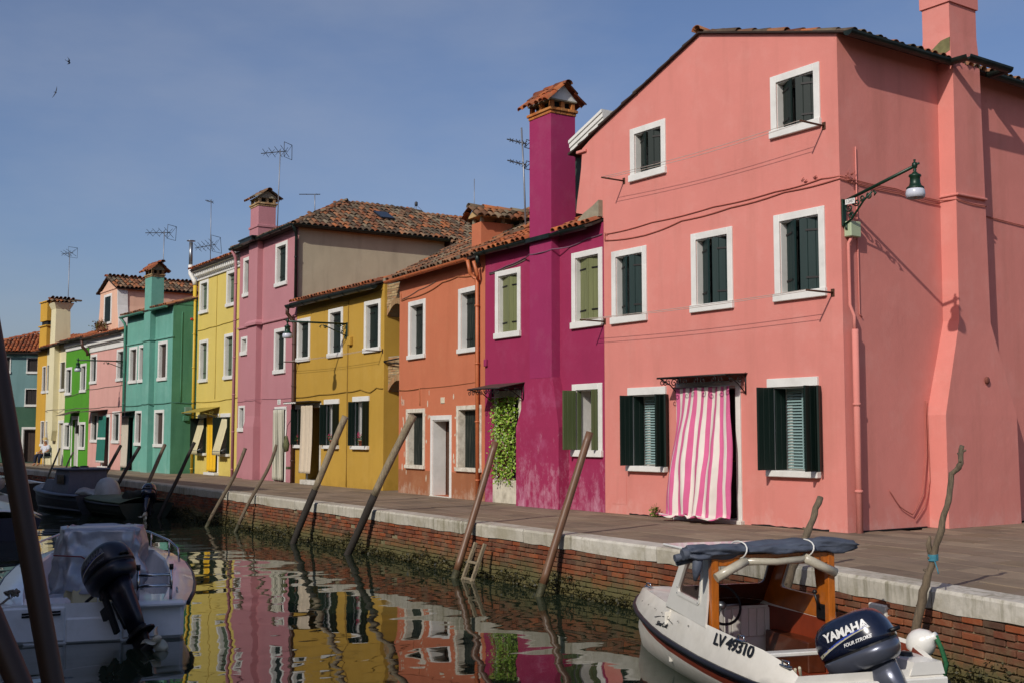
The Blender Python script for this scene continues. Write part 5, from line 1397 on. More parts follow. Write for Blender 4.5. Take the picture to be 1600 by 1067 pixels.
mb = MB(); mb.cbox(-.35,.35,-.1,.1,0,.16,.01); mb.build('planter', plain('clay_planter','8a5a40',.85), t)
mb = MB(); rr = random.Random(31)
for i in range(420):
    p = Vector((rr.gauss(0,.26),rr.gauss(-.05,.1),.2+rr.gauss(.02,.12))); d = Vector((rr.uniform(-1,1),rr.uniform(-1,.5),rr.uniform(-.6,1))).normalized()*.08; w = d.cross(Vector((rr.random(),rr.random(),rr.random()))).normalized()*.035
    mb.add([p,p+d*.5-w,p+d,p+d*.5+w],[(0,1,2,3)])
tag(mb.build('leaves', pieces('red_green_leaf',['6a2a20','4a5a22','7a3a2c','5c6a2c','9a5a3c','3a4a1c'],rough=.7,bump=.1), t), kind='stuff')
street_lamp(h, 'green wall lamp on a long arm beside the pale rose house', h.W-.02, -.02, 4.55, -90, 1.95, .0)
t = h.thing('teal_curtain', 'teal cloth curtain bound with a white band at the pale rose house door', 'curtain', 2.12, -.16, 2.30)
P = cloth(1.12,2.02,28,24,.03,seed=19,freq=3,flare=.05,out=.05)
mb = MB(); mb.grid(P, mif=lambda j,i: 1 if j in (11,23) else 0); o = mb.build('cloth',[plain('teal_cloth','1f6a5c',.85,vary=.1),WHITE],t); o.modifiers.new('thick','SOLIDIFY').thickness = .006
mb = MB(); mb.tube([(-.04,0,.02),(1.16,0,.02)], .012, 6); mb.build('rod', STEEL, t)

# ================================================================== green, cream and amber houses further along
S_GR = stucco('grass_green_render','4e8f28',fade='68a044',fade_amt=.2,streak='3c7018',streak_amt=.12)
h = House('narrow grass green house between the rose and cream houses', (-58.94,14.85), (-54.92,14.9), S_GR, 5.62, D=7.0)
GRN = h
h.window(.05,3.38,1.12,4.73,GREEN); h.window(2.58,3.44,3.52,4.79,GREEN); h.window(.08,.8,1.12,2.07,GREEN); h.window(2.62,.8,3.62,2.08,GREEN)
h.holes.append((1.44,2.38,.02,2.2,.4))
mb = MB(); mb.cbox(1.32,1.438,-.02,.2,0,2.36,.006); mb.cbox(2.382,2.5,-.02,.2,0,2.36,.006); mb.cbox(1.32,2.5,-.024,.2,2.205,2.38,.006); h.part('door_frame', mb, WHITE)
mb = MB(); mb.merge(planks(.92,2.15,.05,4), Matrix.Translation((1.45,.1,.03))); h.part('door', mb, plain('pale_grey_door','b4b2aa',.6,vary=.05))
mb = MB(); mb.cbox(2.50,2.66,-.16,0,1.55,1.95,.01); h.part('letter_box', mb, IRON)
mb = MB(); mb.add([(1.1,-.7,2.40),(2.6,-.7,2.40),(2.6,0,2.62),(1.1,0,2.62)],[(0,1,2,3)]); c_ = h.part('canopy', mb, plain('canopy_sheet','4a3c34',.6,vary=.2)); c_.modifiers.new('thick','SOLIDIFY').thickness = .012
h.walls()
mb = MB()
for o,z0,z1 in ((.05,5.5,5.7),(.14,5.7,5.95)): mb.cbox(0,h.W-.0,-o,.1,z0,z1,.02)
h.part('cornice', mb, WHITE)
h.slope(6.05,.36,5.0,mat=TILE_RED,seed=121,over=.3); h.gutter(-.1,h.W,5.95,y=-.38,r=.08,mat=plain('brown_gutter','3a2c22',.6,vary=.2))
mb = MB(); mb.cbox(2.6,3.2,2.0,2.5,6.5,7.35,.01); mb.box(2.5,3.3,1.9,2.6,7.5,7.56); mb.box(2.7,3.1,2.1,2.4,7.35,7.5); h.part('chimney', mb, MORTAR)
h.cable([(0,-.012,2.7),(2,-.012,2.74),(4,-.012,2.72)], .014); h.cable([(0,-.012,3.3),(2,-.012,3.4),(4,-.012,3.6)], .012)
S_CR = stucco('cream_render','d6cda6',fade='ddd6ba',fade_amt=.25,streak='8e8462',streak_amt=.25,salt='8a846c',salt_top=1.2,salt_amt=.4)
h = House('cream house with brown shutters and a stout chimney', (-62.47,14.8), (-58.96,14.85), S_CR, 5.9, D=7.0)
h.window(2.62,3.60,3.46,5.04,plain('olive_brown_shutter','3f3a22',.6,vary=.2,stretch=(8,8,.6)),fw=.02,dep=.03,hinges=False); h.window(.15,3.6,.95,5.03,plain('olive_brown_shutter','3f3a22'),fw=.02,dep=.03)
h.window(.2,.9,.9,2.2,BROWNSH,fw=.05)
h.holes.append((2.62,3.38,.02,2.05,.4))
mb = MB(); mb.cbox(2.52,2.618,-.02,.2,0,2.2,.006); mb.cbox(3.382,3.48,-.02,.2,0,2.2,.006); mb.cbox(2.52,3.48,-.024,.2,2.055,2.2,.006); h.part('door_frame', mb, WHITE)
mb = MB(); mb.merge(planks(.74,2.0,.05,4), Matrix.Translation((2.63,.1,.03))); h.part('door', mb, plain('pale_grey_door','b4b2aa',.6,vary=.05))
h.walls()
h.chimney([(1.65,2.15,-.24,.05,1.2),(1.45,2.35,-.26,.05,1.7),(1.45,2.35,-.26,.05,5.8)], S_CR, 'chimney_breast')
c = h.chimney([(1.45,2.38,-.26,.5,5.7),(1.5,2.34,-.24,.45,7.7),(1.36,2.48,-.36,.6,8.02)], S_CR)
for sg in (1,-1):
    roof_tiles(c, (1.28 if sg > 0 else 2.56, .7 if sg > 0 else -.48, 8.02), (0,-sg,0), (sg*.95,0,.25), 1.18, .70, TILE_OLD, True, seed=130+sg, step=.3)
ridge_tiles(c, (1.92,-.48,8.2), (1.92,.7,8.2), TILE_OLD)
h.slope(6.0,.34,5.0,mat=TILE_RED,seed=131,over=.3); h.gutter(-.1,1.4,5.9,y=-.38,mat=plain('brown_gutter','3a2c22',.6,vary=.2)); h.gutter(2.42,h.W,5.9,y=-.38,mat=plain('brown_gutter','3a2c22',.6,vary=.2))
h.cable([(0,-.012,2.7),(1.45,-.27,2.72),(2.35,-.27,2.72),(3.5,-.012,2.74)], .014)
S_AM = stucco('amber_render','c4983a',fade='d0ac58',fade_amt=.2,streak='966a14',streak_amt=.15)
h = House('amber house at the far end with a tall amber chimney', (-64.1,14.72), (-62.49,14.8), S_AM, 5.75, D=7.0)
h.window(.95,3.6,1.55,5.0,BROWNSH,fw=.05,dep=.05); h.window(.95,.9,1.55,2.2,BROWNSH,fw=.05,dep=.05); h.walls()
c = h.chimney([(.2,1.45,-.02,.5,5.7),(.24,1.42,-.01,.48,7.1)], S_AM)
mb = MB(); mb.box(.34,1.32,.06,.42,7.1,7.34); mb.build('flue', DARK, c)
mb = MB(); mb.cbox(.14,1.5,-.08,.56,7.05,7.12,.01); mb.rects([(.24,1.42,-.01,.48,7.34),(.24,1.42,-.01,.48,8.3)]); mb.cbox(.18,1.48,-.07,.54,8.3,8.37,.01); mb.build('stack', S_AM, c)
h.slope(5.9,.34,5.0,mat=TILE_RED,seed=141,over=.3)
# the blue-green house closing the view
S_BG = stucco('blue_green_render','6c8c8c',fade='809c9a',fade_amt=.4,streak='4a6a68',streak_amt=.25)
S_BG2 = stucco('dark_green_plinth_render','40604e',fade='58745f',fade_amt=.3,streak='2a4a38',streak_amt=.25)
h = House('blue green house closing the far end of the canal', (-68.74,11.86), (-67.0,16.4), S_BG, 6.0, D=5.0, band=(3.02,S_BG2))
DB = plain('dark_brown_shutter','241c18',.6,vary=.2)
for u0,z0,u1,z1 in ((3.30,4.82,3.92,5.72),(3.26,3.02,3.92,4.02),(1.96,4.82,2.50,5.76),(1.9,3.05,2.5,4.0)): h.window(u0,z0,u1,z1,DB,fw=.045,dep=.06)
h.holes.append((3.26,3.94,.02,1.8,.5)); h.lining(3.26,3.94,1.8,.2,WHITE)
mb = MB(); mb.cbox(3.16,3.258,-.02,.1,0,1.9,.006); mb.cbox(3.942,4.04,-.02,.1,0,1.9,.006); mb.cbox(3.16,4.04,-.024,.1,1.805,1.92,.006); h.part('door_frame', mb, WHITE)
mb = MB(); mb.merge(planks(.66,1.75,.05,4), Matrix.Translation((3.27,.2,.03))); h.part('door', mb, plain('brown_door','3a2a20',.6,vary=.25))
h.walls()
mb = MB(); W = h.W; e = .25; za = 6.0; zr = 7.2; ax, ay = 3.4, 2.3
E_ = [(-e,-e,za),(W+e,-e,za),(W+e,5+e,za),(-e,5+e,za),(ax,ay,zr)]
mb.add(E_, [(0,1,4),(1,2,4),(2,3,4),(3,0,4),(3,2,1,0)]); rf = h.part('roof', mb, DECK, True)
TT = math.hypot(ay+e,zr-za)
roof_tiles(rf,(-e,-e,za),(1,0,0),(0,ay+e,zr-za),W+2*e,TT,TILE_RED,inside=lambda s,t: (ax+e)*t/TT-.05 < s < W+2*e-(W-ax+e)*t/TT+.05,seed=151)
T3 = math.hypot(W+e-ax,zr-za)
roof_tiles(rf,(W+e,-e,za),(0,1,0),(-(W+e-ax),0,zr-za),5+2*e,T3,TILE_RED,inside=lambda s,t: (ay+e)*t/T3-.05 < s < 5+2*e-(5-ay+e)*t/T3,seed=152)
for c_ in ((W+e,-e),(-e,-e)): ridge_tiles(rf,(c_[0],c_[1],za+.03),(ax,ay,zr+.03),TILE_RED)
h.gutter(-.2,W+.2,5.95,y=-.30,mat=plain('brown_gutter','3a2c22',.6,vary=.2))
street_lamp(h, 'small wall lamp on the blue green house at the canal end', 4.2, -.02, 3.85, -90, .9, .1)
b4 = House('far house with a red tiled roof rising behind the canal end', (-78,17.5), (-70,24), S_TAN, 6.4, D=7.0); b4.window(3,4.2,4,5.6,DB); b4.walls(); b4.slope(6.5,.4,4.5,mat=TILE_RED,seed=161)

# ================================================================== houses on the photographer's own bank (they shade the boats)
def near_house(label, x0, x1, y, H, mat):
    h = House(label, (x1, y), (x0, y), mat, H, D=7.0)
    n = max(1, int(h.W/2.6))
    for i in range(n):
        u = h.W*(i+.5)/n
        for z in (1.0, 3.6) + ((6.2,) if H > 8 else ()):
            if z + 1.5 < H: h.window(u-.5, z, u+.5, z+1.4, GREEN)
    h.walls()
    h.slope(H+.05, .42, 3.6, mat=TILE_RED, seed=int(H*7), over=.2, rows=3)
    r = MB(); r.prism([(0,H),(3.7,H+1.5),(7.2,H)], -.0, h.W, 0, Matrix(((0,1,0,0),(1,0,0,0),(0,0,1,0),(0,0,0,1)))); h.part('roof_back', r, DECK, True)
near_house('cream house standing behind the photographer', -17.6, -9.2, -3.2, 5.9, S_CR)  # unseen; cream walls chosen to bounce light onto the shaded boats
near_house('low cream house standing beside the photographer', -9.1, -1.0, -3.2, 6.3, S_CR)
near_house('pale house standing behind the photographer', -22.6, -17.7, -3.2, 6.6, S_CR)
near_house('tall blue house on the near bank', -42, -22.7, -3.6, 11.3, S_TE)
near_house('tall pink house on the near bank', -66, -42.1, -5.0, 12.3, S_P3)
# ================================================================== boats
BW = plain('white_gelcoat','dcdad2',.28,vary=.05,scale=4,coat=.3,dirt='8e8870',dirt_amt=.18)
BWC = plain('cream_gelcoat','dedad0',.35,vary=.06,coat=.2,dirt='8a8468',dirt_amt=.16)
RUBB = plain('black_rubber','15151c',.45,vary=.2)
REDB = plain('red_brown_boat_paint','7a3018',.5,vary=.15)
VARN = plain('varnished_wood','a85c18',.3,vary=.25,scale=5,stretch=(1,6,1),coat=.4)
VARND = plain('dark_varnished_wood','4a2412',.35,vary=.25,scale=5,stretch=(1,6,1),coat=.3)
NAVY2 = plain('dull_navy_cowl','0c1020',.38,vary=.1,coat=.15)
NAVY = plain('navy_cowl','141a2c',.22,vary=.06,coat=.6)
SILV = plain('silver_grey_cowl','565a66',.28,metal=.5,vary=.06,coat=.4)
BLKP = plain('black_plastic','0e0e10',.5,vary=.2)
CANV = plain('blue_grey_canvas','464d5a',.7,vary=.22,scale=6,bump=.8,bscale=14,stretch=(1,.5,1))
CLEAR = plain('yellowed_clear_plastic','bdb6a2',.25,vary=.2,scale=9,alpha=.82)
PROPM = plain('pale_propeller','b8b4a0',.4,metal=.2)

def hull_sections(st, drop=.16, bot=-.22):
    """st: (x, half beam, gunwale z, coaming inset, coaming rise)"""
    S = []
    for x, b, g, ins, up in st:
        ins = min(ins, b*.9)
        S.append([(x,b-ins,g+up),(x,b,g),(x,b-.012,g-.05),(x,max(b-.05,0.0),g-drop),(x,b*.90,g*.45),(x,b*.72,.0),(x,b*.5,-.1),(x,0,bot*(1 if b > .3 else .4))])
    return S

def build_hull(t, st, mats, names=('hull','rub_rail'), floor=.14, floor_mat=None, transom=True, stripe=True):
    """mats: deck, stripe, lower hull"""
    S = hull_sections(st)
    mb = MB()
    for sg in (1,-1):
        P = [[(p[0], sg*p[1], p[2]) for p in r] for r in S]
        if sg < 0: P = P[::-1]
        mb.grid(P, mif=lambda i,j: 0 if j == 0 else (0 if j == 1 else (1 if j == 2 else 2)))
        # inside skin down from the coaming
        I = [[(r[0][0], sg*r[0][1], r[0][2]), (r[0][0], sg*max(r[0][1]-.02,0), r[0][2]-.03), (r[0][0], sg*max(r[0][1]-.02,0), floor)] for r in S]
        if sg > 0: I = I[::-1]
        mb.grid(I, mif=lambda i,j: 0 if j == 0 else 3, sm=False)
    r = S[0]                                                    # stern
    if transom:
        n = len(r); pts = [(p[0],p[1],p[2]) for p in r] + [(p[0],-p[1],p[2]) for p in r[::-1]]
        b = len(mb.v); mb.v += pts; mb.f.append([b+i for i in range(len(pts))]); mb.m.append(2); mb.s.append(False)
    fl = [(q_[0][0], max(q_[0][1]-.02,0), floor) for q_ in S]; b = len(mb.v); n = len(fl)
    mb.v += fl + [(x,-y,z) for x,y,z in fl]
    for i in range(n-1): mb.f.append([b+i,b+i+1,b+n+i+1,b+n+i]); mb.m.append(3); mb.s.append(False)
    o = mb.build(names[0], [mats[0], mats[1], mats[2], floor_mat or mats[0]], t)
    rb = MB()
    for sg in (1,-1): rb.tube([(x, sg*(b+.012), g-.03) for x,b,g,_,_ in st], .028, 6)
    rb.build(names[1], RUBB, t)
    return o

def deck(t, st, x0, x1, mat, crown=.05, name='foredeck'):
    S = [s for s in st if x0-1e-6 <= s[0] <= x1+1e-6]; P = []
    for x,b,g,ins,up in S:
        bb = b - min(ins,b*.9); P.append([(x, bb*k/4, g+up+.002+crown*(1-(k/4)**2)*(bb/.5 if bb < .5 else 1)) for k in range(-4,5)])
    mb = MB(); mb.grid(P); return mb.build(name, mat, t, True)

def outboard(t, loc, yaw, tilt, scale=1.0, text=True, cap=NAVY, low=SILV, name='outboard', prop=True, ink='d8d8d4'):
    """engine part: x forward, z up; tilt lifts the leg backwards and brings the cowl forward"""
    M = Matrix.Translation(loc) @ Matrix.Rotation(R(yaw),4,'Z') @ Matrix.Rotation(R(tilt),4,'Y') @ Matrix.Scale(scale,4)
    def ring(z, a, b, cx, n=28, p=2.7):
        out = []
        for k in range(n):
            w = 2*math.pi*k/n; c, s = math.cos(w), math.sin(w)
            out.append((cx + a*math.copysign(abs(c)**(2/p),c), b*math.copysign(abs(s)**(2/p),s), z))
        return out
    mb = MB()
    mb.loft([ring(.13,.315,.215,.0),ring(.18,.32,.215,.005),ring(.26,.31,.205,.01),ring(.325,.285,.185,.012),ring(.372,.245,.155,.01),ring(.40,.19,.115,.005),ring(.412,.10,.06,.0)], sm=True, M=M)
    e = mb.build(name, cap, t)
    cow = BVHTree.FromPolygons([Vector(v) for v in mb.v], mb.f)
    mb = MB(); mb.loft([ring(-.03,.25,.155,.0),ring(.0,.285,.185,.0),ring(.05,.305,.205,.0),ring(.112,.312,.212,.0)], sm=True, M=M); mb.build('lower_cowl', low, e)
    mb = MB(); mb.loft([ring(.110,.308,.208,.0),ring(.132,.308,.208,.0)], M=M); mb.build('cowl_seam', BLKP, e)
    mb = MB(); mb.loft([ring(-.02,.17,.10,-.06,16),ring(-.2,.15,.085,-.08,16),ring(-.42,.13,.07,-.10,16),ring(-.6,.12,.055,-.10,16)], sm=True, M=M); mb.build('leg', low, e)
    mb = MB(); mb.loft([ring(-.6,.14,.05,-.10,16),ring(-.78,.12,.042,-.10,16),ring(-.95,.10,.03,-.08,16)], sm=True, M=M)
    mb.loft([ring(-.66,.20,.10,-.13,16),ring(-.675,.20,.10,-.13,16)], M=M)
    mb.tube([(-.26,0,-.84),(.16,0,-.84),(.22,0,-.84)], [.045,.055,.012], 10, M=M)
    mb.prism([(-.12,-.86),(.06,-.86),(.0,-1.05),(-.1,-1.05)], -.01, .01, 0, M)
    mb.build('gearcase', BLKP, e)
    if prop:
        mb = MB(); mb.tube([(-.26,0,-.84),(-.36,0,-.84),(-.40,0,-.84)], [.045,.04,.015], 10, M=M)
        for k in range(3):
            a = k*2*math.pi/3
            P = []
            for i in range(5):
                rr_ = .04+.11*i/4; wd = .06*math.sin(math.pi*(.2+.75*i/4)); P.append([(-.31 + s*.04, rr_*math.cos(a+s*wd/rr_), -.84+rr_*math.sin(a+s*wd/rr_)) for s in (-1,0,1)])
            m2 = MB(); m2.grid(P); mb.merge(m2, M)
        o = mb.build('propeller', PROPM, e); o.modifiers.new('thick','SOLIDIFY').thickness = .006
    mb = MB()                                                   # clamp bracket, tilt ram, hoses
    for y in (-.09,.09):
        mb.box(.06,.13,y-.018,y+.018,-.52,.0,0,M)
        mb.box(.10,.22,y-.02,y+.02,-.32,-.20,0,M)
    mb.tube([(.12,-.12,-.1),(.12,.12,-.1)], .03, 8, M=M); mb.tube([(.05,0,-.5),(.10,0,-.18)], .028, 8, M=M)
    mb.tube([(.28,.05,.03),(.42,.08,.02),(.48,.06,-.10),(.40,.02,-.22)], .018, 6, M=M); mb.tube([(.27,-.06,.02),(.40,-.10,-.05),(.38,-.12,-.2)], .014, 6, M=M)
    mb.build('bracket', BLKP, e)
    mb = MB(); mb.tube([(-.32,-.05,.17),(-.37,0,.17),(-.32,.05,.17)], .018, 6, M=M); mb.build('cowl_handle', BLKP, e)
    if text:
        def decal(me, nm, mat, cx, cz, rot):
            for v in me.vertices:
                p = Matrix.Rotation(rot,4,'Z') @ v.co
                loc_ = M @ Vector((cx - p.x, .6, cz + p.y)); dirn = (M.to_3x3() @ Vector((0,-1,0))).normalized()
                hit = cow.ray_cast(loc_, dirn)
                v.co = (hit[0] - dirn*.002*scale) if hit[0] else loc_
            me.materials.clear(); me.materials.append(mat); link(nm, me, e)
        wl_ = plain('decal_'+ink, ink, .4, vary=.02)
        decal(text_mesh('YAMAHA', .092, .004), 'lettering', wl_, -.03, .285, 0)
        decal(text_mesh('FOUR STROKE', .036, .001, .25), 'lettering', wl_, -.10, .185, 0)
        def strip(pts, wd, mat):
            m2 = MB(); P = []
            for i in range(len(pts)): P.append([(pts[i][0]*-1, pts[i][1]-wd(i),0),(pts[i][0]*-1, pts[i][1]+wd(i),0)])
            m2.grid(P); me = m2.mesh('decal', mat); 
            for v in me.vertices: v.co = Vector((v.co.x, v.co.y, 0))
            return me
        n = 20; pts = [(.27-.5*i/n, .165+.085*math.sin(math.pi*.5*i/n)) for i in range(n+1)]
        decal(strip([(x,z-.0) for x,z in pts], lambda i: .010*(1-i/n)+.002, wl_), 'stripe', plain('decal_silver','a8a48e',.4), 0, 0, 0)
        pts = [(.22-.43*i/n, .185+.075*math.sin(math.pi*.5*i/n)) for i in range(n+1)]
        decal(strip(pts, lambda i: .006*math.sin(math.pi*i/n)+.001, wl_), 'stripe', plain('decal_blue','1c3a9a',.4), 0, 0, 0)
    return e

# ---- small cabin boat on the right
t = thing('cabin_boat', 'small white cabin boat numbered LV 49310 with rolled canvas top', 'boat', (-7.41,8.08,WATER_Z), R(161.4))
CB = t
st = [(-1.52,.70,.37,.08,.10),(-1.42,.73,.37,.09,.16),(-1.1,.78,.37,.09,.23),(-.5,.77,.37,.09,.25),(0,.735,.37,.09,.26),(.5,.69,.38,.09,.26),(1.0,.63,.39,.10,.26),(1.4,.57,.41,.12,.24),(1.8,.49,.43,.14,.21),(2.17,.40,.45,.14,.18),(2.5,.29,.47,.12,.15),(2.75,.17,.485,.09,.11),(2.92,.07,.50,.04,.07),(2.97,.02,.505,.01,.05)]
build_hull(t, st, (BWC, REDB, BWC), floor=.12, floor_mat=REDB)
deck(t, st, 1.0, 2.97, BW)
def panel(t, quad, hole, th, mat, name, yoff=0.0, rad=.06):
    """flat panel with a rounded window: quad and hole are 4 points (a,b); mapped by caller"""
    def rounded(Q, r, n=5):
        out = []
        for i in range(4):
            p = Vector((*Q[i],0)); a = (Vector((*Q[i-1],0))-p).normalized(); b = (Vector((*Q[(i+1)%4],0))-p).normalized()
            for k in range(n):
                w = k/(n-1); c = p + a*r*(1-w)**2 + b*r*w**2
                out.append((c.x,c.y))
        return out
    o = rounded(quad, .004); i = rounded(hole, rad)
    return o, i
def panel_mesh(o, i, mapf, th, mb, mi=0):
    n = len(o)
    A = [mapf(a,b,0) for a,b in o]; B = [mapf(a,b,0) for a,b in i]; C = [mapf(a,b,th) for a,b in o]; D = [mapf(a,b,th) for a,b in i]
    vs = A+B+C+D; fs = []
    for k in range(n):
        k2 = (k+1)%n
        fs += [(k,k2,n+k2,n+k),(2*n+k2,2*n+k,3*n+k,3*n+k2),(k2,k,2*n+k,2*n+k2),(n+k,n+k2,3*n+k2,3*n+k)]
    mb.add(vs, fs, mi)
side_q = [(.0,.60),(1.12,.64),(.68,1.24),(.0,1.24)]; side_h = [(.20,.80),(.80,.82),(.60,1.13),(.20,1.13)]
lean = lambda b: (b-.6)*-.10
for sg, nm in ((1,'port'),(-1,'starboard')):
    o_, i_ = panel(t, side_q, side_h, .02, BW, 'x')
    mb = MB(); panel_mesh(o_, i_, lambda a,b,d: (a, sg*(.645 - a*.10 + lean(b) + d), b), .018, mb); p = mb.build('cabin_side', BW, t, True)
    mb = MB(); panel_mesh(o_, i_, lambda a,b,d: (a, sg*(.627 - a*.10 + lean(b) + d), b), .016, mb); mb.build('lining', VARN if sg < 0 else VARND, p, True)
    mb = MB(); oo = [(x,z) for x,z in panel(t, side_h, side_h, 0, BW, 'x', rad=.06)[1]]
    cx_, cz_ = sum(a for a,b in oo)/len(oo), sum(b for a,b in oo)/len(oo)
    big = [(cx_+(a-cx_)*1.13, cz_+(b-cz_)*1.2) for a,b in oo]
    panel_mesh(big, oo, lambda a,b,d: (a, sg*(.664 - a*.10 + lean(b) + d), b), .008, mb); mb.build('window_rim', BW, p, True)
    mb = MB()
    for k in range(0,len(oo),3):
        a, b = cx_+(oo[k][0]-cx_)*1.075, cz_+(oo[k][1]-cz_)*1.11
        mb.lathe([(0,.006),(.008,.004),(.008,0)], 6, 0, Matrix.Translation((a, sg*(.672 - a*.10 + lean(b)), b)) @ Matrix.Rotation(R(-90*sg),4,'X'))
    mb.build('screws', STEEL, p)
    mb = MB(); b_ = MB(); b_.add([(a, sg*(.650 - a*.10 + lean(b)), b) for a,b in oo], [list(range(len(oo)))]); b_.build('pane', plain('tinted_perspex','6a5a54',.1,alpha=.35), p)
    mb = MB(); mb.cbox(-.06,.012,.585*sg-.035,.585*sg+.035,.58,1.24,.006); mb.build('post', VARN, t)
# front panel with windscreen
fq = [(-.53,.62),(.53,.62),(.51,1.24),(-.51,1.24)]; fh = [(-.45,.84),(.45,.84),(.42,1.18),(-.42,1.18)]
o_, i_ = panel(t, fq, fh, .02, BW, 'x')
mb = MB(); panel_mesh(o_, i_, lambda a,b,d: (1.14-(b-.62)*.72+d, a, b), .018, mb); p = mb.build('windscreen_frame', BW, t, True)
mb = MB(); panel_mesh(o_, i_, lambda a,b,d: (1.122-(b-.62)*.72+d, a, b), .016, mb); mb.build('lining', VARND, p, True)
mb = MB(); mb.add([(1.13-(b-.62)*.72, a, b) for a,b in i_], [list(range(len(i_)))]); mb.build('pane', plain('tinted_perspex','6a5a54',.1,alpha=.35), p)
mb = MB(); mb.cbox(-.02,.92,-.66,.66,1.24,1.265,.008); mb.build('cabin_roof', BW, t)
mb = MB(); mb.cbox(-.05,-.02,-.62,.62,1.14,1.24,.005); mb.build('header_beam', VARN, t)
# rolled canvas along the rear edge
def lumpy(p0, p1, r, n, seed, sq=.8, seg=14, crum=.03):
    rr = random.Random(seed); p0, p1 = Vector(p0), Vector(p1); d = (p1-p0).normalized(); x = d.cross(Vector((0,0,1))).normalized(); z = x.cross(d); rings = []
    ph = [rr.uniform(0,6.28) for _ in range(8)]
    for i in range(n+1):
        k = i/n; Lr = (p1-p0).length; c = p0.lerp(p1, k) + z*.01*math.sin(k*Lr*3.1+ph[0]) + x*.012*math.sin(k*Lr*2.3+ph[1]); ring = []
        end = min(1, .78 + 6*min(k,1-k))
        tie = 1 - .16*math.exp(-((k-.3)/.03)**2) - .16*math.exp(-((k-.7)/.03)**2)
        for s in range(seg):
            w = 2*math.pi*s/seg
            v_ = k*Lr; rad = r*end*tie*(1 + .10*math.sin(3*w+ph[2]+v_*4) + .07*math.sin(5*w+ph[3]-v_*7) + .06*math.sin(v_*11+ph[4]+w) + .05*math.sin(8*w+v_*15+ph[5]) + .05*math.sin(2*w-v_*19+ph[6]) + rr.uniform(-.025,.025))
            pp = c + x*math.cos(w)*rad*1.35 + z*math.sin(w)*rad*sq
            dq = Vector((pp.dot(x)*9+seed, pp.dot(d)*1.7, pp.dot(z)*9)); cr = crum*(.45-abs(mnoise.noise(dq))*2.0 + .35*mnoise.noise(Vector((dq.x*2.3,dq.y*3.1,dq.z*2.3)))); ring.append(tuple(pp + (x*math.cos(w)+z*math.sin(w))*cr))
        rings.append(ring)
    return rings
mb = MB(); mb.loft(lumpy((-.02,.84,1.275),(.0,-.86,1.29),.084,90,5,.66,40,.040), sm=True); cv = mb.build('canvas_roll', CANV, t, True)
mb = MB()
for k, (y, r) in enumerate(((.83,.05),(.86,.035),(.80,.04))): mb.tube([(-.03+.05*k,y-.06,1.27-.03*k),(-.03+.05*k,y+.06+.02*k,1.25-.035*k)], r, 8)
mb.tube([(-.04,.74,1.26),(-.05,.76,1.12),(-.03,.77,1.02)], [.05,.045,.015], 8)
mb.build('canvas_end', CANV, cv)
for y in (.33,-.34):
    mb = MB(); mb.tube([(-.02+.15*math.cos(a), y+.01*math.sin(2*a), 1.28+.075*math.sin(a)) for a in [2*math.pi*i/16 for i in range(17)]], .007, 5); mb.build('tie', WHITE, cv)
mb = MB(); mb.tube([(-.10,.60,1.045),(-.10,.45,1.12),(-.10,.30,1.19)], .042, 10); mb.tube([(-.10,.32,1.185),(-.10,0,1.17),(-.10,-.32,1.19)], .032, 10); mb.tube([(-.10,-.28,1.20),(-.10,-.45,1.12),(-.10,-.60,1.055)], .043, 10); mb.build('rolled_window', CLEAR, t)
# fittings inside
mb = MB(); i = -.55
while i < .55: mb.cbox(.98,1.0,i,i+.085,.32,.60,.006); i += .09
mb.box(1.0,1.02,-.56,.56,.12,.62); mb.build('dashboard', BWC, t)
mb = MB(); c = Vector((.86,.06,.66)); ax = Matrix.Translation(c) @ Matrix.Rotation(R(-68),4,'Y')
mb.tube([(.19*math.cos(a),.19*math.sin(a),0) for a in [2*math.pi*i/24 for i in range(25)]], .014, 6, M=ax)
sw = mb.build('steering_wheel', BLKP, t)
mb = MB()
for k in range(3): mb.tube([(0,0,-.03),(.18*math.cos(2.1*k+.5),.18*math.sin(2.1*k+.5),0)], .012, 5, M=ax)
mb.lathe([(0,.01),(.04,.0),(.045,-.04),(0,-.06)], 12, 0, ax); mb.build('spokes', STEEL, sw)
mb = MB(); mb.cbox(-.95,-.83,-.66,.66,.50,.535,.008); mb.build('thwart', BW, t)
mb = MB(); mb.cbox(.1,.9,-.60,-.42,.12,.40,.01); mb.build('locker', VARND, t)
mb = MB(); mb.cbox(.05,.22,-.66,-.58,.60,.74,.01); mb.tube([(.13,-.56,.70),(.13,-.52,.84)], .014, 6); mb.lathe([(0,.03),(.02,.02),(.025,0),(0,-.02)], 8, 0, Matrix.Translation((.13,-.52,.85))); mb.build('throttle_box', BLKP, t)
mb = MB(); mb.lathe([(0,.03),(.035,.02),(.04,0)], 10, 0, Matrix.Translation((-.5,-.63,.53)) @ Matrix.Rotation(R(-90),4,'X')); mb.build('knob', BLKP, t)
mb = MB(); mb.lathe([(0,.0),(.10,.0),(.12,.12),(.10,.16),(0,.18)], 12, 0, Matrix.Translation((-.3,.42,.12))); mb.build('blue_bucket', plain('blue_plastic','1c3a8a',.4), t)
for x, y, z in ((2.35,.20,.66),(-.75,.70,.62),(-1.4,.66,.53)):
    mb = MB(); mb.tube([(x-.05,y,z),(x-.05,y,z+.035),(x+.05,y,z+.035),(x+.05,y,z)], .009, 6); mb.cbox(x-.07,x+.07,y-.02,y+.02,z-.01,z+.005,.004); mb.build('cleat', CHROME, t)
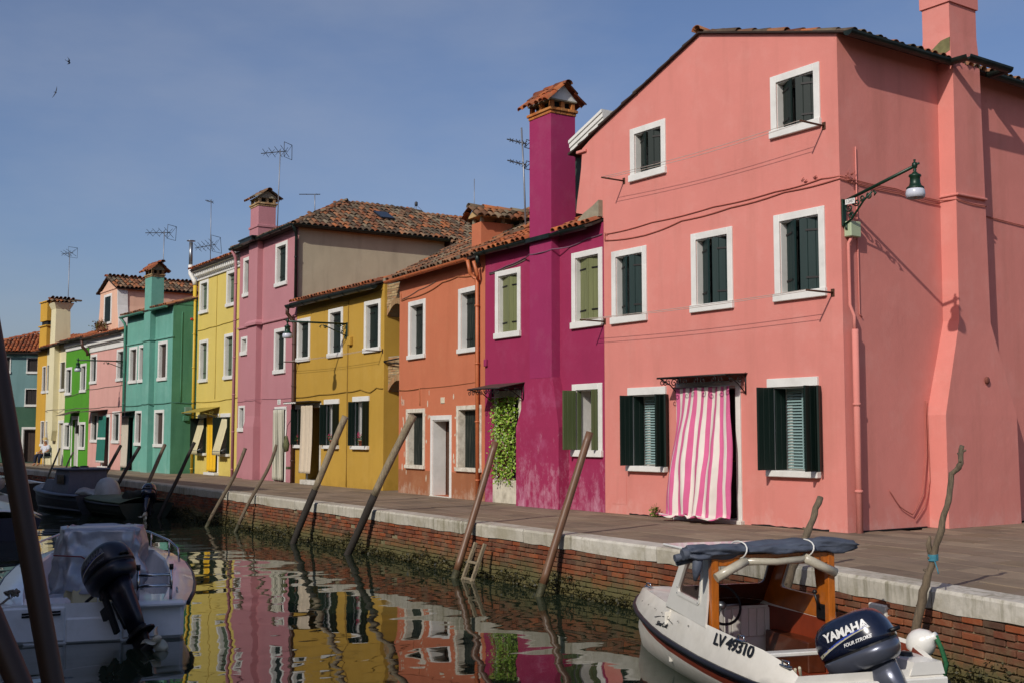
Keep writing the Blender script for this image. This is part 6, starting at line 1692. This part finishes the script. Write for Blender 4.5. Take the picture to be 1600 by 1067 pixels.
for k in range(7):
    x = 2.0 - k*.27; b = .47+.045*k if k < 4 else .66+.02*(k-4)
    mb = MB(); mb.lathe([(0,.004),(.009,.003),(.009,0)], 6, 0, Matrix.Translation((x, b-.07+.02, .56)) @ Matrix.Rotation(R(-40),4,'X')); mb.build('screw_cap', plain('grey_cap','6a675c',.6), t)
# lettering lies on the sloping topside
hull_bvh = None
for o in t.children:
    if o.name.startswith('hull'):
        hull_bvh = BVHTree.FromPolygons([v.co.copy() for v in o.data.vertices], [list(p.vertices) for p in o.data.polygons])
def on_hull(me, x, z, mat, nm, rot=0.0):
    for v in me.vertices:
        p = Matrix.Rotation(rot,4,'Z') @ v.co
        hit = hull_bvh.ray_cast(Vector((x - p.x, 1.6, z + p.y*.72 + .55)), Vector((0,-.9,-.5)).normalized())
        v.co = (hit[0] + hit[1]*(.012 if hit[1].y > 0 else -.012)) if hit[0] else Vector((x-p.x,1.0,z+p.y))
    me.materials.clear(); me.materials.append(mat); return link(nm, me, t)
INK = plain('black_decal','101014',.5,vary=.02)
on_hull(text_mesh('LV 49310', .215, .006, 0, .88), -.62, .50, INK, 'registration_number')
on_hull(text_mesh('SilverCraft', .10, .003, .3, .85), 1.10, .47, INK, 'maker_script')
m2 = MB(); P = []
for i in range(19):
    a = i/18; x = -.30+.60*a; y = .02+.075*math.sin(math.pi*(a*.85+.12)); w = .006
    P.append([(x,y-w,0),(x,y+w,0)])
m2.grid(P); on_hull(m2.mesh('swoosh', INK), 1.10, .49, INK, 'swoosh')
outboard(t, (-1.40,-.06,.50), 34, 26, 1.0)
mb = MB(); mb.cbox(-1.56,-1.48,-.69,.69,.0,.40,.01); mb.build('transom_board', BW, t)
mb = MB(); mb.rects([(-1.53,-1.05,-.68,-.36,.42),(-1.53,-1.05,-.65,-.40,.52)]); q_ = mb.build('quarter_deck', BW, t, True)
mb = MB(); mb.lathe([(0,.03),(.05,.03),(.055,0)], 12, 0, Matrix.Translation((-1.25,-.52,.52))); mb.build('filler_cap', BLKP, q_)
ft = thing('boat_fender', 'white round fender tied with green rope beside the outboard', 'fender', (-6.12,8.46,-.27), 0)
mb = MB(); mb.lathe([(0,-.13),(.07,-.11),(.11,-.05),(.12,.0),(.11,.05),(.07,.11),(.03,.14),(.03,.17),(0,.17)], 16, 0, Matrix.Rotation(R(60),4,'Y')); mb.build('ball', BW, ft)
mb = MB(); mb.tube([(.14,0,.08),(.18,.02,-.02),(.2,.05,-.14),(.16,.06,-.3)], .02, 6); mb.build('rope', plain('green_rope','1c5a34',.8,bump=.4), ft)
mb = MB(); mb.tube([(-1.5,.60,.53),(-1.35,.5,.42),(-1.25,.5,.3),(-1.4,.58,.5)], .012, 5); mb.build('loose_cord', plain('pale_cord','b0a890',.8), t)

# ---- open white boat on the left, in the shade
BW2 = plain('cool_white_gelcoat','e2e4e8',.3,vary=.05,scale=4,coat=.3,dirt='8e8e80',dirt_amt=.2)
t = thing('open_boat', 'open white motor boat with a silver tarpaulin over its console', 'boat', (-13.55,3.8,WATER_Z), R(162.5))
st = [(0,1.0,.42,.26,.02),(.6,1.08,.45,.28,.03),(1.2,1.12,.49,.28,.04),(1.9,1.12,.54,.28,.05),(2.6,1.06,.60,.26,.05),(3.2,.92,.65,.24,.05),(3.8,.68,.69,.2,.05),(4.2,.44,.72,.14,.04),(4.5,.19,.74,.06,.03),(4.6,.03,.75,.01,.02)]
build_hull(t, st, (BW2, BW2, BW2), floor=.10)
deck(t, st, 3.2, 4.6, BW2)
mb = MB(); mb.cbox(-.02,.62,-.97,-.28,.0,.43,.04); mb.cbox(-.02,.62,.28,.97,.0,.43,.04); mb.cbox(-.02,.05,-.30,.30,.0,.28,.02); mb.build('stern_seats', BW2, t)
mb = MB(); mb.cbox(1.3,2.0,-.40,.40,.1,.78,.03); mb.cbox(1.15,1.3,-.30,.30,.1,.48,.02); co = mb.build('console', plain('cream_locker','b8b08c',.5,vary=.06), t)
mb = MB(); mb.tube([(1.14,.0,.36),(1.12,0,.34),(1.12,0,.28),(1.14,0,.26)], .008, 5); mb.build('latch', CHROME, co)
TARP = plain('silver_tarpaulin','9ba0aa',.35,metal=.35,vary=.2,scale=3,bump=.9,bscale=5)
rr = random.Random(17); P = []
N = 84
def tarp_ring(z, k):
    out = []
    for s in range(N):
        w = 2*math.pi*s/N; c, sn_ = math.cos(w), math.sin(w); p = 4.5
        a, b = .42+.10*k, .46+.12*k
        x = 1.66 + a*math.copysign(abs(c)**(2/p),c); y = b*math.copysign(abs(sn_)**(2/p),sn_)
        f = .045*k*math.sin(6*w+2+k) + .03*k*math.sin(11*w+k*3) + .015*math.sin(17*w+5*k); pp = Vector((x,y,z)); g_ = .17*(abs(mnoise.noise(Vector((w*1.3,z*2.2+w*.8,3))))-.22) + .045*mnoise.noise(pp*7); sl_ = .05*k*abs(math.sin(2.5*w+z*4)); out.append((x+(f+g_-sl_)*c, y+(f+g_-sl_)*sn_, z + (.04*math.sin(5*w+1)*k if k > .9 else 0) + .02*mnoise.noise(pp*5)))
    return out
mb = MB(); mb.loft([tarp_ring(z,k) for z,k in [(.42+.73*(i/20)**.8, 1.0-(i/20)) for i in range(21)]], sm=True)
b = len(mb.v); mb.v += [(1.66+.36*math.copysign(abs(math.cos(2*math.pi*s/N))**.45,math.cos(2*math.pi*s/N)), .40*math.copysign(abs(math.sin(2*math.pi*s/N))**.45,math.sin(2*math.pi*s/N)), 1.16+.014*math.sin(s*.7)) for s in range(N)]
for s in range(N): mb.f.append([b-N+s,b-N+(s+1)%N,b+(s+1)%N,b+s]); mb.m.append(0); mb.s.append(True)
mb.f.append([b+s for s in range(N)]); mb.m.append(0); mb.s.append(False)
tp = mb.build('tarpaulin', TARP, t, True)
mb = MB(); mb.lathe([(0,.02),(.17,.015),(.18,-.02),(.17,-.05)], 20, 0, Matrix.Translation((1.15,-.12,.78)) @ Matrix.Rotation(R(-90),4,'Y')); mb.build('round_lid', BW2, tp)
mb = MB(); mb.tube([(1.18,.52,.86),(1.12,.2,.84),(1.10,.0,.72),(1.13,-.2,.66)], .008, 5); mb.build('red_cord', plain('red_cord','6a1a1c',.8), tp)
for sg in (1,-1):
    mb = MB(); mb.tube([(2.3,sg*.98,.62),(2.3,sg*.96,.80),(2.9,sg*.86,.86),(3.7,sg*.60,.92),(4.3,sg*.22,.98)], .014, 8)
    for x,y,z0,z1 in ((2.9,.86,.65,.86),(3.6,.63,.70,.915)): mb.tube([(x,sg*y,z0),(x,sg*y,z1)], .012, 6)
    mb.build('bow_rail', CHROME, t)
lad = MB()
for y in (-.46,-.82):
    lad.tube([(.02,y,.44),(-.05,y,.62),(-.02,y,.80)], .018, 8); lad.tube([(-.02,y,.80),(.06,y,.66),(.10,y,.44)], .014, 8)
for x,z in ((-.04,.60),(-.03,.72)): lad.tube([(x,-.46,z),(x,-.82,z)], .02, 8)
ld = lad.build('boarding_ladder', CHROME, t)
mb = MB()
for y in (-.46,-.82): mb.tube([(-.02,y,.78),(-.015,y,.84)], .024, 8)
mb.build('grip', BLKP, ld)
mb = MB(); mb.cbox(-.14,.02,-.98,-.36,.36,.44,.03); mb.build('stern_step', BW2, t)
for x,y,z in ((.35,-.90,.47),(.35,.90,.47)):
    mb = MB(); mb.tube([(x-.07,y,z),(x-.06,y,z+.05),(x+.06,y,z+.05),(x+.07,y,z)], .012, 6); mb.build('cleat', CHROME, t)
mb = MB(); rr = random.Random(9); mb.tube([(.35+rr.uniform(-.1,.1),.88+rr.uniform(-.06,.1),.5+rr.uniform(0,.07)) for _ in range(22)], .016, 5); mb.tube([(.3,.9,.5),(.1,1.05,.38),(-.4,1.4,.2),(-.9,1.9,.1)], .014, 5); mb.build('mooring_rope', plain('grey_rope','6a6458',.9,bump=.4), t)
outboard(t, (-.14,-.20,.66), 36, 34, 1.06, cap=NAVY2, low=NAVY2, ink='5a5e68')
mb = MB(); mb.tube([(-.05,.35,.36),(-.02,.75,.34)], .012, 6); mb.tube([(-.05,.35,.33),(-.02,.75,.31)], .012, 6); mb.build('steering_rod', BLKP, t)

# ---- boats further back
def simple_boat(name, label, loc, rz, L, B, g, deckmat, hullmat, stripe, cover=None, group='boats moored further along the canal'):
    t = thing(name, label, 'boat', loc, R(rz), group)
    st = [(0,B*.9,g,.12,.03),(L*.2,B*.98,g,.12,.03),(L*.45,B,g+.02,.12,.03),(L*.65,B*.9,g+.06,.12,.03),(L*.8,B*.68,g+.1,.1,.03),(L*.92,B*.35,g+.14,.08,.03),(L,.03,g+.17,.01,.02)]
    build_hull(t, st, (deckmat, stripe, hullmat), floor=.1); deck(t, st, L*.65, L, deckmat)
    if cover:
        P = []
        for x,b,gg,ins,up in st[:5]: P.append([(x, b*k/5*1.02, gg+.06+.12*(1-(k/5)**2)+.015*math.sin(x*5+k)) for k in range(-5,6)])
        mb = MB(); mb.grid(P); o = mb.build('cover', cover, t, True); o.modifiers.new('thick','SOLIDIFY').thickness = .01
    return t, st
GREYB = plain('blue_grey_boat_paint','525a6a',.5,vary=.12); GREYD = plain('dark_grey_boat_paint','33343a',.6,vary=.2)
t, st = simple_boat('cuddy_boat', 'blue grey cuddy boat with white plastic wrapped round its engine', (-35.45,10.05,WATER_Z), 186, 5.0, .85, .55, GREYB, GREYD, GREYB)
mb = MB(); mb.rects([(1.0,2.4,-.62,.62,.5),(1.05,2.15,-.56,.56,1.26)]); mb.cbox(.95,2.25,-.66,.66,1.26,1.32,.02); mb.rects([(2.4,3.4,-.58,.58,.55),(2.35,3.1,-.5,.5,.95)]); cb = mb.build('wheelhouse', GREYB, t, True)
for y in (.625,-.625):
    mb = MB(); mb.box(1.3,1.9,y-.01,y+.01,.85,1.12); mb.build('pane', GLASS, cb)
mb = MB(); mb.box(3.2,3.24,-.3,.3,.66,.88); mb.build('pane', GLASS, cb)
mb = MB(); mb.loft([[(-.2+r*(1+.07*math.sin(5*w+z*3)+.04*math.sin(9*w+2))*math.cos(w)+.1*z, -.15+r*.85*(1+.07*math.sin(5*w+z*3))*math.sin(w), z) for w in [2*math.pi*s/24 for s in range(24)]] for z,r in ((.02,.30),(.2,.40),(.45,.44),(.7,.42),(.9,.34),(1.02,.22),(1.07,.06))], sm=True); mb.build('plastic_wrap', plain('milky_plastic','9a9c9c',.45,vary=.12,scale=4,bump=.3,bscale=20), t, True)
mb = MB(); mb.loft(lumpy((-.1,-.1,.5),(.9,.2,.62),.25,12,13,.6,14), sm=True); mb.build('plastic_sheet', plain('milky_plastic','9a9c9c'), t, True)
mb = MB(); mb.lathe([(0,.06),(.12,.05),(.14,0)], 10, 0, Matrix.Translation((1.3,.3,1.32))); mb.lathe([(0,.06),(.12,.05),(.14,0)], 10, 0, Matrix.Translation((1.9,-.2,1.32))); mb.build('roof_vents', RUBB, cb)
t, st = simple_boat('punt', 'low dark green boat under an olive cover with an outboard', (-32.8,10.55,WATER_Z), 184, 5.0, .85, .40, plain('olive_green_boat_paint','3c4634',.6,vary=.15), plain('dark_green_boat_paint','2c3328',.6,vary=.2), plain('dark_green_boat_paint','2c3328'), plain('olive_cover','55604a',.7,vary=.12))
outboard(t, (-.12,0,.55), -30, 40, 1.0, text=False, low=NAVY)
mb = MB(); mb.loft(lumpy((.3,.5,.62),(.35,-.3,.62),.2,10,20,.8,12), sm=True); mb.build('bundled_sheet', plain('dark_sheet','23261f',.8), t, True)
simple_boat('skiff', 'pale skiff with a blue edge moored behind the open white boat', (-27.6,5.75,WATER_Z), 176, 5.2, .85, .46, BW, plain('navy_hull_paint','1c2236',.5), plain('blue_edge_paint','1c2c6a',.5), BW)
t, st = simple_boat('tarped_skiff', 'skiff heaped with a pale tarpaulin behind the leaning brown pole', (-37.4,7.3,WATER_Z), 180, 4.6, .8, .5, BW, BWC, BWC)
mb = MB(); mb.loft(lumpy((.4,0,.75),(3.2,.1,.85),.42,20,33,1.0,16), sm=True); mb.build('tarpaulin', plain('pale_tarpaulin','8e9094',.6,vary=.12,bump=.3,bscale=10), t, True)
simple_boat('rowing_boat', 'white decked rowing boat beyond the blue grey cuddy boat', (-45.0,10.2,WATER_Z), 182, 5.4, .8, .55, BW, plain('black_hull_paint','15161a',.5), plain('black_hull_paint','15161a'))

# ================================================================== mooring poles, ladder
def pole(label, base, tip, r0, r1, mat, seed=1, wob=.02, low=None, lowfrac=.45, name='mooring_pole', n=16, ext=1.2, group='mooring poles leaning along the quay', knots=0):
    base, tip = Vector(base), Vector(tip); d = (tip-base); dn = d.normalized(); b0 = base - dn*ext
    t = thing(name, label, 'pole', base, 0, group); rr = random.Random(seed); ph = [rr.uniform(0,6.28) for _ in range(6)]
    x = dn.orthogonal().normalized(); y = dn.cross(x); L = (tip-b0).length; P = []; rs = []
    for i in range(n+1):
        k = i/n; w = wob*(math.sin(k*5+ph[0]) + .5*math.sin(k*11+ph[1])); w2 = wob*(math.sin(k*4+ph[2]) + .5*math.sin(k*9+ph[3]))
        P.append(b0 - base + dn*L*k + x*w + y*w2); rs.append((r0+(r1-r0)*k)*(1+rr.uniform(-.05,.05)*(1 if wob > .005 else .2)))
    cut = int(n*lowfrac) if low else 0
    mb = MB(); mb.tube(P[cut:], rs[cut:], 10)
    for _ in range(knots):
        i = rr.randrange(3, n); a = rr.uniform(0,6.28); p = P[i]; q_ = x*math.cos(a)+y*math.sin(a); mb.tube([p, p+q_*(rs[i]+.03)+dn*.03], [rs[i]*.5,.012], 6)
    s = mb.build('shaft', mat, t)
    if low:
        mb = MB(); mb.tube(P[:cut+1], [r*1.03 for r in rs[:cut+1]], 10); mb.build('tarred_foot', low, t)
    return t
MOSSY = plain('mossy_wet_wood','3c3a22',.7,vary=.4,scale=14,bump=.9,bscale=20)
BRP = plain('reddish_brown_pole','6a4a34',.45,vary=.14,scale=5,stretch=(5,5,.6),dirt='8a7a66',dirt_amt=.3)
pole('smooth brown mooring pole in front of the magenta house window',(-13.68,10.09,-.85),(-13.49,10.89,1.50),.062,.055,BRP,1,.004,MOSSY,.38,n=24)
pole('smooth brown mooring pole in front of the leaf curtain doorway',(-16.24,10.27,-.85),(-16.25,11.09,1.34),.062,.055,BRP,2,.004,MOSSY,.38,n=24)
pole('pale topped mooring pole in front of the alley beside the ochre house',(-20.60,10.57,-.85),(-19.40,11.31,1.84),.068,.075,WOODGREY,3,.012,WOODDARK,.62,n=22)
pole('grey mooring pole in front of the ochre house door curtain',(-23.32,10.67,-.85),(-22.52,11.47,1.86),.068,.072,WOODGREY,4,.012,WOODDARK,.60,n=22)
pole('thin crooked mooring pole in front of the dusty pink house door',(-26.86,10.79,-.85),(-26.59,11.65,1.25),.05,.04,WOODOLD,5,.05,MOSSY,.40,knots=3,n=20)
pole('crooked mooring pole in front of the dusty pink house drainpipe',(-28.88,10.83,-.85),(-28.60,11.74,1.12),.052,.045,WOODOLD,6,.04,MOSSY,.40,knots=3,n=20)
pole('dark mooring pole in front of the teal house side wall',(-32.52,10.85,-.85),(-32.89,11.90,1.27),.055,.05,WOODDARK,7,.03,knots=2)
pole('brown mooring pole in front of the teal house ground floor window',(-34.20,10.68,-.85),(-35.54,11.96,1.16),.06,.055,WOODOLD,8,.02)
pole('dark mooring pole in front of the teal house doorway',(-38.04,10.90,-.85),(-38.21,12.01,1.10),.06,.055,WOODDARK,9,.012)
pole('dark mooring pole leaning before the teal curtain',(-39.58,10.80,-.85),(-40.45,12.06,1.12),.06,.055,WOODDARK,10,.012)
pole('thin dark pole leaning before the cream house door',(-45.63,10.72,-.85),(-49.07,12.23,0.96),.04,.035,WOODDARK,11,.02)
pole('short forked pole leaning before the grass green house',(-43.39,10.59,-.85),(-46.76,12.19,0.81),.04,.03,WOODOLD,12,.03,knots=3)
# crooked branches by the cabin boat
def branch(label, pts, rs, seed, extra=None, group='crooked branch poles by the cabin boat'):
    base = Vector(pts[0]); t = thing('branch_pole', label, 'pole', base, 0, group); rr = random.Random(seed); P = []; Rr = []
    for (a, b), (ra, rb) in zip(zip(pts, pts[1:]), zip(rs, rs[1:])):
        for i in range(6):
            k = i/6; P.append(Vector(a).lerp(Vector(b),k) - base + Vector((rr.uniform(-.008,.008),rr.uniform(-.008,.008),0))); Rr.append((ra+(rb-ra)*k)*rr.uniform(.92,1.1))
    P.append(Vector(pts[-1])-base); Rr.append(rs[-1])
    mb = MB(); mb.tube(P, Rr, 9)
    for _ in range(8):
        i = rr.randrange(2,len(P)-2); a = rr.uniform(0,6.28); q_ = Vector((math.cos(a),math.sin(a),.5)); mb.tube([P[i],P[i]+q_*(Rr[i]+.02)], [Rr[i]*.6,.01], 6)
    mb.build('shaft', WOODOLD, t)
    return t
BK = [(-7.08,9.42,-1.6),(-6.98,9.44,-.85),(-6.93,9.46,-.5),(-6.82,9.48,.0),(-6.70,9.50,.36),(-6.57,9.53,.80),(-6.53,9.56,1.10),(-6.45,9.57,1.17),(-6.43,9.58,1.36)]
t = branch('tall crooked branch pole tied with blue string beside the outboard', BK, [.050,.047,.043,.038,.031,.028,.024,.026,.021], 3)
mb = MB(); b0 = Vector(BK[0])
for k in range(5): mb.tube([Vector((-6.715,9.50,.30+.012*k))-b0+Vector((.042*math.cos(a),.042*math.sin(a),.004*math.sin(a))) for a in [2*math.pi*i/12 for i in range(13)]], .007, 5)
mb.tube([Vector((-6.67,9.45,.31))-b0, Vector((-6.62,9.42,.24))-b0, Vector((-6.60,9.41,.19))-b0], .006, 4); mb.build('blue_string', plain('blue_string','3a7a8a',.8), t)
mb = MB(); mb.tube([Vector((-6.73,9.50,.30))-b0, Vector((-6.755,9.49,.44))-b0, Vector((-6.73,9.48,.52))-b0], [.03,.026,.012], 7); mb.build('side_shoot', WOODOLD, t)
branch('short crooked branch pole behind the cabin boat roof', [(-8.80,9.4,-1.4),(-8.74,9.62,-.5),(-8.69,9.80,.02),(-8.64,10.02,.42),(-8.60,10.18,.78)], [.05,.045,.042,.038,.034], 5)
# the two thick poles close to the camera
t = pole('thick dark brown pole leaning close to the camera', (-6.16,1.75,-.85), (-6.90,1.22,2.6), .058, .056, WOODBROWN, 21, .004, group='thick poles close to the camera', ext=.8)
t = pole('second thick brown pole low in the corner', (-5.16,1.67,-.85), (-5.88,.99,1.1), .058, .056, WOODBROWN, 22, .004, group='thick poles close to the camera', ext=.8)
# ladder against the wall
t = thing('water_ladder', 'short weathered wooden ladder standing in the water against the quay', 'ladder', (-16.0,10.28,-.85), math.atan2(q(-16.5)-q(-15.5),-1)+math.pi)
for x in (0,.30):
    mb = MB(); mb.cbox(-.022,.022,-.03,.03,-.5,.62,.006,0,Matrix.Translation((x,.0,0)) @ Matrix.Rotation(R(8),4,'Y') @ Matrix.Rotation(R(-18),4,'X')); mb.build('rail', WOODGREY, t)
for z in (.02,.28): 
    mb = MB(); mb.cbox(.02,.36,-.02,.02,z-.02,z+.02,.005,0,Matrix.Translation((.0,.08*(z/.3),.0))); mb.build('rung', WOODGREY, t)

# ================================================================== aerials
AL = plain('aerial_metal','8a8c90',.45,metal=.6,vary=.1); ALD = plain('dark_aerial_metal','3c3e42',.6,metal=.3)
def aerial(label, base, top, booms, name='tv_aerial', r=.018):
    base, top = Vector(base), Vector(top); t = thing(name, label, 'aerial', base, 0, 'television aerials on the roofs')
    mb = MB(); mb.tube([(0,0,-.5),(top-base)*.5,top-base], r, 6); mb.build('mast', AL, t)
    for off, ang, L, el, n, tilt in booms:
        o = (top-base)+Vector((0,0,off)); d = Vector((math.cos(R(ang)),math.sin(R(ang)),tilt)).normalized(); s = Vector((-math.sin(R(ang)),math.cos(R(ang)),0)); u = s.cross(d)
        mb = MB(); mb.tube([o-d*L*.25,o+d*L*.75], .016, 5)
        for i in range(n):
            c = o - d*L*.25 + d*L*(i+.3)/n; e = el*(1-.4*i/n); mb.tube([c-s*e+u*e*.5,c,c+s*e-u*e*.5], .011, 4); mb.tube([c-s*e*.7-u*e*.6,c,c+s*e*.7+u*e*.6], .009, 4)
        if n > 2:
            c = o - d*L*.25; q_ = [c+s*x*el*.9+u*z*el*.9-d*.05 for x,z in ((-1,-1),(1,-1),(1,1),(-1,1))]; mb.tube(q_+[q_[0]], .012, 4); mb.tube([q_[0],q_[2]], .008, 4)
        mb.build('antenna', ALD, t)
    return t
aerial('tall aerial behind the cream chimney', (-67.5,17,7.2), (-67.42,17,11.67), [(-.02,200,1.0,.32,3,0)], r=.024)
aerial('aerial standing above the teal house chimney', (-47.2,15.6,7.2), (-47.08,15.6,9.8), [(-.05,215,1.25,.32,4,.05)])
aerial('thin aerial mast with a white yagi above the lemon house', (-46.86,17.5,8.6), (-46.92,17.5,11.33), [(-.1,200,.5,.10,2,.3),(-1.95,215,1.0,.38,5,-.1)], r=.016)
aerial('tall slanting aerial beside the dusty pink chimney', (-36.42,15.9,8.3), (-36.25,15.9,11.05), [(-.05,215,1.0,.28,4,.0)])
aerial('plain bar aerial on the ridge of the lichened roof', (-37.92,18,9.2), (-37.95,18,10.08), [(0,200,1.05,.03,2,.12)])
t = aerial('short guyed aerial behind the lichened roof', (-36.73,21.5,9.0), (-36.74,21.5,9.96), [])
mb = MB(); mb.lathe([(0,.1),(.06,.06),(.06,-.06),(0,-.1)], 8, 0, Matrix.Translation((0,0,.93))); mb.tube([(0,0,.9),(.5,.5,.2)], .006, 4); mb.tube([(0,0,.9),(-.5,-.3,.2)], .006, 4); mb.build('guy_wires', ALD, t)
aerial('thin rod aerial over the orange chimney', (-23.82,15.6,6.6), (-23.82,15.6,7.77), [], r=.010)
aerial('double boom aerial beside the magenta chimney', (-21.47,15.5,6.1), (-21.67,15.5,8.57), [(-.35,195,.62,.10,3,.35),(-.85,195,.60,.10,3,.35)], r=.022)

# ================================================================== seated person and chair, birds
def limb_body(edges, pts, rad, root, mat, name, parent):
    me = bpy.data.meshes.new(name); me.from_pydata(pts, edges, []); o = link(name, me, parent); me.materials.append(mat)
    sk = o.modifiers.new('skin','SKIN'); me.skin_vertices.new() if not me.skin_vertices else None
    for i, r in enumerate(rad):
        v = me.skin_vertices[0].data[i]; v.radius = r if isinstance(r, tuple) else (r, r); v.use_root = (i == root)
    sb = o.modifiers.new('sub','SUBSURF'); sb.levels = 2; sb.render_levels = 2
    return o
t = thing('plastic_chair', 'white plastic chair under the seated person by the cream house', 'chair', (-58.9,13.95,0), R(25))
CHW = plain('white_plastic','c4c4be',.4,vary=.04)
for x in (-.22,.22):
    for y in (-.22,.22):
        mb = MB(); mb.tube([(x*1.1,y*1.1,0),(x,y,.42)], .022, 6); mb.build('leg', CHW, t)
mb = MB(); mb.cbox(-.26,.26,-.26,.26,.41,.45,.01); mb.build('seat', CHW, t)
mb = MB(); mb.cbox(-.25,.25,.22,.25,.45,.88,.01); mb.build('backrest', CHW, t)
for x in (-.26,.26):
    mb = MB(); mb.tube([(x,.22,.66),(x,-.22,.66),(x,-.22,.42)], .02, 6); mb.build('armrest', CHW, t)
t = thing('person', 'person in white shirt, navy trousers and straw hat seated by the quay', 'person', (-58.9,13.95,0), R(25))
SKIN = plain('skin','a87456',.6,vary=.06); SHIRT = plain('white_shirt','c2c6cc',.9,vary=.06); TROU = plain('navy_trousers','161c30',.9,vary=.12)
pts = [(0,.08,.50),(0,.12,.70),(0,.12,.92),(0,.10,1.02),(0,.07,1.09),(0,.05,1.2),
       (.19,.11,.95),(.27,.02,.72),(.20,-.16,.64),(-.19,.11,.95),(-.27,.02,.72),(-.20,-.16,.64),
       (.11,.05,.50),(.14,-.36,.52),(.14,-.40,.09),(.14,-.52,.05),(-.11,.05,.50),(-.14,-.36,.52),(-.14,-.40,.09),(-.14,-.52,.05)]
ed = [(0,1),(1,2),(2,3),(3,4),(4,5),(2,6),(6,7),(7,8),(2,9),(9,10),(10,11),(0,12),(12,13),(13,14),(14,15),(0,16),(16,17),(17,18),(18,19)]
rd = [(.17,.13),(.16,.13),(.17,.12),(.07,.07),(.06,.06),(.09,.10),.065,.05,.04,.065,.05,.04,.095,.075,.05,.04,.095,.075,.05,.04]
limb_body(ed, pts, rd, 0, SKIN, 'body', t)
sp = [(0,.08,.52),(0,.12,.70),(0,.12,.92),(.20,.11,.95),(.265,.03,.76),(-.20,.11,.95),(-.265,.03,.76)]
limb_body([(0,1),(1,2),(2,3),(3,4),(2,5),(5,6)], sp, [(.19,.16),(.185,.16),(.18,.14),.085,.075,.085,.075], 0, SHIRT, 'shirt', t)
tp = [(0,.06,.50),(.11,.04,.50),(.14,-.36,.525),(.14,-.40,.12),(-.11,.04,.50),(-.14,-.36,.525),(-.14,-.40,.12)]
limb_body([(0,1),(1,2),(2,3),(0,4),(4,5),(5,6)], tp, [(.17,.13),.115,.09,.068,.115,.09,.068], 0, TROU, 'trousers', t)
for s in (-1,1):
    mb = MB()
    for k in range(4): mb.tube([(s*(.19-.02*k),-.17,.62),(s*(.17-.022*k),-.24,.60),(s*(.15-.022*k),-.27,.57)], [.011,.010,.008], 5)
    mb.tube([(s*.16,-.15,.63),(s*.12,-.19,.63),(s*.11,-.22,.615)], [.012,.011,.009], 5); mb.build('hand', SKIN, t)
mb = MB(); mb.lathe([(.18,1.255),(.19,1.265),(.11,1.27),(.105,1.34),(.06,1.37),(0,1.375)], 18, 0, Matrix.Translation((0,.04,0))); mb.build('straw_hat', plain('straw','c0a468',.9,vary=.15,scale=20), t)
mb = MB(); mb.tube([(0,-.05,1.19),(0,-.075,1.175),(0,-.055,1.165)], .014, 5); mb.build('nose', SKIN, t)

def bird(label, loc, rz, bank, s=1.0):
    t = thing('bird', label, 'bird', loc, R(rz), 'swifts in the sky'); t.rotation_euler = (R(bank), R(20), R(rz)); t.scale = (s,s,s)
    F = plain('dark_feather','14151a',.8)
    mb = MB(); mb.tube([(.32,0,0),(.24,0,.01),(.05,0,0),(-.2,0,0),(-.32,0,0)], [.015,.06,.085,.05,.02], 8); mb.build('body', F, t)
    for sg in (1,-1):
        P = [[(.16,sg*.03,.02),(-.10,sg*.03,.02)],[(.20,sg*.35,.08),(-.02,sg*.35,.08)],[(.08,sg*.7,.10),(-.08,sg*.7,.10)],[(-.22,sg*1.0,.06),(-.26,sg*1.0,.06)]]
        mb = MB(); mb.grid(P); o = mb.build('wing', F, t); o.modifiers.new('thick','SOLIDIFY').thickness = .012
    mb = MB(); mb.add([(-.3,0,0),(-.55,.12,0),(-.46,0,0),(-.55,-.12,0)], [(0,1,2),(0,2,3)]); o = mb.build('tail', F, t); o.modifiers.new('thick','SOLIDIFY').thickness = .01
bird('dark bird with swept wings high in the sky', (-81.18,20,26.87), 100, 50, .5)
bird('dark bird gliding edge on, the lower of two', (-92.88,22,27.93), 20, 80, .48)
